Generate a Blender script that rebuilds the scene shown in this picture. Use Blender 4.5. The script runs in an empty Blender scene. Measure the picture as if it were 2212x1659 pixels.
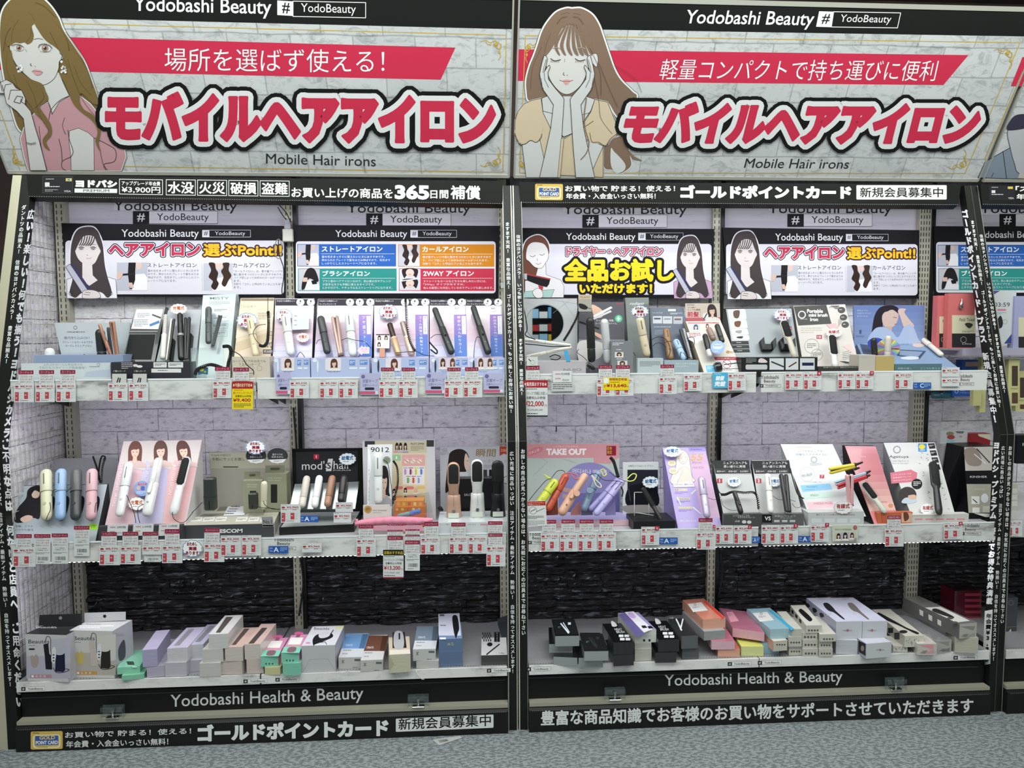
import bpy,math,random
from mathutils import Vector,Matrix
random.seed(7)
C=bpy.context.scene.collection
# ---------------------------------------------------------------- camera
CX,CY,CZ,YAW,PIT,ROL,F=1.66389,-2.51194,1.47375,0.0595595,-0.0717871,-0.0048285,1516.58
W_,H_=2212.0,1659.0
fw=Vector((math.sin(YAW)*math.cos(PIT),math.cos(YAW)*math.cos(PIT),math.sin(PIT)))
r0=Vector((math.cos(YAW),-math.sin(YAW),0));u0=r0.cross(fw)
RT=r0*math.cos(ROL)+u0*math.sin(ROL);UP=-r0*math.sin(ROL)+u0*math.cos(ROL)
CAM=Vector((CX,CY,CZ))
cd=bpy.data.cameras.new('camera');cam=bpy.data.objects.new('camera',cd);C.objects.link(cam)
cd.sensor_width=36;cd.lens=F/W_*36;cd.clip_start=.05;cd.clip_end=60
m=Matrix.Identity(4)
for i in range(3):
    m[i][0]=RT[i];m[i][1]=UP[i];m[i][2]=-fw[i];m[i][3]=CAM[i]
cam.matrix_world=m
bpy.context.scene.camera=cam
vs=bpy.context.scene.view_settings
vs.view_transform='Standard';vs.look='None';vs.gamma=1;vs.use_curve_mapping=False;vs.exposure=0.0
# ---------------------------------------------------------------- world and lamps
wd=bpy.data.worlds.new('world');bpy.context.scene.world=wd;wd.use_nodes=True
wd.node_tree.nodes['Background'].inputs[0].default_value=(.93,1,.97,1)
wd.node_tree.nodes['Background'].inputs[1].default_value=.42
def area(name,loc,rot,sx,sy,power,col):
    l=bpy.data.lights.new(name,'AREA');l.shape='RECTANGLE';l.size=sx;l.size_y=sy;l.energy=power;l.color=col
    o=bpy.data.objects.new(name,l);C.objects.link(o);o.location=loc;o.rotation_euler=rot;return o
area('ceiling_lamp',(1.9,-1.5,3.1),(math.radians(12),0,0),5.6,.9,112,(.95,1,.96))
area('added_aisle_fill',(2.2,-4.0,3.1),(math.radians(-15),0,0),4,.9,75,(.95,1,.96))  # added fill behind the camera, brightens the aisle reflected in the mirror
area('banner_lamp',(1.9,-.62,2.95),(math.radians(38),0,0),5.2,.12,24,(.95,1,.94))
for k in range(2):
    area('header_led_lamp',(.93+1.86*k,.20,1.965),(math.radians(12),0,0),1.7,.05,1.9,(.87,.84,1))
    area('shelf_led_lamp',(.93+1.86*k,.09,1.236),(math.radians(22),0,0),1.7,.02,2.1,(.93,.9,1))
    area('lower_shelf_led_lamp',(.93+1.86*k,.035,.668),(math.radians(14),0,0),1.7,.02,1.5,(.95,.94,1))
# ---------------------------------------------------------------- pixel view -> rays on real planes
VW=[0,0,1,1]
def V(x0,y0,s=1,sy=None):
    VW[:]=[x0,y0,1/s,1/(sy or s)]
def W(p): return (VW[0]+p[0]*VW[2],VW[1]+p[1]*VW[3])
def rayd(px,py): return fw+RT*((px-W_/2)/F)-UP*((py-H_/2)/F)
def U(x,y,Y):                         # view point on the plane Y = const
    px,py=W((x,y));d=rayd(px,py);return CAM+d*((Y-CY)/d.y)
def UZ(x,y,Z):                        # view point on a horizontal plane
    px,py=W((x,y));d=rayd(px,py);return CAM+d*((Z-CZ)/d.z)
def pm(Y=.1): return (Y-CY)/F           # metres per photo pixel near depth Y
def lin(h):
    if isinstance(h,(tuple,list)): return tuple(h[:3])
    h=h.lstrip('#');o=[]
    for i in (0,2,4):
        c=int(h[i:i+2],16)/255;o.append(c/12.92 if c <= .04045 else ((c+.055)/1.055)**2.4)
    return tuple(o)
# ---------------------------------------------------------------- materials
MATS={}
def nodemat(name):
    m=bpy.data.materials.new(name);m.use_nodes=True;nt=m.node_tree
    return m,nt,nt.nodes['Principled BSDF']
def klass(k):
    if k in MATS: return MATS[k]
    rough,metal,coat={'paper': (.6,0,0),'card': (.4,0,.05),'gloss': (.16,0,.4),'plastic': (.38,0,0),'metal': (.28,.85,0),
                   'rubber': (.8,0,0),'cloth': (.9,0,0),'ink': (.5,0,0),'satin': (.32,.25,0),'wrap': (.2,0,.5),'silver': (.12,1,0),'mirror': (.015,1,0)}.get(k,(.5,0,0))
    m,nt,b=nodemat(k);a=nt.nodes.new('ShaderNodeAttribute');a.attribute_name='Col'
    nt.links.new(a.outputs['Color'],b.inputs['Base Color'])
    b.inputs['Roughness'].default_value=rough;b.inputs['Metallic'].default_value=metal
    if k in ('ink','paper','card','cloth'): b.inputs['Specular IOR Level'].default_value=.22
    if 'Coat Weight' in b.inputs: b.inputs['Coat Weight'].default_value=coat
    if k in ('wrap','cloth','brushed'):
        tc=nt.nodes.new('ShaderNodeTexCoord');n=nt.nodes.new('ShaderNodeTexNoise');mp=nt.nodes.new('ShaderNodeMapping')
        mp.inputs['Scale'].default_value=(30,90,260) if k == 'wrap' else (500,500,500)
        n.inputs['Scale'].default_value=1;n.inputs['Detail'].default_value=3;bu=nt.nodes.new('ShaderNodeBump');bu.inputs['Strength'].default_value=.16 if k == 'wrap' else .5
        bu.inputs['Distance'].default_value=.004
        nt.links.new(tc.outputs['Object'],mp.inputs[0]);nt.links.new(mp.outputs[0],n.inputs[0]);nt.links.new(n.outputs[0],bu.inputs['Height']);nt.links.new(bu.outputs[0],b.inputs['Normal'])
    MATS[k]=m;return m
def special(k,fn):
    if k not in MATS: MATS[k]=fn()
    return MATS[k]
def clear_mat():
    m,nt,b=nodemat('clear_plastic');o=nt.nodes['Material Output'];t=nt.nodes.new('ShaderNodeBsdfTransparent');g=nt.nodes.new('ShaderNodeBsdfGlossy')
    g.inputs['Roughness'].default_value=.06;g.inputs['Color'].default_value=(.95,1,1,1);x=nt.nodes.new('ShaderNodeMixShader');lw=nt.nodes.new('ShaderNodeLayerWeight');lw.inputs[0].default_value=.25
    t.inputs['Color'].default_value=(.93,.95,.95,1);nt.links.new(lw.outputs['Facing'],x.inputs[0])
    mr=nt.nodes.new('ShaderNodeMapRange');mr.inputs[3].default_value=.07;mr.inputs[4].default_value=.42
    nt.links.new(lw.outputs['Facing'],mr.inputs[0]);nt.links.new(mr.outputs[0],x.inputs[0]);nt.links.new(t.outputs[0],x.inputs[1]);nt.links.new(g.outputs[0],x.inputs[2]);nt.links.new(x.outputs[0],o.inputs[0]);return m
def emit_mat(name,col,s):
    m,nt,b=nodemat(name);b.inputs['Base Color'].default_value=(*col,1);b.inputs['Emission Color'].default_value=(*col,1);b.inputs['Emission Strength'].default_value=s;return m
def noisy(name,c1,c2,scale,rough=.7,bump=.3,dist=.01,stretch=(1,1,1),lo=.35,hi=.65,detail=6,coat=0,c3=None,coord='Position',metal=0):
    m,nt,b=nodemat(name);L=nt.links.new
    g=nt.nodes.new('ShaderNodeNewGeometry');mp=nt.nodes.new('ShaderNodeMapping');mp.inputs['Scale'].default_value=stretch
    n=nt.nodes.new('ShaderNodeTexNoise');n.inputs['Scale'].default_value=scale;n.inputs['Detail'].default_value=detail;n.inputs['Roughness'].default_value=.62
    L(g.outputs['Position'],mp.inputs[0]);L(mp.outputs[0],n.inputs[0])
    r=nt.nodes.new('ShaderNodeValToRGB');r.color_ramp.elements[0].position=lo;r.color_ramp.elements[1].position=hi
    r.color_ramp.elements[0].color=(*lin(c1),1);r.color_ramp.elements[1].color=(*lin(c2),1)
    if c3:
        e=r.color_ramp.elements.new((lo+hi)/2);e.color=(*lin(c3),1)
    L(n.outputs[0],r.inputs[0]);L(r.outputs[0],b.inputs['Base Color']);b.inputs['Roughness'].default_value=rough;b.inputs['Coat Weight'].default_value=coat;b.inputs['Metallic'].default_value=metal
    if bump:
        bu=nt.nodes.new('ShaderNodeBump');bu.inputs['Strength'].default_value=bump;bu.inputs['Distance'].default_value=dist
        L(n.outputs[0],bu.inputs['Height']);L(bu.outputs[0],b.inputs['Normal'])
    return m
def brickmat():
    m=noisy('white_brick','#a39fa9','#e2dfe6',26,.9,.6,.006,(1,1,1.8),.32,.52,c3='#d6d3da');nt=m.node_tree;L=nt.links.new;b=nt.nodes['Principled BSDF']
    src=b.inputs['Base Color'].links[0].from_socket;g=nt.nodes.new('ShaderNodeNewGeometry');mp=nt.nodes.new('ShaderNodeMapping');mp.inputs['Scale'].default_value=(.7,.7,1.6);L(g.outputs['Position'],mp.inputs[0])
    n=nt.nodes.new('ShaderNodeTexNoise');n.inputs['Scale'].default_value=24;n.inputs['Detail'].default_value=7;n.inputs['Roughness'].default_value=.7;n.inputs['Distortion'].default_value=1.2;L(mp.outputs[0],n.inputs[0])
    r=nt.nodes.new('ShaderNodeValToRGB');e=r.color_ramp.elements;e[0].position=.44;e[0].color=(1,1,1,1);e[1].position=.56;e[1].color=(1,1,1,1)
    for p,c in ((.485,.93),(.497,.5),(.51,.95)): q=e.new(p);q.color=(c,c,c,1)
    L(n.outputs[0],r.inputs[0]);x=nt.nodes.new('ShaderNodeMixRGB');x.blend_type='MULTIPLY';x.inputs[0].default_value=.75;L(src,x.inputs[1]);L(r.outputs[0],x.inputs[2]);L(x.outputs[0],b.inputs['Base Color']);return m
MATS['brickwhite']=brickmat()
MATS['mortar']=noisy('mortar','#7d7985','#a4a0aa',30,.9,.4,.006)
MATS['slate']=noisy('black_stone','#08080a','#7a7c88',48,.5,.8,.02,(.35,1,2.4),.47,.66,9,.1,c3='#26262b')
MATS['slateback']=noisy('dark_gap','#050506','#101012',30,.9,0)
MATS['carpet']=noisy('carpet','#5f6669','#868d8f',78,.95,.3,.004,(.7,1.5,1),.46,.54,3,c3='#757c7f')
MATS['railprint']=noisy('rail_print','#8d8d8b','#d8d9d6',7,.3,.05,.002,(1,1,2.6),.33,.53,7,.2,c3='#c3c4c2')
MATS['marble']=noisy('marble_strip','#a2a19e','#dededc',9,.35,0,.01,(1,1,2),.3,.5,7,.2,c3='#cdcdcb')
MATS['clear']=clear_mat()
MATS['led']=emit_mat('led',(.93,.9,1),9)
def bannerprint():
    m,nt,b=nodemat('banner_print');L=nt.links.new
    g=nt.nodes.new('ShaderNodeNewGeometry');mp=nt.nodes.new('ShaderNodeMapping');mp.inputs['Rotation'].default_value=(math.radians(90),0,0)
    L(g.outputs['Position'],mp.inputs[0])
    nz=nt.nodes.new('ShaderNodeTexNoise');nz.inputs['Scale'].default_value=6;L(mp.outputs[0],nz.inputs[0])
    mx=nt.nodes.new('ShaderNodeMixRGB');mx.inputs[0].default_value=.012;L(mp.outputs[0],mx.inputs[1]);L(nz.outputs['Color'],mx.inputs[2])
    bt=nt.nodes.new('ShaderNodeTexBrick');bt.inputs['Scale'].default_value=1;bt.inputs['Brick Width'].default_value=.21;bt.inputs['Row Height'].default_value=.085;bt.inputs['Mortar Size'].default_value=.0035
    bt.inputs['Mortar Smooth'].default_value=.9
    bt.inputs['Color1'].default_value=(*lin('#d2d4d5'),1);bt.inputs['Color2'].default_value=(*lin('#c6c9ca'),1);bt.inputs['Mortar'].default_value=(*lin('#a4a7a8'),1)
    L(mx.outputs[0],bt.inputs[0])
    n=nt.nodes.new('ShaderNodeTexNoise');n.inputs['Scale'].default_value=17;n.inputs['Detail'].default_value=9;n.inputs['Roughness'].default_value=.75;n.inputs['Distortion'].default_value=.8
    mp2=nt.nodes.new('ShaderNodeMapping');mp2.inputs['Scale'].default_value=(1,1,1.9);L(g.outputs['Position'],mp2.inputs[0]);L(mp2.outputs[0],n.inputs[0])
    r=nt.nodes.new('ShaderNodeValToRGB');r.color_ramp.elements[0].position=.36;r.color_ramp.elements[1].position=.5
    r.color_ramp.elements[0].color=(.52,.54,.55,1);r.color_ramp.elements[1].color=(1,1,1,1);L(n.outputs[0],r.inputs[0])
    mm=nt.nodes.new('ShaderNodeMixRGB');mm.blend_type='MULTIPLY';mm.inputs[0].default_value=.8;L(bt.outputs[0],mm.inputs[1]);L(r.outputs[0],mm.inputs[2])
    L(mm.outputs[0],b.inputs['Base Color']);b.inputs['Roughness'].default_value=.42
    return m
MATS['banner']=bannerprint()
MATS['wood']=noisy('far_wall','#3a2c2a','#5d4a44',3,.7,0,.01,(1,1,.3))
# ---------------------------------------------------------------- mesh builder
class MB:
    def __init__(s): s.v=[];s.f=[];s.c=[];s.k=[];s.sm=[]
    def add(s,vs,fs,col,k='plastic',sm=False):
        n=len(s.v);s.v += [tuple(p) for p in vs];c=lin(col)
        for f in fs: s.f.append([i+n for i in f]);s.c.append(c);s.k.append(k);s.sm.append(sm)
        return s
    def hexa(s,p,col,k='plastic'):          # 8 points: bottom ring then top ring
        return s.add(p,[(3,2,1,0),(4,5,6,7),(0,1,5,4),(1,2,6,5),(2,3,7,6),(3,0,4,7)],col,k)
    def box(s,a,b,col,k='plastic',bev=0):
        x0,y0,z0=a;x1,y1,z1=b
        if bev:
            e=bev;vs=[];
            for (zz,i) in ((z0,e),(z0+e,0),(z1-e,0),(z1,e)):
                j=i
                vs += [(x0+e,y0+j,zz),(x1-e,y0+j,zz),(x1-j,y0+e,zz),(x1-j,y1-e,zz),(x1-e,y1-j,zz),(x0+e,y1-j,zz),(x0+j,y1-e,zz),(x0+j,y0+e,zz)]
            fs=[tuple(range(7,-1,-1)),tuple(range(24,32))]
            for q in range(3):
                for t in range(8): fs.append((q*8+t,q*8+(t+1) % 8,q*8+8+(t+1) % 8,q*8+8+t))
            return s.add(vs,fs,col,k)
        return s.hexa([(x0,y0,z0),(x1,y0,z0),(x1,y1,z0),(x0,y1,z0),(x0,y0,z1),(x1,y0,z1),(x1,y1,z1),(x0,y1,z1)],col,k)
    def rod(s,p0,p1,prof,col,k='plastic',n=20,nrm=None,flat=1.0,sq=0):
        """profile [(t, r)] swept along p0->p1; flat squeezes the section towards nrm; sq>0 squares it"""
        p0=Vector(p0);p1=Vector(p1);ax=(p1-p0);L=ax.length;ax.normalize()
        a=Vector(nrm) if nrm else Vector((0,-1,0));a=(a-ax*a.dot(ax)).normalized();b=ax.cross(a)
        vs=[];fs=[]
        for (t,r) in prof:
            for i in range(n):
                th=2*math.pi*i/n;ca,sa=math.cos(th),math.sin(th)
                if sq:
                    e=1-sq;ca=math.copysign(abs(ca)**e,ca);sa=math.copysign(abs(sa)**e,sa)
                vs.append(p0+ax*(L*t)+a*(ca*r*flat)+b*(sa*r))
        for j in range(len(prof)-1):
            for i in range(n): fs.append((j*n+i,j*n+(i+1) % n,(j+1)*n+(i+1) % n,(j+1)*n+i))
        s.add(vs,fs,col,k,True)
        s.add(vs[:n],[tuple(range(n-1,-1,-1))],col,k);s.add(vs[-n:],[tuple(range(n))],col,k)
        return s
    def tube(s,pts,r,col,k='rubber',n=6):
        pts=[Vector(p) for p in pts];vs=[];fs=[]
        for i,p in enumerate(pts):
            d=(pts[min(i+1,len(pts)-1)]-pts[max(i-1,0)]).normalized();a=Vector((0,-1,.1));a=(a-d*a.dot(d))
            a=a.normalized() if a.length > .01 else Vector((1,0,0));b=d.cross(a)
            for j in range(n):
                th=2*math.pi*j/n;vs.append(p+a*(math.cos(th)*r)+b*(math.sin(th)*r))
        for i in range(len(pts)-1):
            for j in range(n): fs.append((i*n+j,i*n+(j+1) % n,(i+1)*n+(j+1) % n,(i+1)*n+j))
        fs.append(tuple(range(n-1,-1,-1)));fs.append(tuple(range((len(pts)-1)*n,len(pts)*n)))
        return s.add(vs,fs,col,k,True)
def mesh_of(mb,name):
    me=bpy.data.meshes.new(name);me.from_pydata(mb.v,[],mb.f)
    ks=list(dict.fromkeys(mb.k))
    for k in ks: me.materials.append(klass(k))
    ix={k: i for i,k in enumerate(ks)}
    me.polygons.foreach_set('material_index',[ix[k] for k in mb.k]);me.polygons.foreach_set('use_smooth',mb.sm)
    at=me.color_attributes.new('Col','FLOAT_COLOR','CORNER');d=[]
    for f,c in zip(mb.f,mb.c): d += [c[0],c[1],c[2],1.0]*len(f)
    at.data.foreach_set('color',d);me.update();return me
def clean(n): return n
THINGS=[]
class Thing:
    def __init__(s,name,label,cat,group=None,kind=None):
        s.o=bpy.data.objects.new(name,None);C.objects.link(s.o);s.o.empty_display_size=.02
        if label: s.o['label']=label
        if cat: s.o['category']=cat
        if group: s.o['group']=group
        if kind: s.o['kind']=kind
        s.parts=[];s.shift=True;THINGS.append(s)
    def part(s,name,mb,label=None,parent=None,stuff=False):
        if not mb.f: return None
        o=bpy.data.objects.new(name,mesh_of(mb,name));C.objects.link(o);o.parent=parent or s.o
        if label: o['label']=label
        if stuff: o['kind']='stuff'
        s.parts.append(o);return o
def finish():
    for t in THINGS:
        lo=Vector((9e9,)*3);hi=-lo
        for o in t.parts:
            for v in o.data.vertices:
                for i in range(3):
                    if v.co[i] < lo[i]: lo[i]=v.co[i]
                    if v.co[i] > hi[i]: hi[i]=v.co[i]
        if not t.parts: continue
        b=Vector(((lo.x+hi.x)/2,(lo.y+hi.y)/2,lo.z));t.o.location=b
        T=Matrix.Translation(-b)
        for o in t.parts: o.data.transform(T)
        for ch in getattr(t,'extra',[]): ch.location=ch.location-b
# ---------------------------------------------------------------- text
tcv=bpy.data.curves.new('txt','FONT');tob=bpy.data.objects.new('txt',tcv);tcv.resolution_u=3
TC={}
def kan(s): return any(0x4e00 <= ord(c) < 0xa000 for c in s)
def glyphs(s,wt=0):
    if wt > 0 and kan(s): wt=0
    k=(s,wt)
    if k in TC: return TC[k]
    tcv.body=s;tcv.offset=wt;me=tob.to_mesh()
    vs=[(v.co.x,v.co.y) for v in me.vertices];fs=[tuple(p.vertices) for p in me.polygons]
    cnt={}
    for f in fs:
        for i in range(len(f)):
            e=(f[i],f[(i+1) % len(f)]);cnt[tuple(sorted(e))]=cnt.get(tuple(sorted(e)),0)+1
    ed=[e for e,n in cnt.items() if n == 1]
    tob.to_mesh_clear()
    if vs:
        x0=min(v[0] for v in vs);x1=max(v[0] for v in vs);y0=min(v[1] for v in vs);y1=max(v[1] for v in vs)
    else: x0=y0=0;x1=y1=1
    TC[k]=(vs,fs,ed,(x0,x1,y0,y1));return TC[k]
def smooth(pts,n=6,closed=True):
    P=list(pts);N=len(P);o=[]
    for i in range(N if closed else N-1):
        if closed: a,b,c,d=P[i-1],P[i],P[(i+1) % N],P[(i+2) % N]
        else: a,b,c,d=P[max(i-1,0)],P[i],P[i+1],P[min(i+2,N-1)]
        for t in range(n):
            t /= n
            o.append(tuple(.5*((2*b[j])+(-a[j]+c[j])*t+(2*a[j]-5*b[j]+4*c[j]-d[j])*t*t+(-a[j]+3*b[j]-3*c[j]+d[j])*t*t*t) for j in range(len(b))))
    if not closed: o.append(P[-1])
    return o
# ---------------------------------------------------------------- planes and flat prints on them
class Surf:
    def __init__(s,p0,p1,p2):
        s.p=Vector(p0);n=(Vector(p1)-s.p).cross(Vector(p2)-s.p).normalized()
        if n.dot(CAM-s.p) < 0: n=-n
        s.n=n
    def at(s,x,y,lift=0):
        px,py=W((x,y));d=rayd(px,py);q=s.p+s.n*lift
        return CAM+d*((q-CAM).dot(s.n)/d.dot(s.n))
def SY(Y): return Surf((0,Y,0),(1,Y,0),(0,Y,1))
def slab(S,pts,th,col,k='card',mb=None,lift=0):
    mb=mb or MB();n=len(pts);a=[S.at(x,y,lift) for x,y in pts];b=[p-S.n*th for p in a]
    mb.add(a+b,[tuple(range(n)),tuple(range(2*n-1,n-1,-1))]+[(i,(i+1) % n,n+(i+1) % n,n+i) for i in range(n)],col,k);return mb
LIFT=.00022
class Print:
    def __init__(s,S,share=None,base=1):
        s.S=S;s.mb=MB();s.lv=share.lv if share else [];s.base=base;s.k='ink'
    def lev(s,pts,r=0):
        x0=min(p[0] for p in pts)-r;x1=max(p[0] for p in pts)+r;y0=min(p[1] for p in pts)-r;y1=max(p[1] for p in pts)+r
        L=s.base
        for (a,b,c,d,l) in s.lv:
            if l >= L and a < x1 and b > x0 and c < y1 and d > y0: L=l+1
        s.lv.append((x0,x1,y0,y1,L));return L
    def put(s,pts,fs,col,L):
        s.mb.add([s.S.at(x,y,L*LIFT) for x,y in pts],fs,col,s.k)
    def putz(s,pts,fs,col,zs):
        s.mb.add([s.S.at(x,y,z) for (x,y),z in zip(pts,zs)],fs,col,s.k)
    def poly(s,pts,col,sm=False,edge=None,ew=2):
        if sm: pts=smooth(pts,5)
        L=s.lev([W(p) for p in pts],(ew*VW[2] if edge else 0))
        if edge and ew < 0: pass
        s.put(pts,[tuple(range(len(pts)))],col,L)
        if edge: s.line(pts,ew,edge,True)
        return s
    def halo(s,pts,col,r,sm=True):
        if sm: pts=smooth(pts,5)
        L=s.lev([W(p) for p in pts],r*VW[2]);s.put(pts,[tuple(range(len(pts)))],col,L);s.stroke([(pts[i],pts[(i+1) % len(pts)]) for i in range(len(pts))],r,col,L)
    def stroke(s,segs,r,col,L,n=10):
        vs=[];fs=[];done=set();zs=[];q0=0
        for (a,b) in segs:
            dx,dy=b[0]-a[0],b[1]-a[1];l=math.hypot(dx,dy) or 1e-9;nx,ny=-dy/l*r,dx/l*r;i=len(vs)
            vs += [(a[0]+nx,a[1]+ny),(b[0]+nx,b[1]+ny),(b[0]-nx,b[1]-ny),(a[0]-nx,a[1]-ny)];fs.append((i,i+1,i+2,i+3));q0 += 1;zs += [L*LIFT-.00016+(q0 % 29)*5e-6]*4
            for p in (a,b):
                q=(round(p[0],2),round(p[1],2))
                if q in done or n == 0: continue
                done.add(q);i=len(vs);vs += [(p[0]+r*math.cos(2*math.pi*t/n),p[1]+r*math.sin(2*math.pi*t/n)) for t in range(n)];fs.append(tuple(range(i,i+n)));q0 += 1;zs += [L*LIFT-.00016+(q0 % 29)*5e-6]*n
        s.putz(vs,fs,col,zs)
    def line(s,pts,w,col,closed=False,sm=False,n=6):
        if sm: pts=smooth(pts,6,closed)
        L=s.lev([W(p) for p in pts],w*VW[2]/2);N=len(pts)
        s.stroke([(pts[i],pts[(i+1) % N]) for i in range(N if closed else N-1)],w/2,col,L,n if w*VW[2] > 1.2 else 0);return s
    def rect(s,x0,y0,x1,y1,col,r=0,dy=0,sl=0):
        def g(x,y): return (x+sl*(y1-y),y+dy*(x-x0)/((x1-x0) or 1))
        if r:
            pts=[]
            for (cx,cy,a0) in ((x1-r,y0+r,-90),(x1-r,y1-r,0),(x0+r,y1-r,90),(x0+r,y0+r,180)):
                for t in range(5): a=math.radians(a0+22.5*t);pts.append(g(cx+r*math.cos(a),cy+r*math.sin(a)))
        else: pts=[g(x0,y0),g(x1,y0),g(x1,y1),g(x0,y1)]
        return s.poly(pts,col)
    def frame(s,x0,y0,x1,y1,w,col,dy=0):
        return s.line([(x0,y0),(x1,y0+dy),(x1,y1+dy),(x0,y1)],w,col,True)
    def ell(s,cx,cy,rx,ry,col,rot=0,n=24):
        c,q=math.cos(rot),math.sin(rot)
        return s.poly([(cx+rx*math.cos(2*math.pi*t/n)*c-ry*math.sin(2*math.pi*t/n)*q,cy+rx*math.cos(2*math.pi*t/n)*q+ry*math.sin(2*math.pi*t/n)*c) for t in range(n)],col)
    def ring(s,cx,cy,r,w,col):
        return s.line([(cx+r*math.cos(math.pi*t/12),cy+r*math.sin(math.pi*t/12)) for t in range(24)],w,col,True)
    def text(s,t,x0,y0,x1,y1,col,dy=0,wt=0,out=(),sl=0,bold=0,fn=None):
        vs,fs,ed,(a,b,c,d)=glyphs(t,wt)
        if not vs: return s
        if wt > .004 and kan(t): bold=max(bold,abs(y1-y0)*wt*.9)
        w=(b-a) or 1;h=(d-c) or 1
        def g(p):
            u=(p[0]-a)/w;v=(p[1]-c)/h;x=x0+u*(x1-x0)+sl*(v-.5)*(y1-y0);y=y1-v*(y1-y0)+dy*u
            return fn(x,y) if fn else (x,y)
        P=[g(p) for p in vs]
        for (r,oc) in out:
            L=s.lev([W(p) for p in P],r*VW[2]);s.put(P,fs,oc,L);s.stroke([(P[i],P[j]) for i,j in ed],r,oc,L)
        L=s.lev([W(p) for p in P],0);s.put(P,fs,col,L)
        if bold: s.stroke([(P[i],P[j]) for i,j in ed],bold,col,L,6 if bold*VW[2] > .6 else 0)
        return s
    def vtext(s,t,x0,y0,x1,y1,cw,col,wt=0,fill=.92,sl=0,bold=0):
        n=len(t);dx=(x1-x0)/max(n-1,1);dy=(y1-y0)/max(n-1,1);allv=[];allf=[];segs=[]
        for i,ch in enumerate(t):
            if ch in ' 　': continue
            vs,fs,ed,bb=glyphs(ch,wt);cx,cy=x0+dx*i,y0+dy*i;k=len(allv)
            half=ord(ch) < 256;wd=(bb[0]+bb[1])/2 if half or ch in '！・' else .5
            for (vx,vy) in vs:
                u,v=vx-wd,vy-.38
                if ch in 'ー―、。' and ch == 'ー': u,v=v,-u
                if ch in '、。': u += .5;v += .5
                allv.append((cx+u*cw-dx*v*fill+sl*v*cw,cy-v*dy*fill))
            allf += [tuple(q+k for q in f) for f in fs];segs += [(i2+k,j2+k) for i2,j2 in ed]
        L=s.lev([W(p) for p in allv]);s.put(allv,allf,col,L)
        if bold: s.stroke([(allv[i],allv[j]) for i,j in segs],bold,col,L,0)
        return s
    def dashes(s,x0,y0,x1,y1,n,col,h=None,dy=0,rnd=True):   # rows of unreadably small print
        h=h or (y1-y0)/n*.45
        for i in range(n):
            y=y0+(y1-y0)*i/n;x=x0;e=x1 if not rnd or i < n-1 else x0+(x1-x0)*.6;pts=[];fs=[]
            while x < e:
                w=min(h*random.uniform(1.5,4.5),e-x);k=len(pts);d=dy*(x-x0)/((x1-x0) or 1)
                pts += [(x,y+d),(x+w,y+d),(x+w,y+h+d),(x,y+h+d)];fs.append((k,k+1,k+2,k+3));x += w+h*.5
            if pts: s.put(pts,fs,col,s.lev([W(p) for p in pts]))
        return s
    def done(s,T,name='print',label=None,parent=None):
        return T.part(name,s.mb,label,parent)
def board(name,label,cat,S,pts,th=.004,col='#dddddd',k='card',group=None,part='board'):
    T=Thing(name,label,cat,group);T.part(part,slab(S,pts,th,col,k));return T
# ================================================================ SETTING
def plain(name,a,b,mat,kind='structure'):
    mb=MB().box(a,b,'#888888');me=mesh_of(mb,name);me.materials.clear();me.materials.append(MATS[mat])
    o=bpy.data.objects.new(name,me);C.objects.link(o);o['kind']=kind;return o
plain('floor',(-6,-7,-.05),(10,3,0),'carpet')
fw_=plain('wall_far',(-6,1.6,0),(10,1.66,3.4),'wood')
plain('ceiling',(-6,-7,3.4),(10,3,3.45),'wood')
def setmat(o,k): o.data.materials.clear();o.data.materials.append(MATS[k]);return o
def stone_mesh(L,H,D,name,mat,rough=.18,nx=7,nz=3,seed=0):
    rr=random.Random(seed);vs=[];fs=[]
    for j in range(nz+1):
        for i in range(nx+1):
            x=L*i/nx;z=H*j/nz;e=(i in (0,nx)) or (j in (0,nz))
            jt=.018 if mat == 'brickwhite' else .05;vs.append((x+rr.uniform(-1,1)*H*jt,-(D*((.8 if mat == 'brickwhite' else .3) if e else 1)+rr.uniform(-1,1)*D*rough),z+(rr.uniform(-1,1)*H*jt)))
    n=nx+1
    for j in range(nz):
        for i in range(nx): fs.append((j*n+i,j*n+i+1,(j+1)*n+i+1,(j+1)*n+i))
    rim=[i for i in range(n)]+[j*n+nx for j in range(1,nz+1)]+[nz*n+i for i in range(nx-1,-1,-1)]+[j*n for j in range(nz-1,0,-1)]
    b=len(vs);vs += [(vs[i][0],0,vs[i][2]) for i in rim]
    for k in range(len(rim)): fs.append((rim[k],b+k,b+(k+1) % len(rim),rim[(k+1) % len(rim)]))
    me=bpy.data.meshes.new(name);me.from_pydata(vs,[],fs);me.materials.append(MATS[mat])
    if mat == 'brickwhite':
        for p in me.polygons: p.use_smooth=False
    me.update();return me
BL=[.14,.19,.23,.28,.33];BH=.092
BM=[[stone_mesh(l-.003,BH-.003,.003,'brick','brickwhite',.05,seed=i*9+q) for q in range(3)] for i,l in enumerate(BL)]
SL=[.07,.11,.16,.22,.30];SHH=[.019,.026,.034]
SM=[[[stone_mesh(l-.0015,h-.0015,d,'stone','slate',.28,9,3,seed=100+i*7+q+int(d*1000)) for d in (.008,.014,.022)] for q,h in enumerate(SHH)] for i,l in enumerate(SL)]
def fill_row(x0,x1,z,lens,getm,par,y,name,rot=False,lim=None):
    w=x1-x0;row=[]
    while sum(lens[i] for i in row)+.5*lens[0] < w: row.append(random.randrange(len(lens)))
    s=w/sum(lens[i] for i in row);x=x0
    for i in row:
        o=bpy.data.objects.new(name,getm(i));C.objects.link(o);o.parent=par;o.scale=(s,1,1)
        if rot: o.rotation_euler=(0,0,math.radians(90));o.location=(y,x,z)
        else: o.location=(x,y,z)
        x += lens[i]*s
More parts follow.
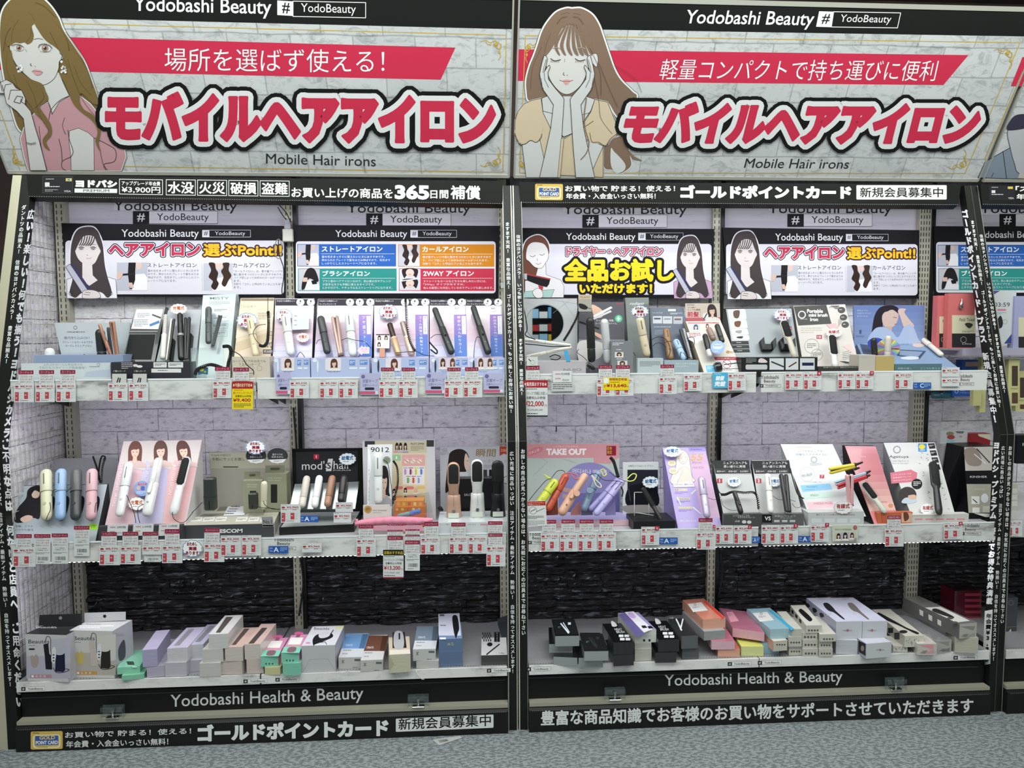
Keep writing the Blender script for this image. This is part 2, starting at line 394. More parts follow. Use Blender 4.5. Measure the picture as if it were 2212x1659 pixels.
COLX=[.054,.94,1.804,2.698,3.599,4.49,5.4]
for b in range(5):
    x0,x1=COLX[b],COLX[b+1]
    w=plain('wall_back',(x0,.43,.02),(x1,.46,2.12),'mortar')
    z=.715+(b % 2)*.0
    r=0
    while z < 2.0:
        fill_row(x0+.02+random.choice((0,0)),x1-.018,z,BL,lambda i: random.choice(BM[i]),w,.431,'brick');z += BH;r += 1
        if b == 4 and z > 1.99: break
    z=.243;st=plain('trim_'+str(b+1),(x0,.425,.2),(x1,.4296,.71),'slateback')
    while z < .70:
        q=random.randrange(3)
        fill_row(x0+.018,x1-.018,z,SL,lambda i: random.choice(SM[i][q]),st,.4248,'stone');z += SHH[q]
# left side panel (brick paper behind a wire grid)
wl=MB();prof=[(.03,.02),(.03,1.085),(.275,2.06),(.46,2.06),(.46,.02)]
n=len(prof);wl.add([(-.005,y,z) for y,z in prof]+[(.015,y,z) for y,z in prof],[tuple(range(n)),tuple(range(2*n-1,n-1,-1))]+[(i,i+n,n+(i+1) % n,(i+1) % n) for i in range(n)],'#888888')
wo=bpy.data.objects.new('wall_left',mesh_of(wl,'wall_left'));C.objects.link(wo);setmat(wo,'mortar');wo['kind']='structure'
z=.25
while z < 2.0:
    y0=.045 if z+BH < 1.085 else .045+.26*(z+BH-1.085);fill_row(y0,.42,z,BL[:4],lambda i: random.choice(BM[i]),wo,.0155,'brick',True);z += BH
wires=MB();k=0;y=.05
while y < .42:
    zt=2.0 if y > .26 else 1.085+(y-.03)/.26
    wires.tube([(.0255,y,.25),(.0255,y,min(zt,2.0))],.0011,'#b5b2a6','satin',5);y += .026
z=.27
while z < 2.0:
    y0=.035 if z < 1.085 else .035+.26*(z-1.085);wires.tube([(.0283,y0,z),(.0283,.42,z)],.0011,'#b5b2a6','satin',5);z += .052
T=Thing('wire_grid','pale wire mesh grid covering the brick paper on the left end of the shelving','wire grid');T.part('wires',wires,stuff=True)
# slotted uprights
for i,(x,wd,nm) in enumerate([(.052,.034,'pale slotted steel upright at the far left end beside the wire grid'),(.94,.036,'slotted upright between the two bays of the left shelving unit'),
        (1.80,.034,'slotted upright just left of the central black sign posts'),(2.696,.032,'slotted upright between the two bays of the right shelving unit'),
        (3.598,.052,'wide double slotted upright at the right end of the right shelving unit')]):
    T=Thing('slotted_upright',nm,'upright','slotted shelf uprights along the back wall');c='#b9b7a6'
    T.part('post',MB().box((x-wd/2,.398,.245),(x+wd/2,.43,2.1),c,'satin').box((x+wd/2,.392,.245),(x+wd/2+(.008 if i == 0 else .016),.43,2.1),'#aaa89a' if i == 0 else '#141415','satin'))
    sl=MB();z=.26
    cols=[-.009,.009] if wd < .04 else [-.018,-.006,.006,.018]
    while z < 2.06:
        for cx in cols: sl.box((x+cx-.0016,.3972,z),(x+cx+.0016,.3979,z+.015),'#23221f')
        z += .0245
    T.part('slots',sl,stuff=True)
# ---------------------------------------------------------------- shelves
LB=[(.046,.893),(.899,1.79)];RB=[(1.872,2.735),(2.755,3.66)]
def shelf(x0,x1,yf,zb,zt,label,led=True,tall=.072):
    T=Thing('display_shelf',label,'shelf','metal display shelves')
    T.part('shelf_board',MB().box((x0,yf+.004,zt-.026),(x1,.396,zt),'#c9c9cb','satin'))
    rail=T.part('price_rail',MB().box((x0,yf,zb),(x1,yf+.004,zb+tall),'#c8c8c6','card'));setmat(rail,'railprint')
    T.part('rail_cover',MB().box((x0,yf-.0012,zb+tall-.003),(x1,yf-.0002,zb+tall+.003),'#e8ecee','gloss'),parent=rail)
    for s,xx in ((1,x0+.012),(-1,x1-.012)):
        br=MB();pr=[(.39,zt-.027),(.10,zt-.027),(.12,zt-.04),(.39,zt-.11)]
        br.add([(xx-.0015,y,z) for y,z in pr]+[(xx+.0015,y,z) for y,z in pr],[(0,1,2,3),(7,6,5,4),(0,4,5,1),(1,5,6,2),(2,6,7,3),(3,7,4,0)],'#1c1c1d','satin')
        T.part('bracket',br)
    if led:
        lm=MB();x=x0+.012
        while x < x1-.01:
            lm.add([(x-.0052,yf+.006,zb),(x+.0052,yf+.006,zb),(x+.003,yf+.006,zb-.003),(x-.003,yf+.006,zb-.003),(x-.0052,yf+.014,zb),(x+.0052,yf+.014,zb),(x+.003,yf+.014,zb-.003),(x-.003,yf+.014,zb-.003)],
                   [(0,3,2,1),(4,5,6,7),(3,7,6,2),(0,4,7,3),(1,2,6,5)],'#ffffff');x += .0165
        o=T.part('led_strip',lm,stuff=True);setmat(o,'led')
    return T,rail
Z1,Z2,Z3=1.300,.738,.245
SH={}
for i,(a,b) in enumerate(LB+RB):
    side=['left bay of the left unit','right bay of the left unit','left bay of the right unit','right bay of the right unit'][i]
    SH['1%d' % i]=shelf(a,b+(-.02 if i == 3 else 0),.058,1.243+(.006 if i > 1 else 0),Z1+(.006 if i > 1 else 0),'white display shelf at eye level, '+side,False,.074)
    SH['2%d' % i]=shelf(a,b,.010,.674,Z2,'white shelf with glowing lower edge at waist level, '+side)
SR1,SR2=SY(.0575),SY(.0095)
def yb_mark(S,x0,y0,x1,y1,T,parent=None,half=False):   # shop mark printed on the rails
    P=Print(S);h=y1-y0;w=x1-x0
    P.text('Yodobashi',x0,y0,x1,y0+h*.3,'#37373a');P.text('Beauty',x0+w*.18,y0+h*.36,x1-w*.18,y0+h*.66,'#37373a')
    P.rect(x0-w*.05,y0+h*.74,x0+w*.14,y1,'#1d1d1f');P.text('#',x0-w*.005,y0+h*.79,x0+w*.09,y1-h*.05,'#f2f2f2');P.frame(x0+w*.14,y0+h*.74,x1+w*.1,y1,1/VW[2]*.5,'#77777a')
    P.text('YodoBeauty',x0+w*.26,y0+h*.79,x1-w*.02,y1-h*.06,'#333336');P.done(T,'rail_lettering',parent=parent)
V(1540,630,4.254);yb_mark(SR1,440,768,605,880,*SH['13'])
V(400,920,5.027);yb_mark(SR2,960,1213,1180,1345,*SH['21'])
V(1100,920,4.809);yb_mark(SR2,205,1105,405,1228,*SH['22'])
V(1800,900,4.74);yb_mark(SR2,1318,1098,1495,1212,*SH['23'])
V(2000,560,4.146);yb_mark(SR1,290,1030,418,1130,*SH['13'])
V(1100,630,4.254);yb_mark(SR1,255,800,380,900,*SH['12'])
V(0,360,3.318);yb_mark(SR1,1735,1540,1832,1635,*SH['11'])
# ---------------------------------------------------------------- bottom deck, kick and base boards
def base_unit(x0,x1,side,bays,i):
    T=Thing('bottom_deck','grey perforated bottom deck with marble edge strip under the boxes, '+side,'shelf','bottom decks')
    for (a,b) in bays:
        T.part('deck_board',MB().box((a,.003,.222),(b,.424,Z3),'#a3a3a6','satin'))
        e=T.part('edge_strip',MB().box((a,-.002,.211),(b,.003,.2455),'#dddddd'));setmat(e,'marble')
        h=MB();x=a+.01
        while x < b-.01:
            h.box((x,.013,Z3+.0001),(x+.004,.017,Z3+.0004),'#4d4d50')
            h.box((x,.40,Z3+.0001),(x+.004,.403,Z3+.0004),'#5d5d60') if int(x*500) % 2 else 0
            x += .0105
        T.part('perforations',h,stuff=True)
    V(0,0);P=Print(SY(-.002))
    marks={0: [(46,1484.5),(526,1468),(595,1464.5),(1052,1445)],1: [(1138,1442),(1572,1430.5),(1637,1428),(2060,1417)],2: []}[i]
    for (mx,my) in marks:
        d=-.9;P.rect(mx,my,mx+9,my+8,'#141415',dy=-.3);P.text('#',mx+2,my+1.5,mx+7,my+6.5,'#eeeeee');P.rect(mx+9.5,my-.4,mx+51,my+7.8,'#e6e6e4',dy=d*1.6);P.frame(mx+9,my-.4,mx+51,my+8,.5,'#8a8a8a',dy=d*1.6)
        P.text('YodoBeauty',mx+14,my+1.6,mx+47,my+7,'#2a2a2c',dy=-1)
    P.done(T,'edge_lettering')
    T=Thing('kick_panel','black kick panel with pale brand lettering, '+side,'sign','kick panels')
    kp=T.part('panel',MB().box((x0,.02,.108),(x1,.026,.194),'#131314','card').box((x0,.024,.194),(x1,.03,.211),'#070708'))
    T.part('ledge',MB().box((x0,-.012,.094),(x1,.03,.107),'#a9a795','satin'))
    P=Print(SY(.02))
    if i == 0: P.text('Yodobashi Health & Beauty',368,1501,785,1535.5,'#cfd1d1',dy=-17.5,wt=.006)
    if i == 1: P.text('Yodobashi Health & Beauty',1435,1457.5,1820,1489.5,'#cfd1d1',dy=-9.5,wt=.006)
    P.line([(x,y) for x,y in ([(40,1508.5),(1092,1469)] if i == 0 else [(1140,1465),(2112,1440.5)])],1,'#5b5b5b') if i < 2 else 0
    P.done(T,'lettering')
    T=Thing('base_sign',['black base sign board with gold card emblem and white lettering on the floor','black base sign board with one line of bold white lettering on the floor, centre right','plain black base board at the far right edge'][i],'sign','base sign boards')
    mb=MB();pr=[(-.02,0),(-.02,.083),(-.006,.093),(.03,.093),(.03,0)];n=5
    mb.add([(x0-.002,y,z) for y,z in pr]+[(x1,y,z) for y,z in pr],[tuple(range(n)),tuple(range(2*n-1,n-1,-1))]+[(k,k+n,n+(k+1) % n,(k+1) % n) for k in range(n)],'#1a1a1b','card');T.part('board',mb)
    st=MB();x=x0+.01
    while x < x1-.01: st.box((x,-.0205,.0818),(x+.0035,-.0201,.083),'#8f8f8f');x += .0075
    T.part('stitch_line',st,stuff=True)
    return T
B0=base_unit(.046,1.792,'left unit',LB,0);B1=base_unit(1.872,3.652,'right unit',[(RB[0][0],2.742),(2.746,3.652)],1);base_unit(3.72,5.3,'unit at the right edge',[(3.72,4.5)],2)
def goldcard(P,x0,y0,x1,y1,dy=0):
    w=x1-x0;h=y1-y0;f=lambda a,b: (x0+a*w,y0+b*h+dy*a)
    P.rect(x0,y0,x1,y1,'#d3b45c',r=w*.05,dy=dy);P.rect(x0+w*.07,y0+h*.18,x0+w*.93,y0+h*.94,'#f1e6bd',r=w*.1,dy=dy*.86);P.rect(x0+w*.11,y0+h*.24,x0+w*.89,y0+h*.86,'#d9bb63',r=w*.08,dy=dy*.8)
    P.rect(x0+w*.14,y0+h*.24,x0+w*.86,y0+h*.76,'#3c5fa0',dy=dy*.7)
    P.text('GOLD',x0+w*.27,y0+h*.24,x0+w*.76,y0+h*.45,'#e9c978',dy=dy*.5,wt=.03);P.text('POINT CARD',x0+w*.16,y0+h*.52,x0+w*.85,y0+h*.72,'#f4f4f4',dy=dy*.7,wt=.03)
    P.dashes(x0+w*.07,y0+h*.06,x0+w*.4,y0+h*.13,1,'#2d2718');P.dashes(x0+w*.2,y0+h*.85,x0+w*.75,y0+h*.9,1,'#6f5c2b')
SB=SY(-.0203);V(0,1240,3.95);P=Print(SB)
goldcard(P,262,1345,535,1498,-6)
P.text('お買い物で 貯まる！使える！',555,1350,1630,1400,'#e2e4e3',dy=-37,wt=.02,bold=1)
P.text('年会費・入会金いっさい無料！',565,1425,1435,1482,'#e2e4e3',dy=-25,wt=.02,bold=1)
V(0,0);P.text('ゴールドポイントカード',428,1567,838,1601,'#e6e8e7',dy=-13,wt=.02,bold=1.5)
P.rect(855,1552.5,1066,1581,'#dfe1e0',r=2,dy=-9);P.text('新規会員募集中',861,1552.5,1060,1577,'#161616',dy=-9,wt=.015,bold=.25)
P.done(B0,'lettering')
P=Print(SB);P.text('豊富な商品知識でお客様のお買い物をサポートさせていただきます',1169,1536,2102,1567,'#dddfde',dy=-27.5,wt=.03,bold=.35);P.done(B1,'lettering')
# acrylic sign holders with magnet feet
for i,(x,y) in enumerate([(247,1533),(904,1506),(1327,1491),(1931,1475)]):
    T=Thing('acrylic_sign_holder','small clear acrylic holder on a chrome magnet foot, '+['leftmost, below the boxed curling sets','second, right of the left unit lettering','third, left of the right unit lettering','rightmost, under the white box stack'][i],'sign holder','acrylic holders on the base ledges')
    p=U(x,y,.004);X=p.x;w=.038
    bx=MB();z0=.108;z1=z0+.044
    bx.box((X-w,-.018,z1-.018),(X+w,.002,z1),'#cfd3d4').box((X-w,-.0005,z0),(X+w,.0015,z1),'#cfd3d4').box((X-w,-.018,z0),(X-w+.0012,.001,z1-.018),'#cfd3d4').box((X+w-.0012,-.018,z0),(X+w,.001,z1-.018),'#cfd3d4')
    setmat(T.part('clear_case',bx),'clear')
    T.part('screw',MB().rod((X,-.009,z0+.004),(X,-.009,z0+.028),[(0,.004),(.3,.004),(.31,.0025),(1,.006)],'#9a9a9a','metal',10))
    T.part('chrome_foot',MB().box((X-.022,-.018,z0),(X+.022,.0,z0+.0045),'#d8d8d8','silver',.001))
# ---------------------------------------------------------------- sign posts (vertical below, leaning back above)
ZK=1.085;SLP=.26
def yf(z): return 0 if z < ZK else SLP*(z-ZK)
SLOW=SY(0);SUPP=Surf((0,0,ZK),(1,0,ZK),(0,SLP,ZK+1))
def post(label,x0,x1,dep,ztop,beige=None,side=0):
    T=Thing('sign_post',label,'sign post','black lettered sign posts');mb=MB();zs=[0,ZK,ztop]
    def col(a,b,c,dd,off=0,k='card',mb=mb):
        for q in range(2):
            za,zb=zs[q],zs[q+1];ya,yb=yf(za)+off,yf(zb)+off
            mb.hexa([(a,ya,za),(b,ya,za),(b,ya+dd,za),(a,ya+dd,za),(a,yb,zb),(b,yb,zb),(b,yb+dd,zb),(a,yb+dd,zb)],c,k)
    col(x0,x1,'#191a19',dep);T.part('post_body',mb)
    e=MB()
    for (a,b,c) in beige or []: col(a,b,c,dep+.004,-.001,'satin',e)
    T.part('metal_edge',e)
    j=MB().box((x0,-.0004,ZK-.001),(x1,.0,ZK+.0005),'#5b5b58');T.part('joint',j)
    return T
XL=.041
PL=post('black sign post at the left end with large and small white vertical lettering',.004,XL,.036,2.07,[(-.028,.004,'#c3bfa6')])
PC1=post('left one of the two black sign posts in the centre',1.797,1.826,.02,2.045,[(1.794,1.797,'#a8a79c'),(1.826,1.829,'#c9c8bb')])
PC2=post('right one of the two black sign posts in the centre',1.838,1.866,.02,2.045,[(1.834,1.838,'#c9c8bb'),(1.866,1.868,'#8f8e86')])
XR=3.658
PR=post('black sign post at the right end with large white vertical lettering on its inner side',XR,3.684,.036,2.06,[(3.684,3.686,'#55554e')])
PR2=post('black sign post at the right edge behind the lettered one',3.686,3.712,.036,2.06,[(3.712,3.7145,'#8f8e86')])
V(0,0)
SXL=Surf((XL+.0002,0,0),(XL+.0002,1,0),(XL+.0002,0,1));SXR=Surf((XR-.0002,0,0),(XR-.0002,1,0),(XR-.0002,0,1))
def sx(S,X,z,f=.5,d=.036): # photo x,y of the middle of a post side at height z
    q=Vector((X,yf(z)+d*f,z))-CAM;return (W_/2+F*q.dot(RT)/q.dot(fw),H_/2-F*q.dot(UP)/q.dot(fw))
def zat(px,py,X,Y): return U(px,py,Y).z
WT='#e9ebea'
def side_text(T,S,X,s,ya,yb,cw,sl,bold):
    def c(y):   # find the z whose projection has photo row y
        z=1
        for _ in range(14): z += (sx(S,X,z)[1]-y)/600
        return z
    za,zb=c(ya),c(yb);a=sx(S,X,za);b=sx(S,X,zb);P=Print(S);P.vtext(s,a[0],a[1],b[0],b[1],cw,WT,.03,sl=sl,bold=bold);P.done(T,'large_lettering')
side_text(PL,SXL,XL,'広い！楽しい！何でも揃う！ヨドバシカメラ',463,935,15,.1,.55)
side_text(PL,SXL,XL,'ご不明な点は　何なりと店員へ　ご用命ください',960,1516,16,-.1,.5)
side_text(PR,SXR,XR,'ゴールドポイントカード・プラス　新規会員募集中！',462,905,14,-.1,.5)
side_text(PR,SXR,XR,'ヨドバシ・プレミアム　優待でお得な特典満載',962,1298,14,.1,.5)
zt_,zb_=.395,.178;pa=sx(SXR,XR,zt_);pb=sx(SXR,XR,zb_);Pp=Print(SXR)
Pp.poly([(pa[0]-9,pa[1]),(pa[0]+8,pa[1]-3),(pb[0]+8,pb[1]-3),(pb[0]-9,pb[1])],'#e4e6e5');Pp.vtext('年会費¥3,900',pa[0],pa[1]+11,pb[0],pb[1]-12,13,'#1b1b1b',.03,bold=.4);Pp.done(PR,'fee_lettering')
def strip(T,xc,ups,lows,cw=9.5):
    Pu=Print(SUPP);Pd=Print(SLOW)
    for (s,ya,yb) in ups:
        def px(y):
            z=1.5
            for _ in range(25):
                q=Vector((xc,yf(z),z))-CAM;yy=H_/2-F*q.dot(UP)/q.dot(fw);z += (yy-y)/600
            q=Vector((xc,yf(z),z))-CAM;return W_/2+F*q.dot(RT)/q.dot(fw)
        Pu.vtext(s,px(ya),ya,px(yb),yb,cw,WT,.012,bold=.12)
    for (s,ya,yb) in lows:
        def px2(y):
            z=.8
            for _ in range(25):
                q=Vector((xc,0,z))-CAM;yy=H_/2-F*q.dot(UP)/q.dot(fw);z += (yy-y)/600
            q=Vector((xc,0,z))-CAM;return W_/2+F*q.dot(RT)/q.dot(fw)
        Pd.vtext(s,px2(ya),ya,px2(yb),yb,cw,WT,.012,bold=.12)
    Pu.done(T,'upper_lettering');Pd.done(T,'lower_lettering')
ta='ゴールドポイントカードで、もっと楽しくお得にお買い物！';tb='広い売場に商品いっぱい　注目アイテム・最新アイテム　勢揃い！　自信を持ってオススメします！'
te='お探しの商品が見つからない場合は、お気軽にお近くの店員までお尋ね下さい'
strip(PL,.024,[('ダントツの品揃え！　信頼のヨドバシカメラ！　豊富な品揃え！',448,780)],[(tb,975,1478)],10)
strip(PC1,1.8115,[('ますます充実！　豊富な品揃え！',484,620),(ta,640,888)],[(tb,980,1450)])
strip(PC2,1.852,[('信頼のヨドバシカメラ！　いつも新しい何かがある！',511,712),('ますます充実！　豊富な品揃え！',735,850)],[(te,975,1367)])
strip(PR,3.671,[('ますます充実！　豊富な品揃え！',480,612),(ta,632,876)],[(tb,968,1423)],8)
strip(PR2,3.699,[('信頼のヨドバシカメラ！　いつも新しい何かがある！',510,708),('ますます充実！　豊富な品揃え！',725,845)],[(te,968,1342)],8)
# ---------------------------------------------------------------- header signs
YH=.232;SHD=SY(YH)
def header(label,tl,tr,br,bl,lip,x0):
    T=Thing('header_sign',label,'sign','black header signs above the shelves')
    T.part('board',slab(SHD,[tl,tr,br,bl],.012,'#1d1e1d','card'))
    a,b=SHD.at(*bl),SHD.at(*br);c,d=a+Vector((0,.03,-.012)),b+Vector((0,.03,-.012))
    T.part('return_lip',MB().add([a,b,d,c,a+Vector((0,.004,0)),b+Vector((0,.004,0)),d+Vector((0,.004,.003)),c+Vector((0,.004,.003))],[(0,1,2,3),(7,6,5,4),(0,4,5,1),(1,5,6,2),(2,6,7,3),(3,7,4,0)],'#0c0c0d','card'))
    st=MB();n=int((b-a).length/.0085)
    for i in range(n):
        p=a.lerp(b,(i+.25)/n);st.box((p.x,p.y-.0004,p.z+.0005),(p.x+.0042,p.y,p.z+.002),'#a8aaa8')
    T.part('stitch_line',st,stuff=True);return T
H1=header('black header sign over the left unit about protection of purchases',(57,378),(1086,391),(1086,440.5),(62,425),1,0)
H2=header('black header sign over the right unit with a gold card emblem',(1122,393),(2076,398),(2070,443),(1124,438),1,0)
H3=header('black header sign at the right edge over the next unit',(2118,398),(2560,404),(2560,448),(2122,442),1,0)
V(0,0);P=Print(SHD)
P.rect(92,381,157,417,'#26272a',r=2);P.frame(92,381,157,417,.6,'#55565a');P.rect(142,385,155,391.5,'#d9c05a');P.rect(146,386.5,151,390,'#4a86c8');P.rect(97,394,107,402,'#dcdcd8',r=1);P.dashes(99,386,128,389,1,'#b9b9b9');P.dashes(97,402,150,406,1,'#d0d0d0');P.dashes(97,409,125,415,2,'#a0a0a0');P.text('VISA',138,411,153,415,'#e4e4e4')
P.text('ヨドバシ',164,389,252,403.5,'#eef0ef',wt=.02,bold=1.1,dy=1);P.rect(161,407,253,416,'#e6e8e7',dy=1);P.text('PREMIUM',180,409,236,414.6,'#222222',dy=.5)
P.frame(258,387,351,419,1.3,'#e9ebea',dy=1.5);P.text('アップグレード年会費',263,391,346,400,'#f2f2f2',wt=.02,bold=.2,dy=1.5);P.text('¥3,900円',263,403,346,416.5,'#f2f2f2',wt=.03,bold=.3,dy=1.5)
for i,s in enumerate(['水没','火災','破損','盗難']):
    x=359+67.6*i;y=388+.8*i;P.frame(x,y,x+63,y+33,1.3,'#e9ebea',dy=.8);P.text(s,x+4,y+4.5,x+59,y+29,'#fafafa',dy=.8,wt=.03,bold=.5)
P.text('お買い上げの商品を',630,405,848,426,'#fafafa',dy=2.5,wt=.03,bold=.3);P.text('365',853,399,927,430,'#fafafa',dy=1,wt=.04,bold=.4);P.text('日間',930,411,968,428.5,'#fafafa',wt=.03,bold=.2);P.text('補償',974,401,1037,429.5,'#fafafa',dy=1,wt=.03,bold=.6)
P.k='ink';P.done(H1,'lettering')
P=Print(SHD);goldcard(P,1156,397,1216,432,.5)
P.text('お買い物で 貯まる！使える！',1221,401,1458,413.5,'#fafafa',dy=0,wt=.03,bold=.2);P.text('年会費・入会金いっさい無料！',1223,417.5,1416,429.5,'#fafafa',dy=0,wt=.03,bold=.2)
P.text('ゴールドポイントカード',1471,401,1838,427,'#fdfdfd',dy=1,wt=.02,bold=1.5)
P.rect(1850,400,2045,431,'#eef0ee',r=2);P.text('新規会員募集中',1858,405,2037,426,'#1c1c1c',wt=.015,bold=.2);P.done(H2,'lettering')
P=Print(SHD);P.rect(2137,402,2192,432,'#26272a',r=2);P.rect(2177,403,2188,408,'#d9c05a');P.rect(2142,411,2150,417,'#dcdcd8');P.dashes(2142,404,2165,407,1,'#b9b9b9');P.dashes(2142,419,2184,423,1,'#c0c0c0');P.text('VISA',2178,426,2190,430,'#e4e4e4')
P.text('「スペシャル',2194,402,2300,414,'#fafafa',wt=.03,bold=.2);P.text('年会費無料',2196,419,2290,431,'#fafafa',wt=.03,bold=.2);P.done(H3,'lettering')
# ---------------------------------------------------------------- big leaning banners
SBN=Surf((0,.262,2.088),(1,.262,2.088),(0,.262-.6,3.088));ZT=SBN.at(1600,11).z
def bpt(x,z): return Vector((x,.262-.6*(z-2.088),z))
def banner(label,x0,x1):
    T=Thing('overhead_banner',label,'banner','overhead banners');n=SBN.n*.014;a=[bpt(x0,2.088),bpt(x1,2.088),bpt(x1,ZT),bpt(x0,ZT)]
    mb=MB().hexa([a[0],a[1],a[1]-n,a[0]-n,a[3],a[2],a[2]-n,a[3]-n],'#ffffff');setmat(T.part('brick_paper_board',mb),'banner')
    r=MB()
    for (za,zb,e) in ((2.078,2.0885,.0),(ZT,ZT+.012,.0)):
        r.hexa([bpt(x0,za)-n,bpt(x1,za)-n,bpt(x1,za)+n*.15,bpt(x0,za)+n*.15,bpt(x0,zb)-n,bpt(x1,zb)-n,bpt(x1,zb)+n*.15,bpt(x0,zb)+n*.15],'#c4c4b8','satin')
    for xx in (x0,x1): r.hexa([bpt(xx-.003,2.08)-n,bpt(xx+.003,2.08)-n,bpt(xx+.003,2.08)+n*.15,bpt(xx-.003,2.08)+n*.15,bpt(xx-.003,ZT)-n,bpt(xx+.003,ZT)-n,bpt(xx+.003,ZT)+n*.15,bpt(xx-.003,ZT)+n*.15],'#b5b5ab','satin')
    T.part('metal_frame',r);return T
BN1=banner('overhead banner on the left showing a woman in a pink blouse',-.05,1.822)
BN2=banner('overhead banner in the centre right showing a woman resting her chin on both hands',1.842,3.725)
BN3=banner('overhead banner cut off at the right edge, grey blue sleeve at its lower corner',3.745,5.6)
RED='#cf3350';GOLD='#c7a94a'
def scroll(P,x,y,sx,sy,c=GOLD):
    g=lambda pts: [(x+a*sx,y+b*sy) for a,b in pts]
    P.line(g([(0,0),(20,-6),(40,4),(60,-4),(72,10),(62,22),(52,14),(60,6)]),3,c,sm=True);P.line(g([(72,0),(86,20),(76,40),(84,60),(74,78)]),3,c,sm=True)
    P.line(g([(60,20),(78,30),(86,10)]),3,c,sm=True);P.line(g([(20,-4),(28,10),(44,12)]),3,c,sm=True);P.ell(x+64*sx,y+10*sy,7,7,c);P.ell(x+78*sx,y+44*sy,5,6,c)
V(0,0,1.975);P=Print(SBN)
def black_head(P,x0,x1,y0,y1,i):
    # top black stripe of a banner, real width
    vsx=[]
    for X,yy in ((x0,y0),(x1,y1)):
        q=bpt(X,0);lo,hi=2.3,2.75
        for _ in range(30):
            mid=(lo+hi)/2;d=bpt(X,mid)-CAM;py=H_/2-F*d.dot(UP)/d.dot(fw)
            if py > yy: lo=mid
            else: hi=mid
        vsx.append(lo)
    n=SBN.n*LIFT;mb=P.mb;mb.add([bpt(x0,vsx[0])+n,bpt(x1,vsx[1])+n,bpt(x1,ZT)+n,bpt(x0,ZT)+n],[(0,1,2,3)],'#1c1d1c','ink');P.lv.append((-999,9999,-300,max(y0,y1),1))
black_head(P,-.047,1.819,33,63,0)
P.poly([(-30,150),(1943,203),(1880,340),(-30,297)],'#dc4058' if 0 else RED)
P.line([(0,93),(2160,150),(2145,735),(520,710),(85,706),(0,470)],3.5,GOLD)
scroll(P,2052,178,1,1);scroll(P,2050,705,1,-1);scroll(P,105,700,-.6,-1)
P.text('場所を選ばず使える！',702,204,1640,303,'#fbfbfb',dy=8,wt=-.003)
P.text('Yodobashi Beauty',570,-16,1158,66,'#fafdff',dy=14,wt=.01);P.rect(1183,2,1250,64,'#f8fbfb',dy=4);P.text('#',1203,10,1237,56,'#1c1d1c',dy=3,wt=.01);P.frame(1250,5,1560,70,3,'#f4f6f6',dy=6);P.text('YodoBeauty',1284,14,1518,62,'#f6f8f8',dy=6)
P.text('Mobile Hair irons',1135,655,1603,698,'#2c2d2c',dy=12)
Pt=Print(SBN,P);Pg=Print(SBN,P)
# woman in the pink blouse
V(0,0,4.367);SK='#d7d6d3';LN='#3d3634';HR='#7f6a42'
hair=[(20,120),(90,10),(200,-50),(330,-55),(450,30),(545,160),(600,290),(700,440),(790,580),(840,700),(885,830),(930,960),(975,1090),(1070,1200),(1140,1290),(1205,1380),(1110,1330),(1000,1250),(700,1150),(300,1150),(230,1240),(170,1200),(120,1050),(75,880),(35,700),(8,500),(0,300)]
Pg.halo(hair,LN,19);Pg.halo(hair,'#e8eae8',15);Pg.poly(hair,HR,True)
bl=[(195,1310),(225,1210),(310,1090),(380,1010),(460,960),(485,1070),(560,960),(650,905),(725,885),(850,980),(960,1120),(1080,1250),(1170,1390),(1185,1480),(1140,1608),(1000,1608),(270,1608),(230,1480)]
Pg.halo(bl,LN,12,False);Pg.halo(bl,'#e8eae8',8,False);Pg.poly(bl,'#c99aa2')
Pg.poly([(655,1235),(740,1208),(830,1250),(885,1300),(888,1608),(672,1608),(668,1480),(650,1330)],SK,False,LN,4)
Pg.line([(670,1480),(590,1520),(585,1580),(620,1608)],5,LN,sm=True);Pg.line([(640,1225),(655,1320),(690,1430),(660,1490)],5,LN,sm=True);Pg.line([(885,1300),(1010,1360),(1090,1420),(1080,1520),(980,1550),(1000,1605)],5,LN,sm=True)
Pg.line([(610,1110),(590,1190),(620,1270)],5,LN,sm=True);Pg.line([(370,1190),(390,1400),(440,1600)],5,LN,sm=True);Pg.line([(555,1310),(580,1420),(585,1520)],5,LN,sm=True);Pg.line([(945,1420),(970,1540),(1015,1606)],4,LN,sm=True);Pg.line([(1015,1215),(1100,1310),(1130,1340)],4,LN,sm=True)
Pg.poly([(395,790),(430,700),(555,680),(600,790),(655,905),(560,960),(490,1080),(455,960),(425,870)],SK,False,LN,4)
Pg.line([(460,1130),(480,1040),(560,950),(650,905)],5,LN,sm=True);Pg.line([(455,960),(475,1010),(495,1075)],4,LN)
Pg.poly([(92,430),(108,520),(160,620),(240,705),(330,775),(400,800),(455,785),(515,735),(552,650),(560,580),(600,545),(605,510),(590,470),(520,400),(430,330),(330,200),(240,250),(140,330)],SK,True,LN,4)
Pg.poly([(330,205),(300,250),(318,330),(305,390),(262,418),(230,400),(190,408),(140,402),(95,432),(60,420),(50,300),(120,150),(250,110)],HR,True)
Pg.poly([(325,200),(370,300),(430,380),(500,430),(560,480),(600,540),(640,600),(640,420),(560,260),(440,160)],HR,True)
Pg.poly([(602,520),(575,640),(560,700),(620,800),(655,900),(700,990),(770,1060),(850,1120),(905,1190),(920,1260),(900,1330),(925,1400),(950,1425),(930,1350),(948,1250),(935,1160),(870,1080),(790,1030),(750,950),(770,880),(880,980),(930,960),(870,780),(790,600),(680,480)],HR,True)
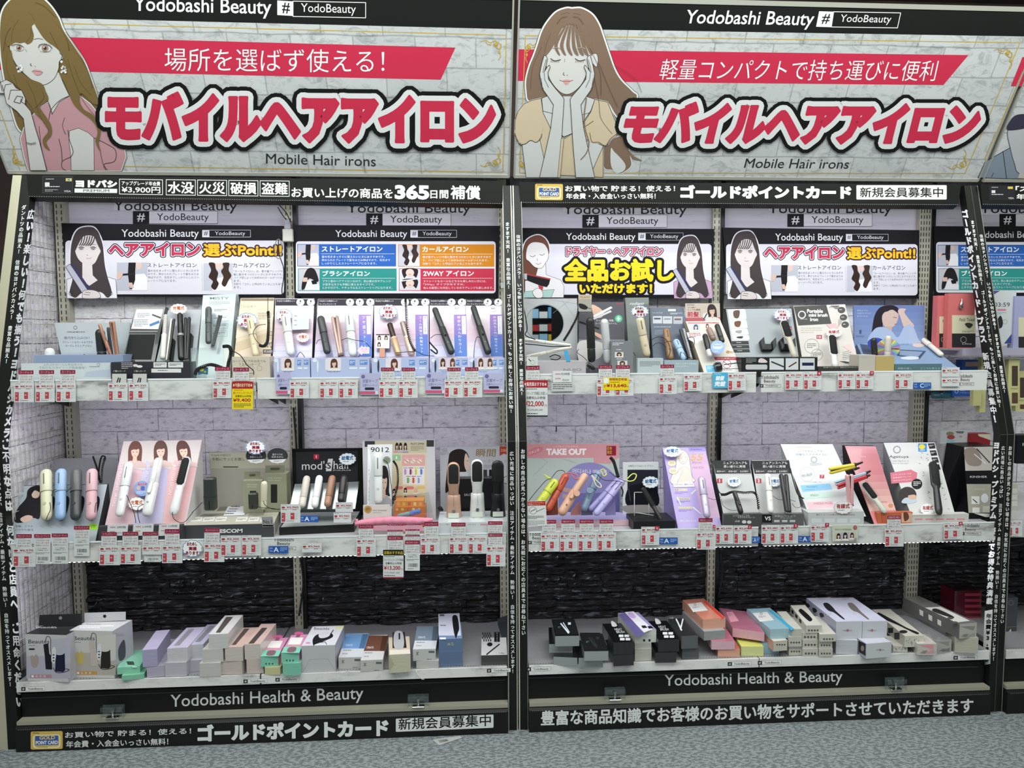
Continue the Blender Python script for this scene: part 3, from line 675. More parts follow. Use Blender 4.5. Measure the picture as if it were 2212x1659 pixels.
Pg.poly([(100,470),(60,600),(110,760),(200,850),(240,930),(300,1010),(330,1070),(420,1160),(452,1240),(405,1310),(415,1380),(470,1418),(435,1340),(485,1270),(480,1180),(440,1110),(385,1030),(380,1000),(455,940),(430,860),(395,790),(290,745),(190,670),(130,580)],HR,True)
for a in ([(330,20),(420,60),(520,160)],[(470,300),(560,480),(650,640)],[(100,260),(60,330),(30,480)],[(180,180),(120,280),(110,390)],[(290,260),(290,330),(250,400)],[(130,700),(180,900),(170,1100)],[(250,760),(320,900),(370,1080),(460,1230)],[(700,620),(760,780),(860,900)],[(640,560),(700,760),(790,960),(900,1100)],[(400,860),(410,930),(330,1020)],[(620,300),(760,520),(840,700),(870,830)]):
    Pg.line(a,3.5,'#5b4a2a',sm=True)
for (ex,ey,r) in ((178,452,27),(425,455,32)):
    Pg.ell(ex,ey+4,r*1.7,r*.95,'#dcdcdc');Pg.ell(ex,ey,r,r*1.05,'#a58d7c');Pg.ell(ex,ey,r*.45,r*.5,'#4a3a34');Pg.ell(ex-r*.3,ey-r*.35,r*.2,r*.2,'#f2f2f2')
Pg.line([(110,430),(150,418),(190,425),(220,445)],6,'#3b2f2b',sm=True);Pg.line([(362,450),(380,422),(430,418),(470,435),(490,455)],6,'#3b2f2b',sm=True)
for i in range(7): Pg.line([(372+i*17,425+abs(3-i)*2),(366+i*18,404+abs(3-i)*4)],3,'#3b2f2b')
for i in range(6): Pg.line([(385+i*18,484),(383+i*19,494)],2,'#6b5a50')
Pg.line([(318,372),(360,362),(405,372)],5,'#8b7a66',sm=True);Pg.line([(240,462),(250,490)],3,'#8c8078');Pg.line([(290,598),(286,612),(300,622)],5,'#3b2f2b',sm=True);Pg.line([(326,622),(334,626)],4,'#3b2f2b')
Pg.poly([(305,668),(335,654),(350,660),(375,660),(400,680),(372,706),(335,704)],'#d9a3a3',True);Pg.line([(300,674),(345,672),(402,681)],4,'#7d5250',sm=True)
for (ex,ey) in ((185,652),(602,658)):
    for q in range(9): Pg.ell(ex+random.uniform(-22,22),ey+random.uniform(-30,30),11,11,'#f4f4f4',n=10);
    for q in range(5): Pg.ring(ex+random.uniform(-20,20),ey+random.uniform(-26,26),8,2,'#55504c')
Pg.ell(580,582,12,12,'#efefef');Pg.line([(560,500),(585,520),(575,560)],4,LN,sm=True)
hand=[(-40,800),(20,770),(60,752),(120,785),(150,830),(205,855),(240,930),(235,985),(290,1050),(330,1200),(370,1330),(440,1608),(285,1608),(262,1450),(240,1280),(222,1120),(160,1050),(60,975),(40,880),(-40,880)]
Pg.poly(hand,SK,False,LN,5)
for a in ([(35,870),(50,800),(110,790)],[(80,940),(100,850),(200,850)],[(130,960),(160,905),(215,915),(200,960),(240,985)],[(40,880),(20,800)],[(0,760),(20,860)],[(130,960),(190,975),(200,930)]): Pg.line(a,5,LN)
for i in range(7): Pg.ring(252+i*13,1350+(3-abs(3-i))*3,8,3,'#6a605a')
Pg.done(BN1,'woman_illustration')
V(0,0,1.975)
Pt.text('モバイルヘアアイロン',452,392,2112,600,RED,dy=14,wt=.045,bold=5,out=[(45,'#161716'),(27,'#e6e8e8')])
P.done(BN1,'ribbon_and_lettering');Pt.done(BN1,'title_lettering')
# second banner
V(1092,0,1.975);P=Print(SBN);black_head(P,1.845,3.722,61,79,1)
P.poly([(47,210),(1975,235),(1868,363),(45,345)],RED);P.line([(85,152),(2195,182),(1960,740),(60,738)],3.5,GOLD,True)
scroll(P,2085,215,.9,1);scroll(P,1890,715,.9,-1);scroll(P,145,190,-.7,1);scroll(P,110,715,-.6,-1)
P.text('軽量コンパクトで持ち運びに便利',662,252,1840,340,'#fbfbfb',dy=6,sl=.22,wt=-.003)
P.text('Yodobashi Beauty',768,42,1315,118,'#fafdff',dy=9,sl=.2,wt=.01);P.poly([(1338,48),(1400,50),(1390,116),(1325,114)],'#f8fbfb');P.text('#',1350,60,1384,102,'#1c1d1c',sl=.2,wt=.01)
P.line([(1400,50),(1686,55),(1672,119),(1390,115)],3,'#f4f6f6',True);P.text('YodoBeauty',1428,62,1645,103,'#f6f8f8',dy=4,sl=.2);P.text('Mobile Hair irons',1022,676,1466,716,'#2c2d2c',dy=4,sl=.25)
Pt=Print(SBN,P);Pg=Print(SBN,P)
V(1110,0,4.147);HR2='#88705f';L2='#3c3835'
h2=[(520,78),(470,75),(380,110),(300,200),(250,290),(215,400),(180,500),(140,600),(112,720),(115,820),(135,900),(240,885),(300,880),(640,880),(720,885),(840,915),(910,1020),(1000,1100),(1100,880),(1060,820),(960,720),(900,620),(850,480),(800,330),(760,220),(700,130),(610,78),(550,75)]
Pg.halo(h2,L2,18);Pg.halo(h2,'#eceeec',14);Pg.poly(h2,HR2,True)
tail=[(830,1290),(920,1230),(1000,1240),(1040,1400),(1050,1480),(1000,1530),(940,1555),(880,1520),(820,1510),(790,1440),(785,1330)];Pg.halo(tail,'#e6e8e8',8);Pg.poly(tail,HR2,True)
Pg.poly([(870,1330),(870,1480),(920,1550),(985,1530),(1000,1480),(960,1420),(900,1360)],'#d9dada',True)
Pg.poly([(1030,1350),(1080,1400),(1150,1440),(1060,1420)],HR2,True)
dress=[(245,880),(160,900),(90,930),(35,1000),(12,1080),(8,1200),(45,1290),(110,1270),(220,1260),(230,1350),(270,1420),(250,1560),(800,1590),(800,1310),(850,1290),(890,1200),(930,1200),(915,1100),(840,915),(725,890),(690,1000),(600,1140),(460,1240),(330,1150),(260,1000)]
Pg.halo(dress,'#e8eae8',6,False);Pg.poly(dress,'#d8c7a9',False,L2,5)
Pg.poly([(250,880),(300,860),(640,860),(725,890),(690,990),(560,1180),(450,1225),(330,1150),(262,1010)],'#d6d7d6',False,L2,4);Pg.line([(262,995),(360,1020)],4,L2);Pg.line([(560,1040),(680,1010)],4,L2)
Pg.poly([(75,1300),(45,1290),(110,1270),(230,1240),(270,1420),(230,1590),(110,1590)],'#d6d7d6',False,L2,4);Pg.poly([(800,1310),(670,1240),(570,1410),(585,1590),(675,1590)],'#d6d7d6',False,L2,4)
Pg.poly([(8,1190),(50,1270),(90,1290),(150,1255),(200,1275),(250,1200),(240,1100),(60,1080)],'#d8c7a9',True);Pg.line([(8,1190),(45,1285),(100,1290),(150,1258),(200,1275),(240,1240),(250,1200)],5,L2,sm=True)
Pg.poly([(600,1270),(640,1240),(700,1280),(760,1285),(820,1305),(870,1250),(920,1200),(880,1080),(650,1100)],'#d8c7a9',True);Pg.line([(680,1190),(700,1270),(760,1275),(820,1305),(860,1250),(920,1200)],5,L2,sm=True);Pg.line([(560,1180),(660,1120),(710,1085)],5,L2,sm=True)
Pg.poly([(290,500),(300,640),(340,740),(410,820),(475,845),(540,820),(610,750),(660,640),(690,560),(740,600),(755,530),(740,480),(690,470),(640,330),(500,220),(360,330)],'#dad9d6',True,L2,4)
Pg.poly([(450,235),(350,420),(290,500),(270,520),(290,340),(380,200),(520,150),(620,200),(690,330),(700,500),(640,400),(575,235)],HR2,True)
for i,x in enumerate((395,440,490,535,575,610)):
    t=462+i*22;Pg.poly([(t-8,232),(t+10,232),(x-2+i*6,400),(x+20+i*8,495),(x-12+i*6,470),(x-30+i*5,390)],HR2,True)
for a in ([(420,130),(470,115),(500,120)],[(385,215),(430,160),(480,150)],[(530,120),(590,130),(600,135)],[(530,150),(580,160),(625,220)],[(330,300),(290,400),(280,470)],[(250,420),(170,600),(150,800)],[(680,430),(770,640),(780,860)],[(700,600),(760,900),(780,1060),(880,1200)],[(760,560),(840,760),(930,960)],[(900,580),(1080,700),(1145,830)]): Pg.line(a,3.5,'#5c4c40',sm=True)
for q in (0,1):
    x=330 if q == 0 else 550;Pg.line([(x,525),(x+35,545),(x+88,535)],7,'#5a4236',sm=True)
    for i in range(6): Pg.line([(x+8+i*13,540),(x+2+i*14,560)],3,'#5a4236')
    Pg.line([(x+20,432),(x+60,426),(x+88,436)],6,'#b3a08d',sm=True)
Pg.line([(448,650),(443,668),(455,674)],5,L2,sm=True);Pg.ell(478,674,4,3,L2,n=8);Pg.line([(455,525),(455,555)],3,'#8b847e')
Pg.poly([(440,722),(470,712),(505,722),(480,758),(455,752)],'#dba9a5',True);Pg.line([(408,716),(440,727),(500,727),(532,716)],4,'#a3504c',sm=True)
for s_ in (1,-1):
    f=(lambda p: p) if s_ == 1 else (lambda p: (960-p[0]-5,p[1]))
    hd=[f(p) for p in [(278,495),(295,510),(300,530),(285,600),(275,640),(300,600),(318,582),(325,600),(305,650),(310,710),(370,790),(440,870),(450,890),(440,1050),(425,1300),(400,1590),(230,1590),(275,1400),(330,1150),(355,940),(310,870),(260,800),(240,720),(232,660),(250,570),(270,500)]]
    Pg.poly(hd,'#d6d7d6',False,L2,5);Pg.line([f((270,640)),f((275,710)),f((312,785))],4,L2);Pg.line([f((290,530)),f((270,600)),f((262,650))],3.5,L2);Pg.line([f((245,700)),f((255,780)),f((268,800))],3,L2)
Pg.poly([(424,1240),(448,1240),(415,1590),(392,1590)],'#d8c7a9',False,L2,3)
Pg.line([(650,880),(630,1040),(640,1160),(672,1280),(650,1370),(600,1430)],9,HR2,sm=True)
Pg.done(BN2,'woman_illustration');V(1092,0,1.975)
Pt.text('モバイルヘアアイロン',512,437,2020,612,RED,dy=2,sl=.25,wt=.045,bold=4.5,out=[(42,'#161716'),(26,'#e6e8e8')])
P.done(BN2,'ribbon_and_lettering');Pt.done(BN2,'title_lettering')
V(2040,0,2.963);P=Print(SBN);black_head(P,3.749,5.59,79,90,2)
P.poly([(500,365),(1500,385),(1500,575),(425,552)],RED);P.line([(800,285),(500,460),(258,1025),(900,1100)],5,GOLD)
P.poly([(215,1138),(262,1035),(430,940),(620,960),(620,1150)],'#8795a3',False,'#2e2e2e',4);P.line([(375,968),(398,1140)],4,'#2e2e2e');P.line([(300,1135),(315,1105)],3,'#2e2e2e')
P.poly([(408,830),(425,960),(450,1050),(480,1110),(620,1130),(620,800),(510,790)],'#bfc0c6',True,'#333333',3);P.poly([(408,832),(425,770),(470,735),(560,740),(560,805)],'#3d3a4d',True,'#333333',3);P.poly([(470,1140),(480,1110),(620,1100),(620,1150)],'#c9c3bb')
P.done(BN3,'illustration')
# ================================================================ helpers for goods
def VM(src,dst):
    kx=(dst[2]-dst[0])/(src[2]-src[0]);ky=(dst[3]-dst[1])/(src[3]-src[1])
    VW[:]=[dst[0]-src[0]*kx,dst[1]-src[1]*ky,kx,ky]
def wedge(T,S,pts,col,zb,k='card',back=.03,side=None,part='display_body',label=None):
    """leaning display: slanted front face (tl,tr,br,bl) with upright back resting on z=zb"""
    tl,tr,br,bl=[S.at(*p) for p in pts]
    def drop(t,b):
        d=t-b;f=(zb-b.z)/(d.z or 1e-6);return b+d*f
    bl=drop(tl,bl);br=drop(tr,br);Yb=max(tl.y,tr.y)+back
    mb=MB().add([bl,br,tr,tl],[(0,1,2,3)],col,k)
    b=[Vector((bl.x,Yb,zb)),Vector((br.x,Yb,zb)),Vector((tr.x,Yb,tr.z)),Vector((tl.x,Yb,tl.z))]
    v=[bl,br,tr,tl]+b;mb.add(v,[(4,7,6,5),(0,4,5,1),(1,5,6,2),(2,6,7,3),(3,7,4,0)],side or col,k)
    return T.part(part,mb,label)
def pbox(T,x0,y0,x1,y1,Y,dep,col,zb=None,k='card',part='tray',top=None,label=None,bev=0,y0b=None):
    a=U(x0,y0,Y);b=U(x1,y0,Y);c=U((x0+x1)/2,y1,Y);zt=(a.z+b.z)/2;z0=c.z if zb is None else zb
    mb=MB().box((a.x,Y,z0),(b.x,Y+dep,zt),col,k,bev)
    if top: mb.box((a.x+.0006,Y+.0006,zt),(b.x-.0006,Y+dep-.0006,zt+.0005),top,k)
    o=T.part(part,mb,label);return SY(Y),zt
def ends(e,r=1.0,a=0.0,b=1.0,rnd0=True,rnd1=True):
    p=[]
    p += [(a,r*.3),(a+e*.12,r*.6),(a+e*.35,r*.82),(a+e*.7,r*.96),(a+e,r)] if rnd0 else [(a,r*.96),(a+e*.1,r)]
    p += [(b-e,r),(b-e*.7,r*.96),(b-e*.35,r*.82),(b-e*.12,r*.6),(b,r*.3)] if rnd1 else [(b-e*.1,r),(b,r*.96)]
    return p
def lerp(a,b,t): return (a[0]+(b[0]-a[0])*t,a[1]+(b[1]-a[1])*t)
def mixc(a,b,t): a=lin(a);b=lin(b);return tuple(a[i]+(b[i]-a[i])*t for i in range(3))
def iron(label,S,top,bot,w,col,style='cap',lift=.026,col2=None,group=None,k='plastic',name=None,cat=None,head=.5,hw=1.25):
    p1=S.at(*top,lift);p0=S.at(*bot,lift);L=(p1-p0).length;r=w*VW[2]*pm((p0.y+p1.y)/2)*.5;e=min(r/L*1.05,.3);n=S.n
    nm=name or {'brush': 'hair_brush_iron','curl': 'curling_iron','flat': 'straightening_iron','cap': 'mobile_hair_iron','stick': 'mobile_hair_iron','mascara': 'stick_hair_iron'}[style]
    T=Thing(nm,label,cat or ('hair brush' if style == 'brush' else 'hair iron'),group);col2=col2 or col;dk=mixc(col,'#000000',.75) if sum(lin(col)) > .2 else (.12,.12,.12)
    at=lambda t,o=1.0,sx=0: p0+(p1-p0)*t+n*(r*o)+(p1-p0).cross(n).normalized()*(sx*r)
    if style == 'cap':
        T.part('body',MB().rod(p0,p1,ends(e,r*.94,0,.60,True,False),col,k,20,n,.8));T.part('cap',MB().rod(p0,p1,ends(e,r,.55,1,False,True),col2,k,20,n,.85))
        T.part('seam',MB().rod(p0,p1,[(.545,r*1.02),(.553,r*1.02)],mixc(col,'#000000',.5),k,20,n,.85))
        T.part('plate_slot',MB().rod(at(.68,.84),at(.9,.84),[(0,r*.05),(.05,r*.12),(.95,r*.12),(1,r*.05)],dk,'plastic',8,n,.5))
        T.part('power_button',MB().rod(at(.3,.72),at(.3,.72)+n*r*.1,[(0,r*.3),(1,r*.27)],mixc(col,'#000000',.22),k,14,(p1-p0)))
    elif style == 'stick':
        T.part('body',MB().rod(p0,p1,ends(e,r*.96,0,.3,True,False)+[(.305,r*.9)],col,k,20,n));T.part('cap',MB().rod(p0,p1,ends(e,r,.31,1,False,True),col2,k,20,n))
        T.part('logo_plate',MB().rod(at(.62,.93),at(.8,.93),[(0,r*.2),(1,r*.2)],'#1d1d1d' if sum(lin(col2)) > .3 else '#4a4a4a','plastic',4,n,.3))
    elif style == 'flat':
        s=(p1-p0).cross(n).normalized()
        for q in (-1,1):
            a=p0+s*(q*r*.25);b=p1+s*(q*r*.62);T.part('arm',MB().rod(a,b,ends(e*.6,r*.5,0,1),col if q < 0 else col2,k,16,n,1.3,.25))
        T.part('heat_plate',MB().rod(p0.lerp(p1,.55)+n*r*.2,p0.lerp(p1,.95)+n*r*.2,[(0,r*.3),(1,r*.3)],'#2a2622','satin',8,n,.9,.3))
        T.part('hinge',MB().rod(p0+s*r*.8+n*0,p0-s*r*.8,[(0,r*.4),(1,r*.4)],dk,k,12,n))
    elif style == 'curl':
        T.part('handle',MB().rod(p0,p1,ends(e,r,0,.56,True,False),col,k,20,n));T.part('barrel',MB().rod(p0,p1,ends(e*.8,r*.86,.56,1,False,True),col2,k,20,n))
        T.part('clamp',MB().rod(p0+(p1-p0)*.52+n*r*.95,p0+(p1-p0)*.97+n*r*.85,[(0,r*.3),(.1,r*.6),(.9,r*.55),(1,r*.3)],mixc(col2,'#000000',.12),k,12,n,.35))
        T.part('lever',MB().rod(at(.36,1.5),at(.56,1.0),[(0,r*.35),(.3,r*.5),(1,r*.3)],mixc(col,'#000000',.15),k,12,n,.5))
        T.part('button',MB().rod(at(.22,.9),at(.22,1.05),[(0,r*.25),(1,r*.22)],dk,k,12,(p1-p0)))
    elif style == 'brush':
        s=(p1-p0).cross(n).normalized()
        T.part('handle',MB().rod(p0,p1,[(0,r*.45),(.03,r*.8),(.1,r),(head-.08,r*.85),(head+.02,r*.8)],col,k,18,n,.8))
        T.part('head',MB().rod(p0,p1,[(head-.04,r*.7),(head+.04,r*hw),(head+.1,r*hw*1.05),(.94,r*hw),(.98,r*hw*.7),(1,r*hw*.3)],col,k,20,n,.5))
        T.part('pad',MB().rod(p0+n*r*.45,p1+n*r*.45,[(head+.04,r*hw*.5),(head+.08,r*hw*.85),(.92,r*hw*.85),(.965,r*hw*.5)],col2,'rubber',18,n,.35))
        br=MB();nr=15
        for i in range(nr):
            t=head+.06+(.9-head)*i/(nr-1)
            for q in range(-3,4):
                b=p0+(p1-p0)*t+s*(q*r*hw*.27)+n*(r*.55);o=b+n*(r*.75)+s*(q*r*.13)+(p1-p0).normalized()*r*.15
                br.add([b-s*r*.05,b+s*r*.05,b+(p1-p0).normalized()*r*.07,o],[(0,1,3),(1,2,3),(2,0,3)],'#111112','rubber')
        T.part('bristles',br,stuff=True)
    elif style == 'mascara':
        T.part('body',MB().rod(p0,p1,ends(e,r,0,.52,True,False),col,k,20,n));T.part('heated_tip',MB().rod(p0,p1,ends(e*.8,r*.78,.52,1,False,True),col2,k,16,n))
        T.part('collar',MB().rod(p0,p1,[(.5,r*1.04),(.54,r*1.04)],mixc(col,'#ffffff',.3),'satin',20,n))
        g=MB()
        for i in range(14):
            t=.58+.37*i/13;g.rod(p0,p1,[(t,r*.84),(t+.008,r*.84)],mixc(col2,'#000000',.5),k,12,n)
        T.part('comb_ridges',g,stuff=True)
    return T
def cable(label,pts,S,r=.0012,lift=.045,col='#161616',group='thin black security cables on the displays',coil=False,name='security_cable',cat='cable',z=None):
    q=smooth([tuple(S.at(x,y,lift)) for x,y in pts],7,False)
    if coil:
        o=[];N=len(q)*6
        for i in range(N):
            t=i/(N-1)*(len(q)-1);k=min(int(t),len(q)-2);a=Vector(q[k]).lerp(Vector(q[k+1]),t-k);d=(Vector(q[k+1])-Vector(q[k])).normalized();u=d.cross(Vector((0,1,0)));u=u.normalized() if u.length > .01 else Vector((1,0,0));v=d.cross(u)
            th=i*1.25;o.append(a+u*(math.cos(th)*r*2.2)+v*(math.sin(th)*r*2.2))
        q=o
    T=Thing(name,label,cat,group);T.part('cord',MB().tube(q,r,col,'rubber',5));return T
def portrait(P,cx,cy,w,h,hair='#3a2b26',skin='#e2c3b0',top='#e8e4e2',long=.55,bg=None,tilt=0):
    f=lambda x,y: (cx+(x+tilt*(y-.5))*w,cy+y*h)
    if bg: P.poly([f(-.5,-.5),f(.5,-.5),f(.5,.5),f(-.5,.5)],bg)
    P.poly([f(x,y) for x,y in [(-.22,-.32),(-.1,-.44),(.1,-.44),(.22,-.32),(.28,-.1),(.27,long-.15),(.32,long-.03),(.1,long-.06),(-.1,long-.06),(-.32,long-.03),(-.27,long-.15),(-.28,-.1)]],hair,True)
    P.poly([f(x,y) for x,y in [(-.5,.5),(-.42,.36),(-.2,.26),(.2,.26),(.42,.36),(.5,.5)]],top);P.poly([f(x,y) for x,y in [(-.07,.05),(.07,.05),(.09,.27),(0,.33),(-.09,.27)]],mixc(skin,'#000000',.06))
    P.poly([f(x,y) for x,y in [(-.16,-.2),(-.08,-.3),(.08,-.3),(.16,-.2),(.15,0),(.08,.12),(0,.16),(-.08,.12),(-.15,0)]],skin,True)
    P.poly([f(x,y) for x,y in [(-.2,-.1),(-.18,-.3),(0,-.4),(.18,-.3),(.2,-.1),(.13,-.17),(.05,-.14),(-.04,-.15),(-.12,-.13)]],hair,True)
    for q in (-1,1): P.ell(f(q*.075,-.06)[0],f(0,-.055)[1],w*.03,h*.012,'#2d2320',n=8)
    P.ell(f(0,0)[0]+tilt*0,f(0,.075)[1],w*.035,h*.012,'#b56860',n=8)
def cloud(label,S,cx,cy,rx,ry,kind=0,lift=.05,group='hand lettered cloud cards'):
    T=Thing('cloud_card',label,'card',group);n=13;pts=[]
    for i in range(n*4):
        a=2*math.pi*i/(n*4);b=.9+.1*abs(math.sin(a*n/2))**.7;pts.append((cx+rx*b*math.cos(a),cy+ry*b*math.sin(a)))
    S2=Surf(S.at(cx,cy,lift),S.at(cx+50,cy,lift),S.at(cx,cy+50,lift))
    T.part('card',slab(S2,pts,.0008,'#f1f2f2','card'));P=Print(S2);c=['#8e1f3c','#c0582a','#a33030','#2b6d9e'][kind]
    P.line([(cx+(x-cx)*.95,cy+(y-cy)*.95) for x,y in pts],max(rx*.05,.5),['#3f73b0','#d7c6a4','#d9b8b8','#a9cfe0'][kind],True)
    if kind == 0:
        P.text('おためし',cx-rx*.5,cy-ry*.68,cx+rx*.45,cy-ry*.3,c,wt=.01,bold=rx*.012);P.text('実機',cx-rx*.32,cy-ry*.18,cx+rx*.4,cy+ry*.22,c,wt=.01,bold=rx*.016);P.text('あります！',cx-rx*.62,cy+ry*.32,cx+rx*.72,cy+ry*.7,c,wt=.01,bold=rx*.012)
    else:
        P.text({1: '充電式',2: '有線式',3: '給電式'}[kind],cx-rx*.66,cy-ry*.5,cx+rx*.66,cy+ry*.18,c,wt=.015,bold=rx*.014,dy=-ry*.05);P.dashes(cx-rx*.5,cy+ry*.36,cx+rx*.55,cy+ry*.56,1,'#8a8577')
    P.done(T,'hand_lettering');return T
def brandline(P,x0,y0,x1,y1,bx0,bx1,ty0,ty1,col='#f2f2f4'):
    P.text('Yodobashi Beauty',x0,y0,x1,y1,col,wt=.006);P.rect(bx0,ty0,bx0+(ty1-ty0),ty1,'#e6e6ec');P.text('#',bx0+(ty1-ty0)*.22,ty0+(ty1-ty0)*.2,bx0+(ty1-ty0)*.78,ty1-(ty1-ty0)*.2,'#141416')
    P.frame(bx0,ty0,bx1,ty1,2.5,'#e6e6ec');P.text('YodoBeauty',bx0+(bx1-bx0)*.26,ty0+(ty1-ty0)*.2,bx1-(bx1-bx0)*.11,ty1-(ty1-ty0)*.12,'#eeeeF2'.lower())
# ================================================================ posters on the back wall
YP=.386;SPP=SY(YP);SW=SY(.4225)
for i,(x0,y0,x1,y1,tx) in enumerate([(137,430,624,486,None),(628,432,1082,488,None),(1122,432,1546,493,None),(1556,432,1990,496,None),(2016,440,2300,492,None)]):
    V(0,0);T=Thing('wall_header_panel','pale wallpaper strip with brand mark, above '+['the left hair iron guide poster','the poster of four iron types','the yellow lettered trial poster','the right hair iron guide poster','the poster behind the right sign post'][i],'wall panel','wallpaper strips with brand mark')
    T.part('panel',slab(SW,[(x0,y0-25),(x1,y0-25),(x1,y1+4),(x0,y1+4)],.002,'#cdc8d6','paper'));P=Print(SW)
    mx=[358,862,1329,1772,2230][i];oy=[0,5,8,6,6][i]
    for _ in range(26):
        x=random.uniform(x0+8,x1-40);y=random.uniform(y0+8,y1-6);P.line([(x,y),(x+8,y+random.uniform(-2,2)),(x+random.uniform(14,30),y+random.uniform(-3,3))],.6,'#b4aebe')
    P.rect(mx-112,y0+2,mx+150,y0+24,'#dbd7e2')
    P.text('Yodobashi Beauty',mx-113,434+oy,mx+154,461+oy,'#22222a',wt=.004);P.rect(mx-71,456+oy,mx-36,484+oy,'#15151a');P.text('#',mx-62,461+oy,mx-45,479+oy,'#eceaf2',wt=.01);P.rect(mx-36,456+oy,mx+112,483+oy,'#e4e0ea');P.frame(mx-36,456+oy,mx+112,483+oy,.8,'#33333a');P.text('YodoBeauty',mx-19,461+oy,mx+93,480.5+oy,'#22222a')
    P.done(T,'lettering')
def girl3(P,shirt='#e8e6ea'):
    h=[(655,432),(560,450),(515,540),(505,680),(520,800),(500,900),(540,940),(600,900),(720,900),(770,940),(800,900),(770,790),(750,700),(735,560),(700,470)]
    P.halo(h,'#e9e7ee',9);P.poly([(480,945),(478,810),(560,780),(640,830),(740,780),(830,810),(840,945)],shirt,False,'#4a4444',3);P.poly(h,'#453c3e',True)
    P.poly([(590,690),(660,690),(665,780),(700,815),(640,855),(590,815)],'#dcd3d2');P.poly([(535,590),(545,560),(560,500),(650,480),(710,540),(722,600),(705,640),(680,690),(640,712),(605,700),(560,660)],'#d9cfce',True)
    P.poly([(530,620),(535,520),(580,450),(655,435),(710,480),(735,620),(700,560),(670,500),(600,500),(560,560)],'#453c3e',True)
    for i in range(6): P.line([(590+i*18,500),(582+i*17,540),(570+i*15,565)],7,'#453c3e',sm=True)
    for x in (582,667): P.ell(x,588,15,10,'#8d8585',n=12);P.line([(x-20,582),(x,574),(x+20,582)],4,'#37302f',sm=True);P.line([(x-18,558),(x+18,558)],2,'#8a7f7c')
    P.line([(618,655),(636,660),(655,654)],4,'#b98585',sm=True);P.line([(622,630),(628,640)],3,'#4a4040')
    P.poly([(470,720),(500,698),(530,710),(655,890),(620,930),(585,900)],'#b9bac6',False,'#33324a',3);P.poly([(500,698),(530,705),(648,880),(630,890)],'#3b3a5c');P.poly([(590,930),(600,890),(660,885),(705,900),(720,930),(700,945),(600,945)],'#d9cfce',True,'#4a4444',3)
    P.line([(610,900),(650,905)],3,'#4a4444');P.line([(600,915),(645,920)],3,'#4a4444');P.line([(510,880),(495,910),(520,930),(515,895)],3,'#453c3e',sm=True);P.line([(790,880),(805,915),(775,930)],3,'#453c3e',sm=True)
def photo_straight(P,x0,y0,x1,y1):
    w,h=x1-x0,y1-y0;f=lambda a,b: (x0+a*w,y0+b*h)
    P.rect(x0,y0,x1,y1,'#b9bac6');P.poly([f(.5,1),f(.5,.62),f(.62,.42),f(.9,.4),f(1,.55),f(1,1)],'#e9e9ee');P.poly([f(.6,0),f(.82,0),f(.8,.22),f(.66,.26)],'#d9bfb4');P.poly([f(.38,0),f(.62,0),f(.6,.3),f(.6,.62),f(.5,.95),f(.42,.95),f(.36,.4)],'#1d191b');P.poly([f(.17,.4),f(.6,.37),f(.6,.44),f(.17,.47)],'#232226');P.poly([f(0,.38),f(.15,.33),f(.2,.42),f(.1,.6),f(0,.62)],'#d6b7a9');P.poly([f(.36,.72),f(.5,.72),f(.56,.9),f(.44,.92)],'#d6b7a9')
def photo_curl(P,x0,y0,x1,y1):
    w,h=x1-x0,y1-y0;f=lambda a,b: (x0+a*w,y0+b*h);P.rect(x0,y0,x1,y1,'#bfc0cb');P.poly([f(.36,0),f(.66,0),f(.62,.2),f(.48,.24)],'#dcc3b8');P.poly([f(.3,1),f(.45,.55),f(.7,.5),f(.95,.62),f(1,1)],'#e8e8ed')
    P.poly([f(.18,0),f(.38,0),f(.42,.2),f(.5,.36),f(.46,.6),f(.52,.75),f(.4,.97),f(.26,.85),f(.32,.66),f(.18,.5),f(.26,.25)],'#33231d',True);P.poly([f(.66,0),f(.88,0),f(.86,.25),f(.95,.45),f(.86,.62),f(.74,.85),f(.62,.75),f(.68,.5),f(.6,.3),f(.68,.15)],'#3c2a22',True)
def photo_brush(P,x0,y0,x1,y1):
    w,h=x1-x0,y1-y0;f=lambda a,b: (x0+a*w,y0+b*h);P.rect(x0,y0,x1,y1,'#c3c3cb');P.poly([f(.3,1),f(.38,.55),f(.8,.5),f(1,.8),f(1,1)],'#e4e4ea');P.poly([f(.3,0),f(.45,0),f(.42,.3),f(.25,.28)],'#dcc3b8');P.poly([f(.42,0),f(.75,0),f(.95,.5),f(.85,.6),f(.5,.45),f(.3,.9),f(.15,.95),f(.2,.5)],'#211d20',True);P.poly([f(.6,.55),f(.85,.5),f(.88,.7),f(.66,.72)],'#18181a');P.poly([f(.2,.4),f(.42,.4),f(.44,.6),f(.2,.6)],'#d8bbad')
def photo_two(P,x0,y0,x1,y1):
    w,h=x1-x0,y1-y0;f=lambda a,b: (x0+a*w,y0+b*h);P.rect(x0,y0,x1,y1,'#d5d3da')
    for o in (0,.5): P.poly([f(.15,o),f(.85,o),f(.8,o+.4),f(.65,o+.3),f(.35,o+.3),f(.22,o+.42)],'#2b2022',True);P.ell(f(.5,0)[0],f(0,o+.17)[1],w*.2,h*.18,'#e0c8bd',n=16);P.ell(f(.5,0)[0],f(0,o+.25)[1],w*.06,h*.015,'#b56a62',n=8)
    P.poly([f(0,.55),f(1,.42),f(1,.46),f(0,.6)],'#eeeeee')
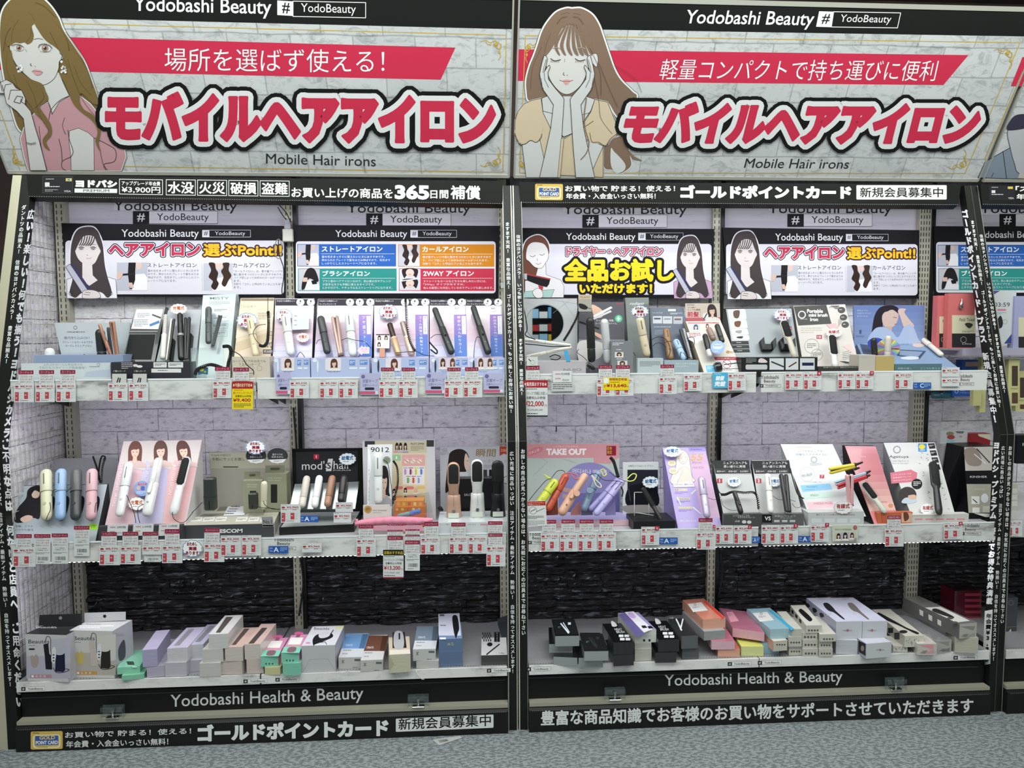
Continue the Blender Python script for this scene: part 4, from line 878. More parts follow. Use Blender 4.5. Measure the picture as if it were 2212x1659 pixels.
def poster_point(label,src,dst):
    VM(src,dst);T=Thing('guide_poster',label,'poster','posters on the back wall');T.part('board',slab(SPP,[(440,405),(2050,425),(2045,940),(485,930)],.005,'#141318','card'))
    P=Print(SPP);P.rect(468,530,2035,916,'#d9d7e0',r=26);brandline(P,870,450,1425,520,1450,1795,455,505)
    P.text('ヘアアイロン',782,548,1432,640,'#c2314f',wt=.02,bold=3.5,out=[(15,'#2b2336'),(8,'#ecebf0')]);P.text('選ぶPoint!!',1460,556,2015,640,'#ecc02c',wt=.02,bold=3,out=[(14,'#2a2a38'),(6,'#9c3b1c')])
    P.text('ストレートアイロン',1052,692,1410,722,'#2e2d38',wt=.005);P.text('カールアイロン',1668,692,1935,724,'#2e2d38',wt=.005)
    for i,s in enumerate(['髪の毛をまっすぐに整えたいときにおすす','めです。熱せられたプレートで髪をはさみ','伸ばすので、毛先までしっかりとしたスト','レートヘアになります。']): P.text(s,1060,738+24*i,1425 if i < 3 else 1262,755+24*i,'#5b5a66')
    for i,s in enumerate(['「カールアイロン」は、巻き髪アレンジや','髪に動きをつけたいときにおすすめです。','パイプ径によってお好みのカールがつくれ','ます。','別称で「コテ」と呼ばれていることもあり','ます。']): P.text(s,1674,742+23*i,2025 if len(s) > 5 else 1725,759+23*i,'#5b5a66')
    P.line([(1447,700),(1450,890)],2,'#9a98a4');P.done(T,'lettering')
    Q=Print(SPP,P);photo_straight(Q,838,688,1056,888);photo_curl(Q,1458,692,1668,890);Q.done(T,'photo_print');G=Print(SPP,P);girl3(G,'#e6e4ea');G.done(T,'woman_illustration')
poster_point('wide guide poster with red and yellow title above the pale blue tray, left unit',(440,405,2050,940),(132.6,482,618,643))
poster_point('wide guide poster with red and yellow title above the blue display, right unit',(440,405,2050,940),(1561,491.5,1986,645))
def poster_types(label,src,dst):
    VM(src,dst);T=Thing('types_poster',label,'poster','posters on the back wall');T.part('board',slab(SPP,[(115,418),(1590,424),(1580,945),(120,930)],.005,'#141318','card'))
    P=Print(SPP);P.rect(130,535,1562,908,'#dfdde6',r=22);brandline(P,412,455,928,520,952,1282,455,507)
    Q=Print(SPP,P)
    for i,(x0,y0,x1,y1,c,t,tw) in enumerate([(140,555,848,715,'#2c62b4','ストレートアイロン',435),(862,557,1552,717,'#cf8417','カールアイロン',330),(145,730,852,890,'#2f8f88','ブラシアイロン',340),(868,730,1552,890,'#c2364d','2WAY アイロン',362)]):
        P.rect(x0,y0,x1,y1,c);P.text(t,x0+175,y0+16,x0+175+tw,y0+54,'#f4f4f8',wt=.01,bold=1);P.line([(x0+170,y0+70),(x1-12,y0+70)],2,'#f0f0f4')
        [photo_straight,photo_curl,photo_brush,photo_two][i](Q,x0+4,y0+4,x0+155,y1-4)
        ls=[['髪の毛をまっすぐに整えたいときにおすすめです。','熱せられたプレートで髪をはさみ伸ばすので、毛先まで','しっかりとしたストレートヘアになります。'],['巻き髪アレンジや髪に動きをつけたいときにおすすめで','す。パイプ径によってお好みのカールがつくれます。','別称で「コテ」と呼ばれていることもあります。'],['ブラシ型のヘアアイロンなので、初心者の方やアレンジ','が苦手な方でも手軽に使えるタイプです。','とかすだけで、ナチュラルなストレートヘアになります。'],['ストレートもカールもどちらも楽しみたい方には、','「2Way」タイプがおすすめ。','色んな髪型にも対応しているのでアレンジも楽しめます。']][i]
        for q,s in enumerate(ls): P.text(s,x0+176,y0+82+24*q,x0+176+min(len(s)*19.6,500),y0+99+24*q,'#e9ecf4')
    P.done(T,'lettering');Q.done(T,'photo_print')
poster_types('wide poster with blue, orange, green and red panels naming four iron types, left unit',(115,418,1590,945),(634.6,486,1079.2,644.8))
poster_types('poster with blue and green panels partly hidden behind the right sign post',(115,418,1590,945),(2018,488.5,2443,643))
V(1080,370,4.254);T=Thing('trial_poster','poster with big yellow lettering on black between two drawn women, right unit','poster','posters on the back wall');T.part('board',slab(SPP,[(188,520),(1970,530),(1950,1168),(205,1160)],.005,'#141318','card'));P=Print(SPP)
P.rect(190,668,1944,1134,'#dbd9e4',r=30);brandline(P,607,568,1245,650,1272,1684,566,633)
P.text('ドライヤー・ヘアアイロン',612,700,1490,775,'#c65a72',wt=.01,bold=4,out=[(16,'#1d1a20'),(9,'#eeedf2')]);P.text('全品お試し',598,812,1590,1005,'#f0d22a',wt=.01,bold=11,out=[(34,'#141318')]);P.text('いただけます！',735,1038,1395,1118,'#f0d22a',wt=.01,bold=5,out=[(26,'#141318')]);P.done(T,'lettering')
G=Print(SPP,P);h=[(330,588),(240,640),(205,760),(190,900),(190,1130),(215,1155),(240,1100),(330,960),(400,800),(450,760),(445,670),(400,605)];G.halo(h,'#e9e7ee',10);G.poly(h,'#6f4436',True)
G.poly([(350,880),(420,850),(425,950),(560,1000),(590,1060),(585,1160),(230,1160),(230,1010),(330,960)],'#e3e1e4',False,'#4a4648',3);G.poly([(225,1105),(500,1085),(470,1160),(215,1160)],'#a9c9c4',False,'#5b6f6c',3)
G.poly([(245,720),(270,670),(320,650),(400,665),(440,720),(445,790),(420,840),(380,890),(320,880),(270,830),(240,800)],'#e9e5e6',True,'#5b5254',3);G.line([(275,775),(300,785),(325,772)],4,'#4a4042',sm=True);G.line([(365,762),(390,772),(410,755)],4,'#4a4042',sm=True);G.line([(330,845),(352,855),(378,842)],4,'#a0656b',sm=True);G.line([(342,800),(345,825)],3,'#55494a')
G.poly([(245,940),(465,985),(450,1040),(430,1065),(370,1050),(240,1000)],'#1a181b');G.poly([(240,938),(465,985),(462,998),(245,952)],'#b03a48');G.poly([(220,940),(248,940),(248,998),(225,990)],'#b8bcc4');G.poly([(350,1045),(400,1060),(390,1095),(365,1090)],'#b8434a');G.poly([(300,1110),(340,1075),(380,1090),(395,1130),(385,1160),(330,1160)],'#e9e5e6',True,'#4a4648',3)
x=VW[:];VM((470,430,840,945),(x[0]+1590*x[2],x[1]+592*x[3],x[0]+1955*x[2],x[1]+1168*x[3]));girl3(G,'#c7a3c2');VW[:]=x;G.done(T,'illustration')
# ================================================================ TOP SHELF, LEFT UNIT
S1=Surf((0,.15,1.31),(1,.15,1.31),(0,.30,1.60));ZA=Z1+.001
V(0,360,3.318)
# open tray display with rose gold irons
T=Thing('display_stand','pale blue cordless mini iron display tray at the far left of the top shelf','display stand');SYd=SY(.27)
T.part('back_card',slab(SYd,[(390,1125),(400,1118),(932,1118),(935,1400),(450,1400)],.004,'#c3cacd','card'));a,zt=pbox(T,240,1350,880,1505,.125,.14,'#8f9fbc',ZA,part='tray');s,_=pbox(T,150,1408,790,1508,.085,.012,'#ccd5d8',ZA,part='front_lip')
P=Print(SYd);P.ring(540,1154,12,3,'#4b4f52');P.text('CORDLESS MINI IRON',478,1180,610,1190,'#4b4f52',wt=.01);P.text('機内持ち込みOK！',458,1216,640,1238,'#66707a');P.text('ストレートもカールもできる',450,1250,664,1266,'#3e4449');P.text('コードレスミニアイロン',468,1276,656,1292,'#3e4449');P.done(T,'card_lettering')
P=Print(s);P.text('ふわふわカールも外出先での',310,1410,592,1428,'#8e9aa2');P.text('うねりもスタイリング自由自在！',280,1432,615,1449,'#7e8a94');P.ring(706,1418,10,2,'#4b4f52');P.dashes(640,1432,765,1440,1,'#55595c');P.poly([(620,1470),(790,1450),(790,1505),(600,1505)],'#b9c6d6');P.done(T,'lip_print')
iron('short white iron lying at the left end of the pale blue tray',SY(.19),(357,1300),(355,1440),62,'#d9d9d6','stick',0,'#e4e4e2')
iron('short black iron with a gold band in the pale blue tray',SY(.19),(715,1165),(735,1400),62,'#1d1f20','stick',0,'#26292a')
iron('slim rose gold iron leaning left in the pale blue tray',SY(.175),(712,1128),(812,1400),26,'#a8745f','curl',0,'#b98a72',k='satin');iron('slim rose gold iron leaning against its dark twin in the pale blue tray',SY(.17),(802,1108),(848,1400),34,'#a06d57','flat',0,'#b98a72',k='satin')
iron('slim dark blue iron at the back of the pale blue tray',SY(.2),(775,1150),(800,1360),24,'#39424d','curl',0,'#49525c');cable('black coiled tether in the pale blue tray',[(600,1345),(640,1360),(700,1365),(760,1370),(830,1350)],SY(.16),lift=0)
# black mirror stand with white card, pair of white and black irons
T=Thing('display_stand','black leaning stand with a white printed card above a dark mirror panel','display stand');wedge(T,S1,[(968,1008),(1185,1008),(1110,1395),(878,1395)],'#151617',ZA,'gloss',.03,'#1d1e20')
P=Print(S1);P.poly([(978,1022),(1170,1022),(1135,1165),(940,1162)],'#dfe1e4');P.dashes(985,1050,1075,1085,3,'#9aa0a8');P.dashes(960,1095,1060,1150,5,'#8f959c');P.poly([(1092,1055),(1155,1078),(1150,1090),(1088,1066)],'#5c5852');P.poly([(1070,1130),(1140,1102),(1144,1120),(1076,1146)],'#4c7fb4');P.line([(932,1180),(1128,1180)],4,'#b9bdc0');P.poly([(925,1200),(1118,1200),(1085,1385),(888,1385)],'#0d0e0f');P.line([(925,1200),(1118,1200),(1085,1385),(888,1385)],3,'#8d9194',True);P.k='gloss';P.done(T,'card_print')
T=Thing('display_stand','pale grey panel stand holding a white and a black straightening iron','display stand');wedge(T,S1,[(1205,1030),(1445,1025),(1400,1395),(1120,1395)],'#aeb4b8',ZA)
for i,(x0,y0,x1,y1,w,c,lb) in enumerate([(1188,1060,1165,1380,36,'#d9d7d0','white comb textured iron, left in the pale grey panel stand'),(1240,1090,1200,1390,30,'#d3d1c9','white slim iron with black plate, second in the pale grey panel stand'),(1290,1048,1302,1390,46,'#1b1b1c','tall black iron in the middle of the pale grey panel stand'),(1345,1080,1335,1390,40,'#161617','black iron right in the pale grey panel stand')]): iron(lb,S1,(x0,y0),(x1,y1),w,c,'flat' if i % 2 else 'mascara',.03,'#2b2a28' if i == 1 else c)
for i,(xa,ya) in enumerate([(1365,1170),(1235,1205)]):
    T=Thing('iron_holder',['black side pocket holder right on the grey panel stand','black side pocket holder left on the grey panel stand'][i],'holder');T.part('pocket',slab(S1,[(xa-25,ya),(xa+10,ya+30),(xa-8,1392),(xa-45,1392)],.02,'#202122',lift=.02))
cloud('white cloud card with orange writing above the pale grey panel stand',S1,1280,1020,62,38,1,.035)
T=Thing('display_stand','dark grey front box with a row of white cards, under the black irons','display stand');s,_=pbox(T,795,1400,1365,1510,.075,.05,'#34343c',ZA,part='front_box');P=Print(s)
P.rect(1100,1402,1195,1440,'#dedede');P.rect(1205,1402,1312,1440,'#dedede');P.rect(1085,1448,1298,1476,'#dedede');P.dashes(1110,1412,1185,1430,2,'#55555a');P.dashes(1215,1412,1300,1430,2,'#55555a');P.dashes(1130,1458,1250,1468,1,'#55555a');P.ell(970,1425,18,10,'#ddd4d0');P.ell(1000,1432,22,9,'#e8e8e8');P.dashes(870,1405,950,1455,4,'#b0b0b4');P.done(T,'print')
# silver upright box
T=Thing('display_box','tall silvery box reading MISTY holding a black iron','display stand');wedge(T,S1,[(1455,922),(1692,912),(1655,1300),(1425,1300)],'#b8c6c8',ZA,'gloss');P=Print(S1)
P.text('MISTY',1505,934,1640,952,'#6b7b80',wt=.004);P.dashes(1500,968,1650,995,3,'#8b9a9e');
for q in range(4): P.frame(1525-q*4,1012+q*55,1645-q*6,1052+q*55,2,'#7f8f93');P.dashes(1535-q*4,1022+q*55,1630-q*5,1040+q*55,2,'#6b7a7e')
P.done(T,'print');iron('grey straightening iron hanging in the tall silvery box',S1,(1495,1005),(1495,1270),44,'#4b5052','cap',.028,'#55595b');iron('slim black iron right in the tall silvery box',S1,(1580,1065),(1525,1290),26,'#25282a','flat',.03)
T=Thing('clear_box','low clear acrylic box in front of the silvery box','holder');a=U(1365,1300,.085);b=U(1610,1500,.085);bb=MB();w=.0015
bb.box((a.x,.085,ZA),(b.x,.085+w,a.z),'#ffffff').box((a.x,.085,ZA),(a.x+w,.15,a.z),'#ffffff').box((b.x-w,.085,ZA),(b.x,.15,a.z),'#ffffff');setmat(T.part('clear_walls',bb),'clear')
cable('thick black coiled cord looping over the clear acrylic box',[(1600,1290),(1640,1290),(1655,1330),(1640,1400),(1625,1450),(1560,1430),(1500,1420),(1420,1450),(1400,1490)],SY(.08),.0022,0,'#111111','thick black cords on the top shelf',True)
cable('thin black cord falling from the clear acrylic box to the rail',[(1640,1310),(1720,1350),(1770,1420),(1815,1460),(1818,1490)],SY(.075),.0016,0,'#111111','thick black cords on the top shelf')
T=Thing('crumpled_tag','small crumpled blue and yellow sticker on the clear acrylic box','sticker');T.part('foil',slab(SY(.082),[(1415,1440),(1440,1432),(1490,1440),(1488,1490),(1450,1485),(1420,1492)],.003,'#2f5f86','gloss'));P=Print(SY(.082));P.ell(1445,1455,16,12,'#d8cf3a');P.ell(1470,1470,10,8,'#79b04a');P.done(T,'print')
# cream display and its front
def easel(label,pts,col,zb=ZA,S=None,side=None,k='card',**kw):
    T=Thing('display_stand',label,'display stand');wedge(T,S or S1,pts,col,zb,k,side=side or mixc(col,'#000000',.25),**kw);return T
T=easel('cream satin print display with one beige iron',[(1725,942),(1965,940),(1940,1365),(1678,1365)],'#d9c9b2');P=Print(S1)
P.rect(1728,944,1962,962,'#8a7a68');P.text('「シルキー',1730,990,1838,1012,'#a08d78');P.poly([(1700,1120),(1960,1060),(1950,1150),(1690,1230)],'#e3d6c2');P.poly([(1690,1260),(1950,1180),(1945,1240),(1685,1330)],'#cdbb9f');P.text('200℃',1895,1258,1948,1296,'#3c3a38',wt=.01);P.rect(1885,1310,1955,1340,'#55504b');P.text('約30秒',1892,1314,1950,1336,'#f0f0ee');P.ring(1940,1195,15,3,'#6b6258');P.dashes(1850,1048,1945,1100,4,'#a69884');P.done(T,'print')
s,_=pbox(T,1662,1362,1932,1508,.075,.05,'#cdc3b3',ZA,part='front_lip');P=Print(s);P.text('コードレスで外出先でも',1665,1385,1905,1403,'#6b5f50');P.text('うるおいキープ',1712,1408,1865,1425,'#6b5f50');[P.ring(1740+60*i,1445,18,2.5,'#9a8f80') for i in range(3)];P.dashes(1700,1478,1900,1490,1,'#8d8474');P.done(T,'lip_print')
iron('beige iron standing in the cream satin display',S1,(1790,1085),(1835,1360),52,'#d6c9a8','cap',.028,'#dccfb0');cloud('cloud card with red writing and blue edge on the cream satin display',S1,1772,1102,78,56,0,.02)
cable('black coiled tether hanging over the cream satin display',[(1922,1040),(1925,1120),(1922,1200),(1915,1260),(1890,1285),(1860,1280)],S1,.002,.04,'#161616','thick black cords on the top shelf',True);cable('thin black loop tether around the beige iron',[(1920,940),(1920,1040)],S1)
cable('thin tether curling beside the beige iron',[(1905,1130),(1850,1140),(1815,1190),(1840,1250),(1880,1285)],S1)
# the lavender gradient displays
V(600,360,3.318)
LV=[('lavender gradient display with one pearl white iron and two cloud cards',[(-18,945),(262,945),(245,1362),(-28,1362)],(-30,228)),('lavender gradient display with a dark, a rose and a white iron',[(288,948),(688,948),(672,1365),(262,1365)],(236,655)),
      ('lavender gradient display with two short gold irons',[(690,948),(1082,948),(1082,1368),(690,1368)],(672,1080)),('lavender gradient display with one black curling iron and a white caption',[(1088,950),(1345,950),(1350,1368),(1090,1368)],(1098,1365)),('lavender gradient display with one black iron at the right end of the left unit',[(1347,950),(1605,950),(1615,1368),(1352,1368)],(1374,1628))]
VT=['','ツヤ感ストレート','コーム感覚で前髪セット','理想のふんわりカール','外出先もこれ一台でセット'];VT2=['','マイナスイオンストレート','気になったら即直す','いつでもどこでも','ストレート＆カール']
for i,(lb,q,(l0,l1)) in enumerate(LV):
    T=easel(lb,q,'#cbbcd2',side='#5b5760');P=Print(S1);x0,x1=q[0][0],q[1][0];N=9
    for j in range(N):
        t0,t1=j/N,(j+1)/N;ya,yb=1000+360*t0,1000+362*t1;cc=mixc(mixc('#d9d3dc','#d9bccb',min(t0*2,1)),'#a9b3dd',max(0,t0*2-1));P.mb.add([S1.at(x0+2-(20*t0 if i < 2 else 0),ya,LIFT),S1.at(x1-3-(14*t0 if i < 2 else -4*t0),ya,LIFT),S1.at(x1-3-(14*t1 if i < 2 else -4*t1),yb,LIFT),S1.at(x0+2-(20*t1 if i < 2 else 0),yb,LIFT)],[(0,1,2,3)],cc,'gloss')
    P.lv.append((0,9999,0,9999,1));P.rect(x0+2,950,x1-2,995,'#2e2b33');P.text('外出先でも瞬間セット',x0+10,957,x0+140,969,'#e8e8ec');P.text('コードレスシリーズ',x0+10,978,x0+130,990,'#e8e8ec') if i in (1,3,4) else 0
    for j in range(2 if i != 1 and i != 2 else 3):
        cx=x1-25-70*j;cx=[x1-25,x1-100,x1-170][j];P.ell(cx,972,29,27,'#e8e9ec');P.ring(cx,972,26,2,'#b9bcc2');P.dashes(cx-14,980,cx+14,988,1,'#6b6b70');P.ell(cx,964,6,8,'#55565c')
    if i > 2: P.ell(x1-62,1015,26,24,'#e8e9ec');P.text('26mm',x1-78,1009,x1-46,1021,'#44444a')
    if i:
        X0=[0,580,985,1262,1520][i];wv=90
        for j in range(8):
            t=j/8;P.rect(X0+6*t,1060+300*t,X0+wv+6*t,1060+300*(t+.125),mixc('#6d74c0','#b98ac2' if j < 4 else '#4f86cf',abs(t-.4)+.2))
        P.vtext(VT[i],X0+35,1080 if i != 1 else 1080,X0+48,1325,25,'#f4f2fa',fill=.8);P.poly([(X0+wv-35,1070),(X0+wv-4,1070),(X0+wv-2,1200),(X0+wv-31,1200)],'#e9e9ee');P.vtext(VT2[i],X0+wv-19,1080,X0+wv-17,1190,12,'#55596b',fill=.8)
    P.done(T,'panel_print')
    s,_=pbox(T,l0,1372,l1,1482,.075+.002*i,.05,'#b5c0e0',ZA,part='front_lip');P=Print(s);w=l1-l0;P.rect(l0+w*.25 if w > 300 else l0+w*.2,1376,l0+w*.52,1455,'#e4dbe2')
    if i in (3,4): portrait(P,l0+w*.32,1412,62,84,'#4a352c' if i == 3 else '#54392f',bg='#d9cbd6');portrait(P,l0+w*.58,1412,62,84,'#5a4034',bg='#d9cbd6')
    else: portrait(P,l0+w*.4,1418,90,92,'#5b3b31',bg='#e4dbe2')
    P.rect(l0+w*.66,1385,l0+w*.76,1425,'#6d8fcd');P.rect(l0+w*.84,1385,l0+w*.97,1420,'#6d8fcd');P.dashes(l0+w*.67,1395,l0+w*.75,1415,2,'#e8eef8');P.dashes(l0+w*.85,1393,l0+w*.96,1412,2,'#e8eef8');P.rect(l0+w*.66,1438,l0+w*.8,1450,'#e4e8f4',r=5);P.rect(l0+w*.83,1438,l0+w*.95,1450,'#e4e8f4',r=5);P.text('やさしくまっすぐ',l0+w*.28,1462,l0+w*.5,1475,'#56587a');P.ell(l0+w*.07,1388,16,14,'#e6e9f5');P.ell(l0+w*.12,1430,7,45,'#dfe6ee' if i < 2 else '#3b3b40');P.done(T,'lip_print')
iron('pearl white iron standing in the first lavender display',S1,(55,1060),(95,1352),62,'#dfe3df','cap',.028);iron('dark grey iron left in the second lavender display',S1,(305,1072),(358,1342),54,'#34383a','cap',.028,'#3a3e40');iron('rose beige iron in the middle of the second lavender display',S1,(408,1072),(452,1352),50,'#b79a90','flat',.028,'#a98c82',k='satin')
iron('pale mint white iron right in the second lavender display',S1,(508,1048),(540,1358),62,'#dbe5e0','cap',.028);iron('short gold iron with dark brown comb tip',S1,(800,1120),(868,1355),48,'#c9a583','mascara',.028,'#4a3428',k='satin');iron('short gold iron with pale barrel',S1,(892,1108),(965,1356),48,'#d8c0ac','mascara',.03,'#cbbab0',k='satin')
iron('long black curling iron leaning in the fourth lavender display',S1,(1122,1012),(1250,1345),52,'#2b322f','curl',.032,'#2f3633');iron('long black iron leaning in the rightmost lavender display',S1,(1398,998),(1512,1345),52,'#272e2b','curl',.032,'#2c3330')
cloud('cloud card with red writing on the first lavender display',S1,45,1068,62,50,0,.018);cloud('white cloud card beside the pearl white iron',S1,180,1225,46,34,1,.018);cloud('cloud card with red writing above the short gold irons',S1,792,1040,70,54,0,.02)
T=Thing('handwritten_card','small white card with red and black handwriting on the first lavender display','card');s=Surf(S1.at(160,1100,.02),S1.at(200,1100,.02),S1.at(160,1150,.02));T.part('card',slab(s,[(105,1055),(225,1055),(222,1165),(100,1170)],.001,'#c9d6da'));P=Print(s);[P.dashes(118,1068+32*j,150,1078+32*j,1,'#b0483c') or P.dashes(160,1066+32*j,210,1080+32*j,1,'#3c3c3c') for j in range(3)];P.done(T,'handwriting')
T=Thing('arrow_card','pale pink arrow card pointing left at the mint white iron','card');s=Surf(S1.at(600,1320,.04),S1.at(650,1320,.04),S1.at(600,1350,.04));T.part('card',slab(s,[(568,1318),(605,1280),(608,1292),(658,1292),(655,1340),(606,1340),(602,1352)],.001,'#e3c3cd'));P=Print(s);P.text('ぱっつん',598,1298,645,1312,'#b05c78');P.text('コレ！',606,1318,645,1332,'#b05c78');P.done(T,'lettering')
T=Thing('photo_card','small card with three portraits beside the short gold irons','card');s=Surf(S1.at(750,1240,.02),S1.at(800,1240,.02),S1.at(750,1300,.02));T.part('card',slab(s,[(702,1198),(802,1198),(800,1302),(702,1302)],.001,'#dcd6d8'));P=Print(s);[portrait(P,a,b,42,46,'#3b2b27',bg='#e8dfe0') for a,b in ((728,1230),(776,1230),(726,1278))];P.rect(704,1200,800,1208,'#3a3638');P.done(T,'portraits')
T=Thing('mini_iron_model','small copper plate propped under the portrait card','card');T.part('plate',slab(S1,[(730,1300),(768,1300),(768,1365),(728,1365)],.004,'#9a6a52','satin',lift=.02))
for lb,pts in [('thin tether looping right of the pearl white iron',[(130,1380),(160,1330),(195,1370),(235,1450)]),('thin tether from the mint white iron to the arrow card',[(455,1245),(500,1230),(560,1245),(620,1255),(668,1300)]),('thin tether across the short gold irons',[(845,1335),(900,1330),(990,1325),(1050,1350),(1120,1358)]),('thin tether falling to the rail below the mint white iron',[(585,1350),(575,1400),(590,1440),(620,1475)]),('thin tether left of the long black curling iron',[(1095,1230),(1130,1205),(1180,1205)]),('thin tether left of the rightmost black iron',[(1405,1370),(1410,1290),(1425,1225),(1450,1225)]),('thin tether left of the dark grey iron',[(275,1270),(290,1245),(310,1240)])]: cable(lb,pts,S1)
cable('black coiled tether above the short gold irons',[(915,945),(920,1010),(925,1110),(945,1240),(985,1320)],S1,.0017,.045,'#161616','thick black cords on the top shelf',True)
cable('black strap hanging between two lavender displays',[(1085,1255),(1120,1295),(1142,1320),(1135,1340),(1095,1310)],S1,.003,.045,'#141414','thick black cords on the top shelf')
# ================================================================ TOP SHELF, RIGHT UNIT
ZB=Z1+.007;V(1100,630,4.254);SYm=SY(.26)
T=Thing('display_stand','pale grey mirror display with a round mirror beside the central posts','display stand');T.part('back_panel',slab(SYm,[(128,66),(622,62),(630,640),(128,640)],.03,'#c2c4c8','card'))
mm=MB();cxy=[(325+172*math.cos(a*math.pi/20),292+170*math.sin(a*math.pi/20)) for a in range(40)];n=len(cxy)
T.part('round_mirror',MB().add([SYm.at(x,y,.0006) for x,y in cxy],[tuple(range(n))],'#d9dfe2','mirror'));P=Print(SYm);P.ring(325,292,176,5,'#8d9196')
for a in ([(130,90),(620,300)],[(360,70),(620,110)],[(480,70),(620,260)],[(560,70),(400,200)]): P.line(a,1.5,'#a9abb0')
P.done(T,'mirror_edge');s,_=pbox(T,240,640,705,748,.085,.1,'#b5b0b5',ZB,part='front_tray');P=Print(s);P.text('NUJO',500,706,664,735,'#7d777c');P.done(T,'tray_lettering')
iron('long white iron arm lying open in front of the round mirror, upper',SY(.2),(130,440),(570,495),34,'#dcdcd6','cap',0,group='white open iron arms');iron('long white iron arm lying open in front of the round mirror, lower',SY(.17),(150,600),(575,512),34,'#d3d1c6','cap',0,group='white open iron arms')
for i,pts in enumerate([[(135,480),(260,490),(400,505),(560,500)],[(370,600),(420,580),(470,600),(440,625),(380,620)],[(130,130),(165,330),(150,400),(240,440)]]): cable(['black wire between the white iron arms','tangled black wire under the white iron arms','black wire at the left rim of the round mirror'][i],pts,SY(.15),.002,0)
cable('black coiled tether right of the round mirror',[(640,150),(625,230),(580,320),(540,390),(500,450)],SY(.2),.0018,0,'#161616','thick black cords on the top shelf',True)
T=Thing('sticky_flag','small bright blue sticky flag on the mirror tray','sticker');T.part('flag',slab(SY(.083),[(500,545),(535,540),(562,640),(525,640)],.001,'#4aa7dc'))
T=easel('dark grey display with a hand holding white tongs printed on it',[(642,96),(1055,94),(1062,700),(640,700)],'#595860',ZB,Surf((0,.2,1.31),(1,.2,1.31),(0,.26,1.6)),'#2c2b2e');SD=Surf((0,.2,1.31),(1,.2,1.31),(0,.26,1.6));P=Print(SD)
P.poly([(640,440),(1060,440),(1060,700),(640,700)],'#8a8b92');P.poly([(640,460),(850,470),(840,600),(700,650),(640,640)],'#cfcbca',True);P.poly([(760,120),(830,150),(870,195),(850,235),(800,240),(770,200)],'#d7b39e',True);P.poly([(770,220),(935,135),(950,150),(780,240)],'#e3e3e6');P.poly([(760,250),(930,170),(942,186),(770,262)],'#d2d2d6');P.line([(650,280),(820,340)],18,'#1d1d20');P.poly([(780,370),(850,400),(860,440),(790,400)],'#d0a48e',True);P.ell(1005,248,38,38,'#4f8a6c');P.ell(1005,248,30,30,'#6fbf95');P.poly([(1008,222),(988,252),(1002,252),(998,275),(1022,243),(1008,243)],'#eef6f0')
P.text('チャージャー搭載。',800,256,965,275,'#e6e6e8');P.text('コードレスヘアモバイル。',790,284,990,300,'#e6e6e8');P.rect(985,108,1040,118,'#b03a44');P.done(T,'print')
s,_=pbox(T,940,455,1140,740,.1,.09,'#7d8085',ZB,part='side_step');P=Print(s);portrait(P,1010,580,80,50,'#4a342c',bg='#d8d5d2');portrait(P,1040,660,90,50,'#4a342c',bg='#d8d5d2');P.dashes(950,470,1050,500,2,'#d9dadc');P.dashes(985,530,1060,545,1,'#d9dadc');P.dashes(985,615,1070,630,1,'#d9dadc');P.done(T,'step_print')
T=Thing('brown_card','small beige and brown card on top left of the dark grey display','card');s=SY(.185);T.part('card',slab(s,[(636,28),(758,28),(756,182),(636,182)],.001,'#a9a79c'));P=Print(s);P.rect(636,28,758,70,'#c9b9a2');P.text('MILANO',650,42,742,58,'#8b6a45');P.poly([(640,110),(690,118),(722,145),(700,165),(650,150)],'#2a2a2c',True);P.line([(715,148),(756,158)],4,'#2a2a2c');P.done(T,'print')
iron('large black cylinder iron in front of the dark grey display',SY(.14),(742,236),(758,650),78,'#1c1d1d','stick',0,'#222323');iron('large silver white cylinder iron in front of the dark grey display',SY(.14),(872,250),(908,655),76,'#cfd1d4','stick',0,'#d9dbde',k='satin')
T=Thing('power_plug','black plug lying at the foot of the dark grey display','plug');T.part('body',MB().rod(SY(.09).at(720,668),SY(.09).at(785,715),[(0,.006),(.2,.009),(.8,.008),(1,.004)],'#1a1a1b','plastic',12));T.part('pins',MB().rod(SY(.09).at(760,735),SY(.09).at(745,710),[(0,.0015),(1,.0015)],'#b9b9b9','silver',6))
T=easel('grey green panel stand with handwritten style word radiant',[(1066,56),(1282,54),(1290,620),(1100,585)],'#7f8583',ZB,SD);P=Print(SD);P.text('radiant',1112,96,1240,122,'#e4e6e4',sl=.3);P.poly([(1225,120),(1282,110),(1284,540),(1300,600),(1240,560)],'#686e6d');P.done(T,'print')
iron('beige iron with a long brown slot on the radiant panel stand',SY(.17),(1195,228),(1268,600),78,'#dccdb0','cap',0,'#e2d4b8');cloud('cloud card with red writing on the radiant panel stand',SY(.16),1200,182,84,58,0,.0)
T=easel('slate blue display with three small product pictures',[(1290,148),(1602,152),(1690,640),(1325,640)],'#5b6472',ZB,S1);P=Print(S1);P.rect(1460,160,1530,180,'#cfd3d8');P.text('VAS-24XX(B)',1312,190,1410,202,'#b9c0ca')
for i,x in enumerate((1320,1412,1508)): P.rect(x,225+i*2,x+85,292+i*2,'#b9bdc3' if i < 2 else '#a9adb3');P.rect(x+10,240+i*3,x+72,256+i*3,['#4d5262','#8d8f90','#6b5a52'][i],r=7)
P.dashes(1480,195,1590,212,2,'#c5cad2');P.dashes(1330,320,1590,336,1,'#98a1ae');P.dashes(1335,355,1460,400,3,'#7f8896');P.done(T,'print')
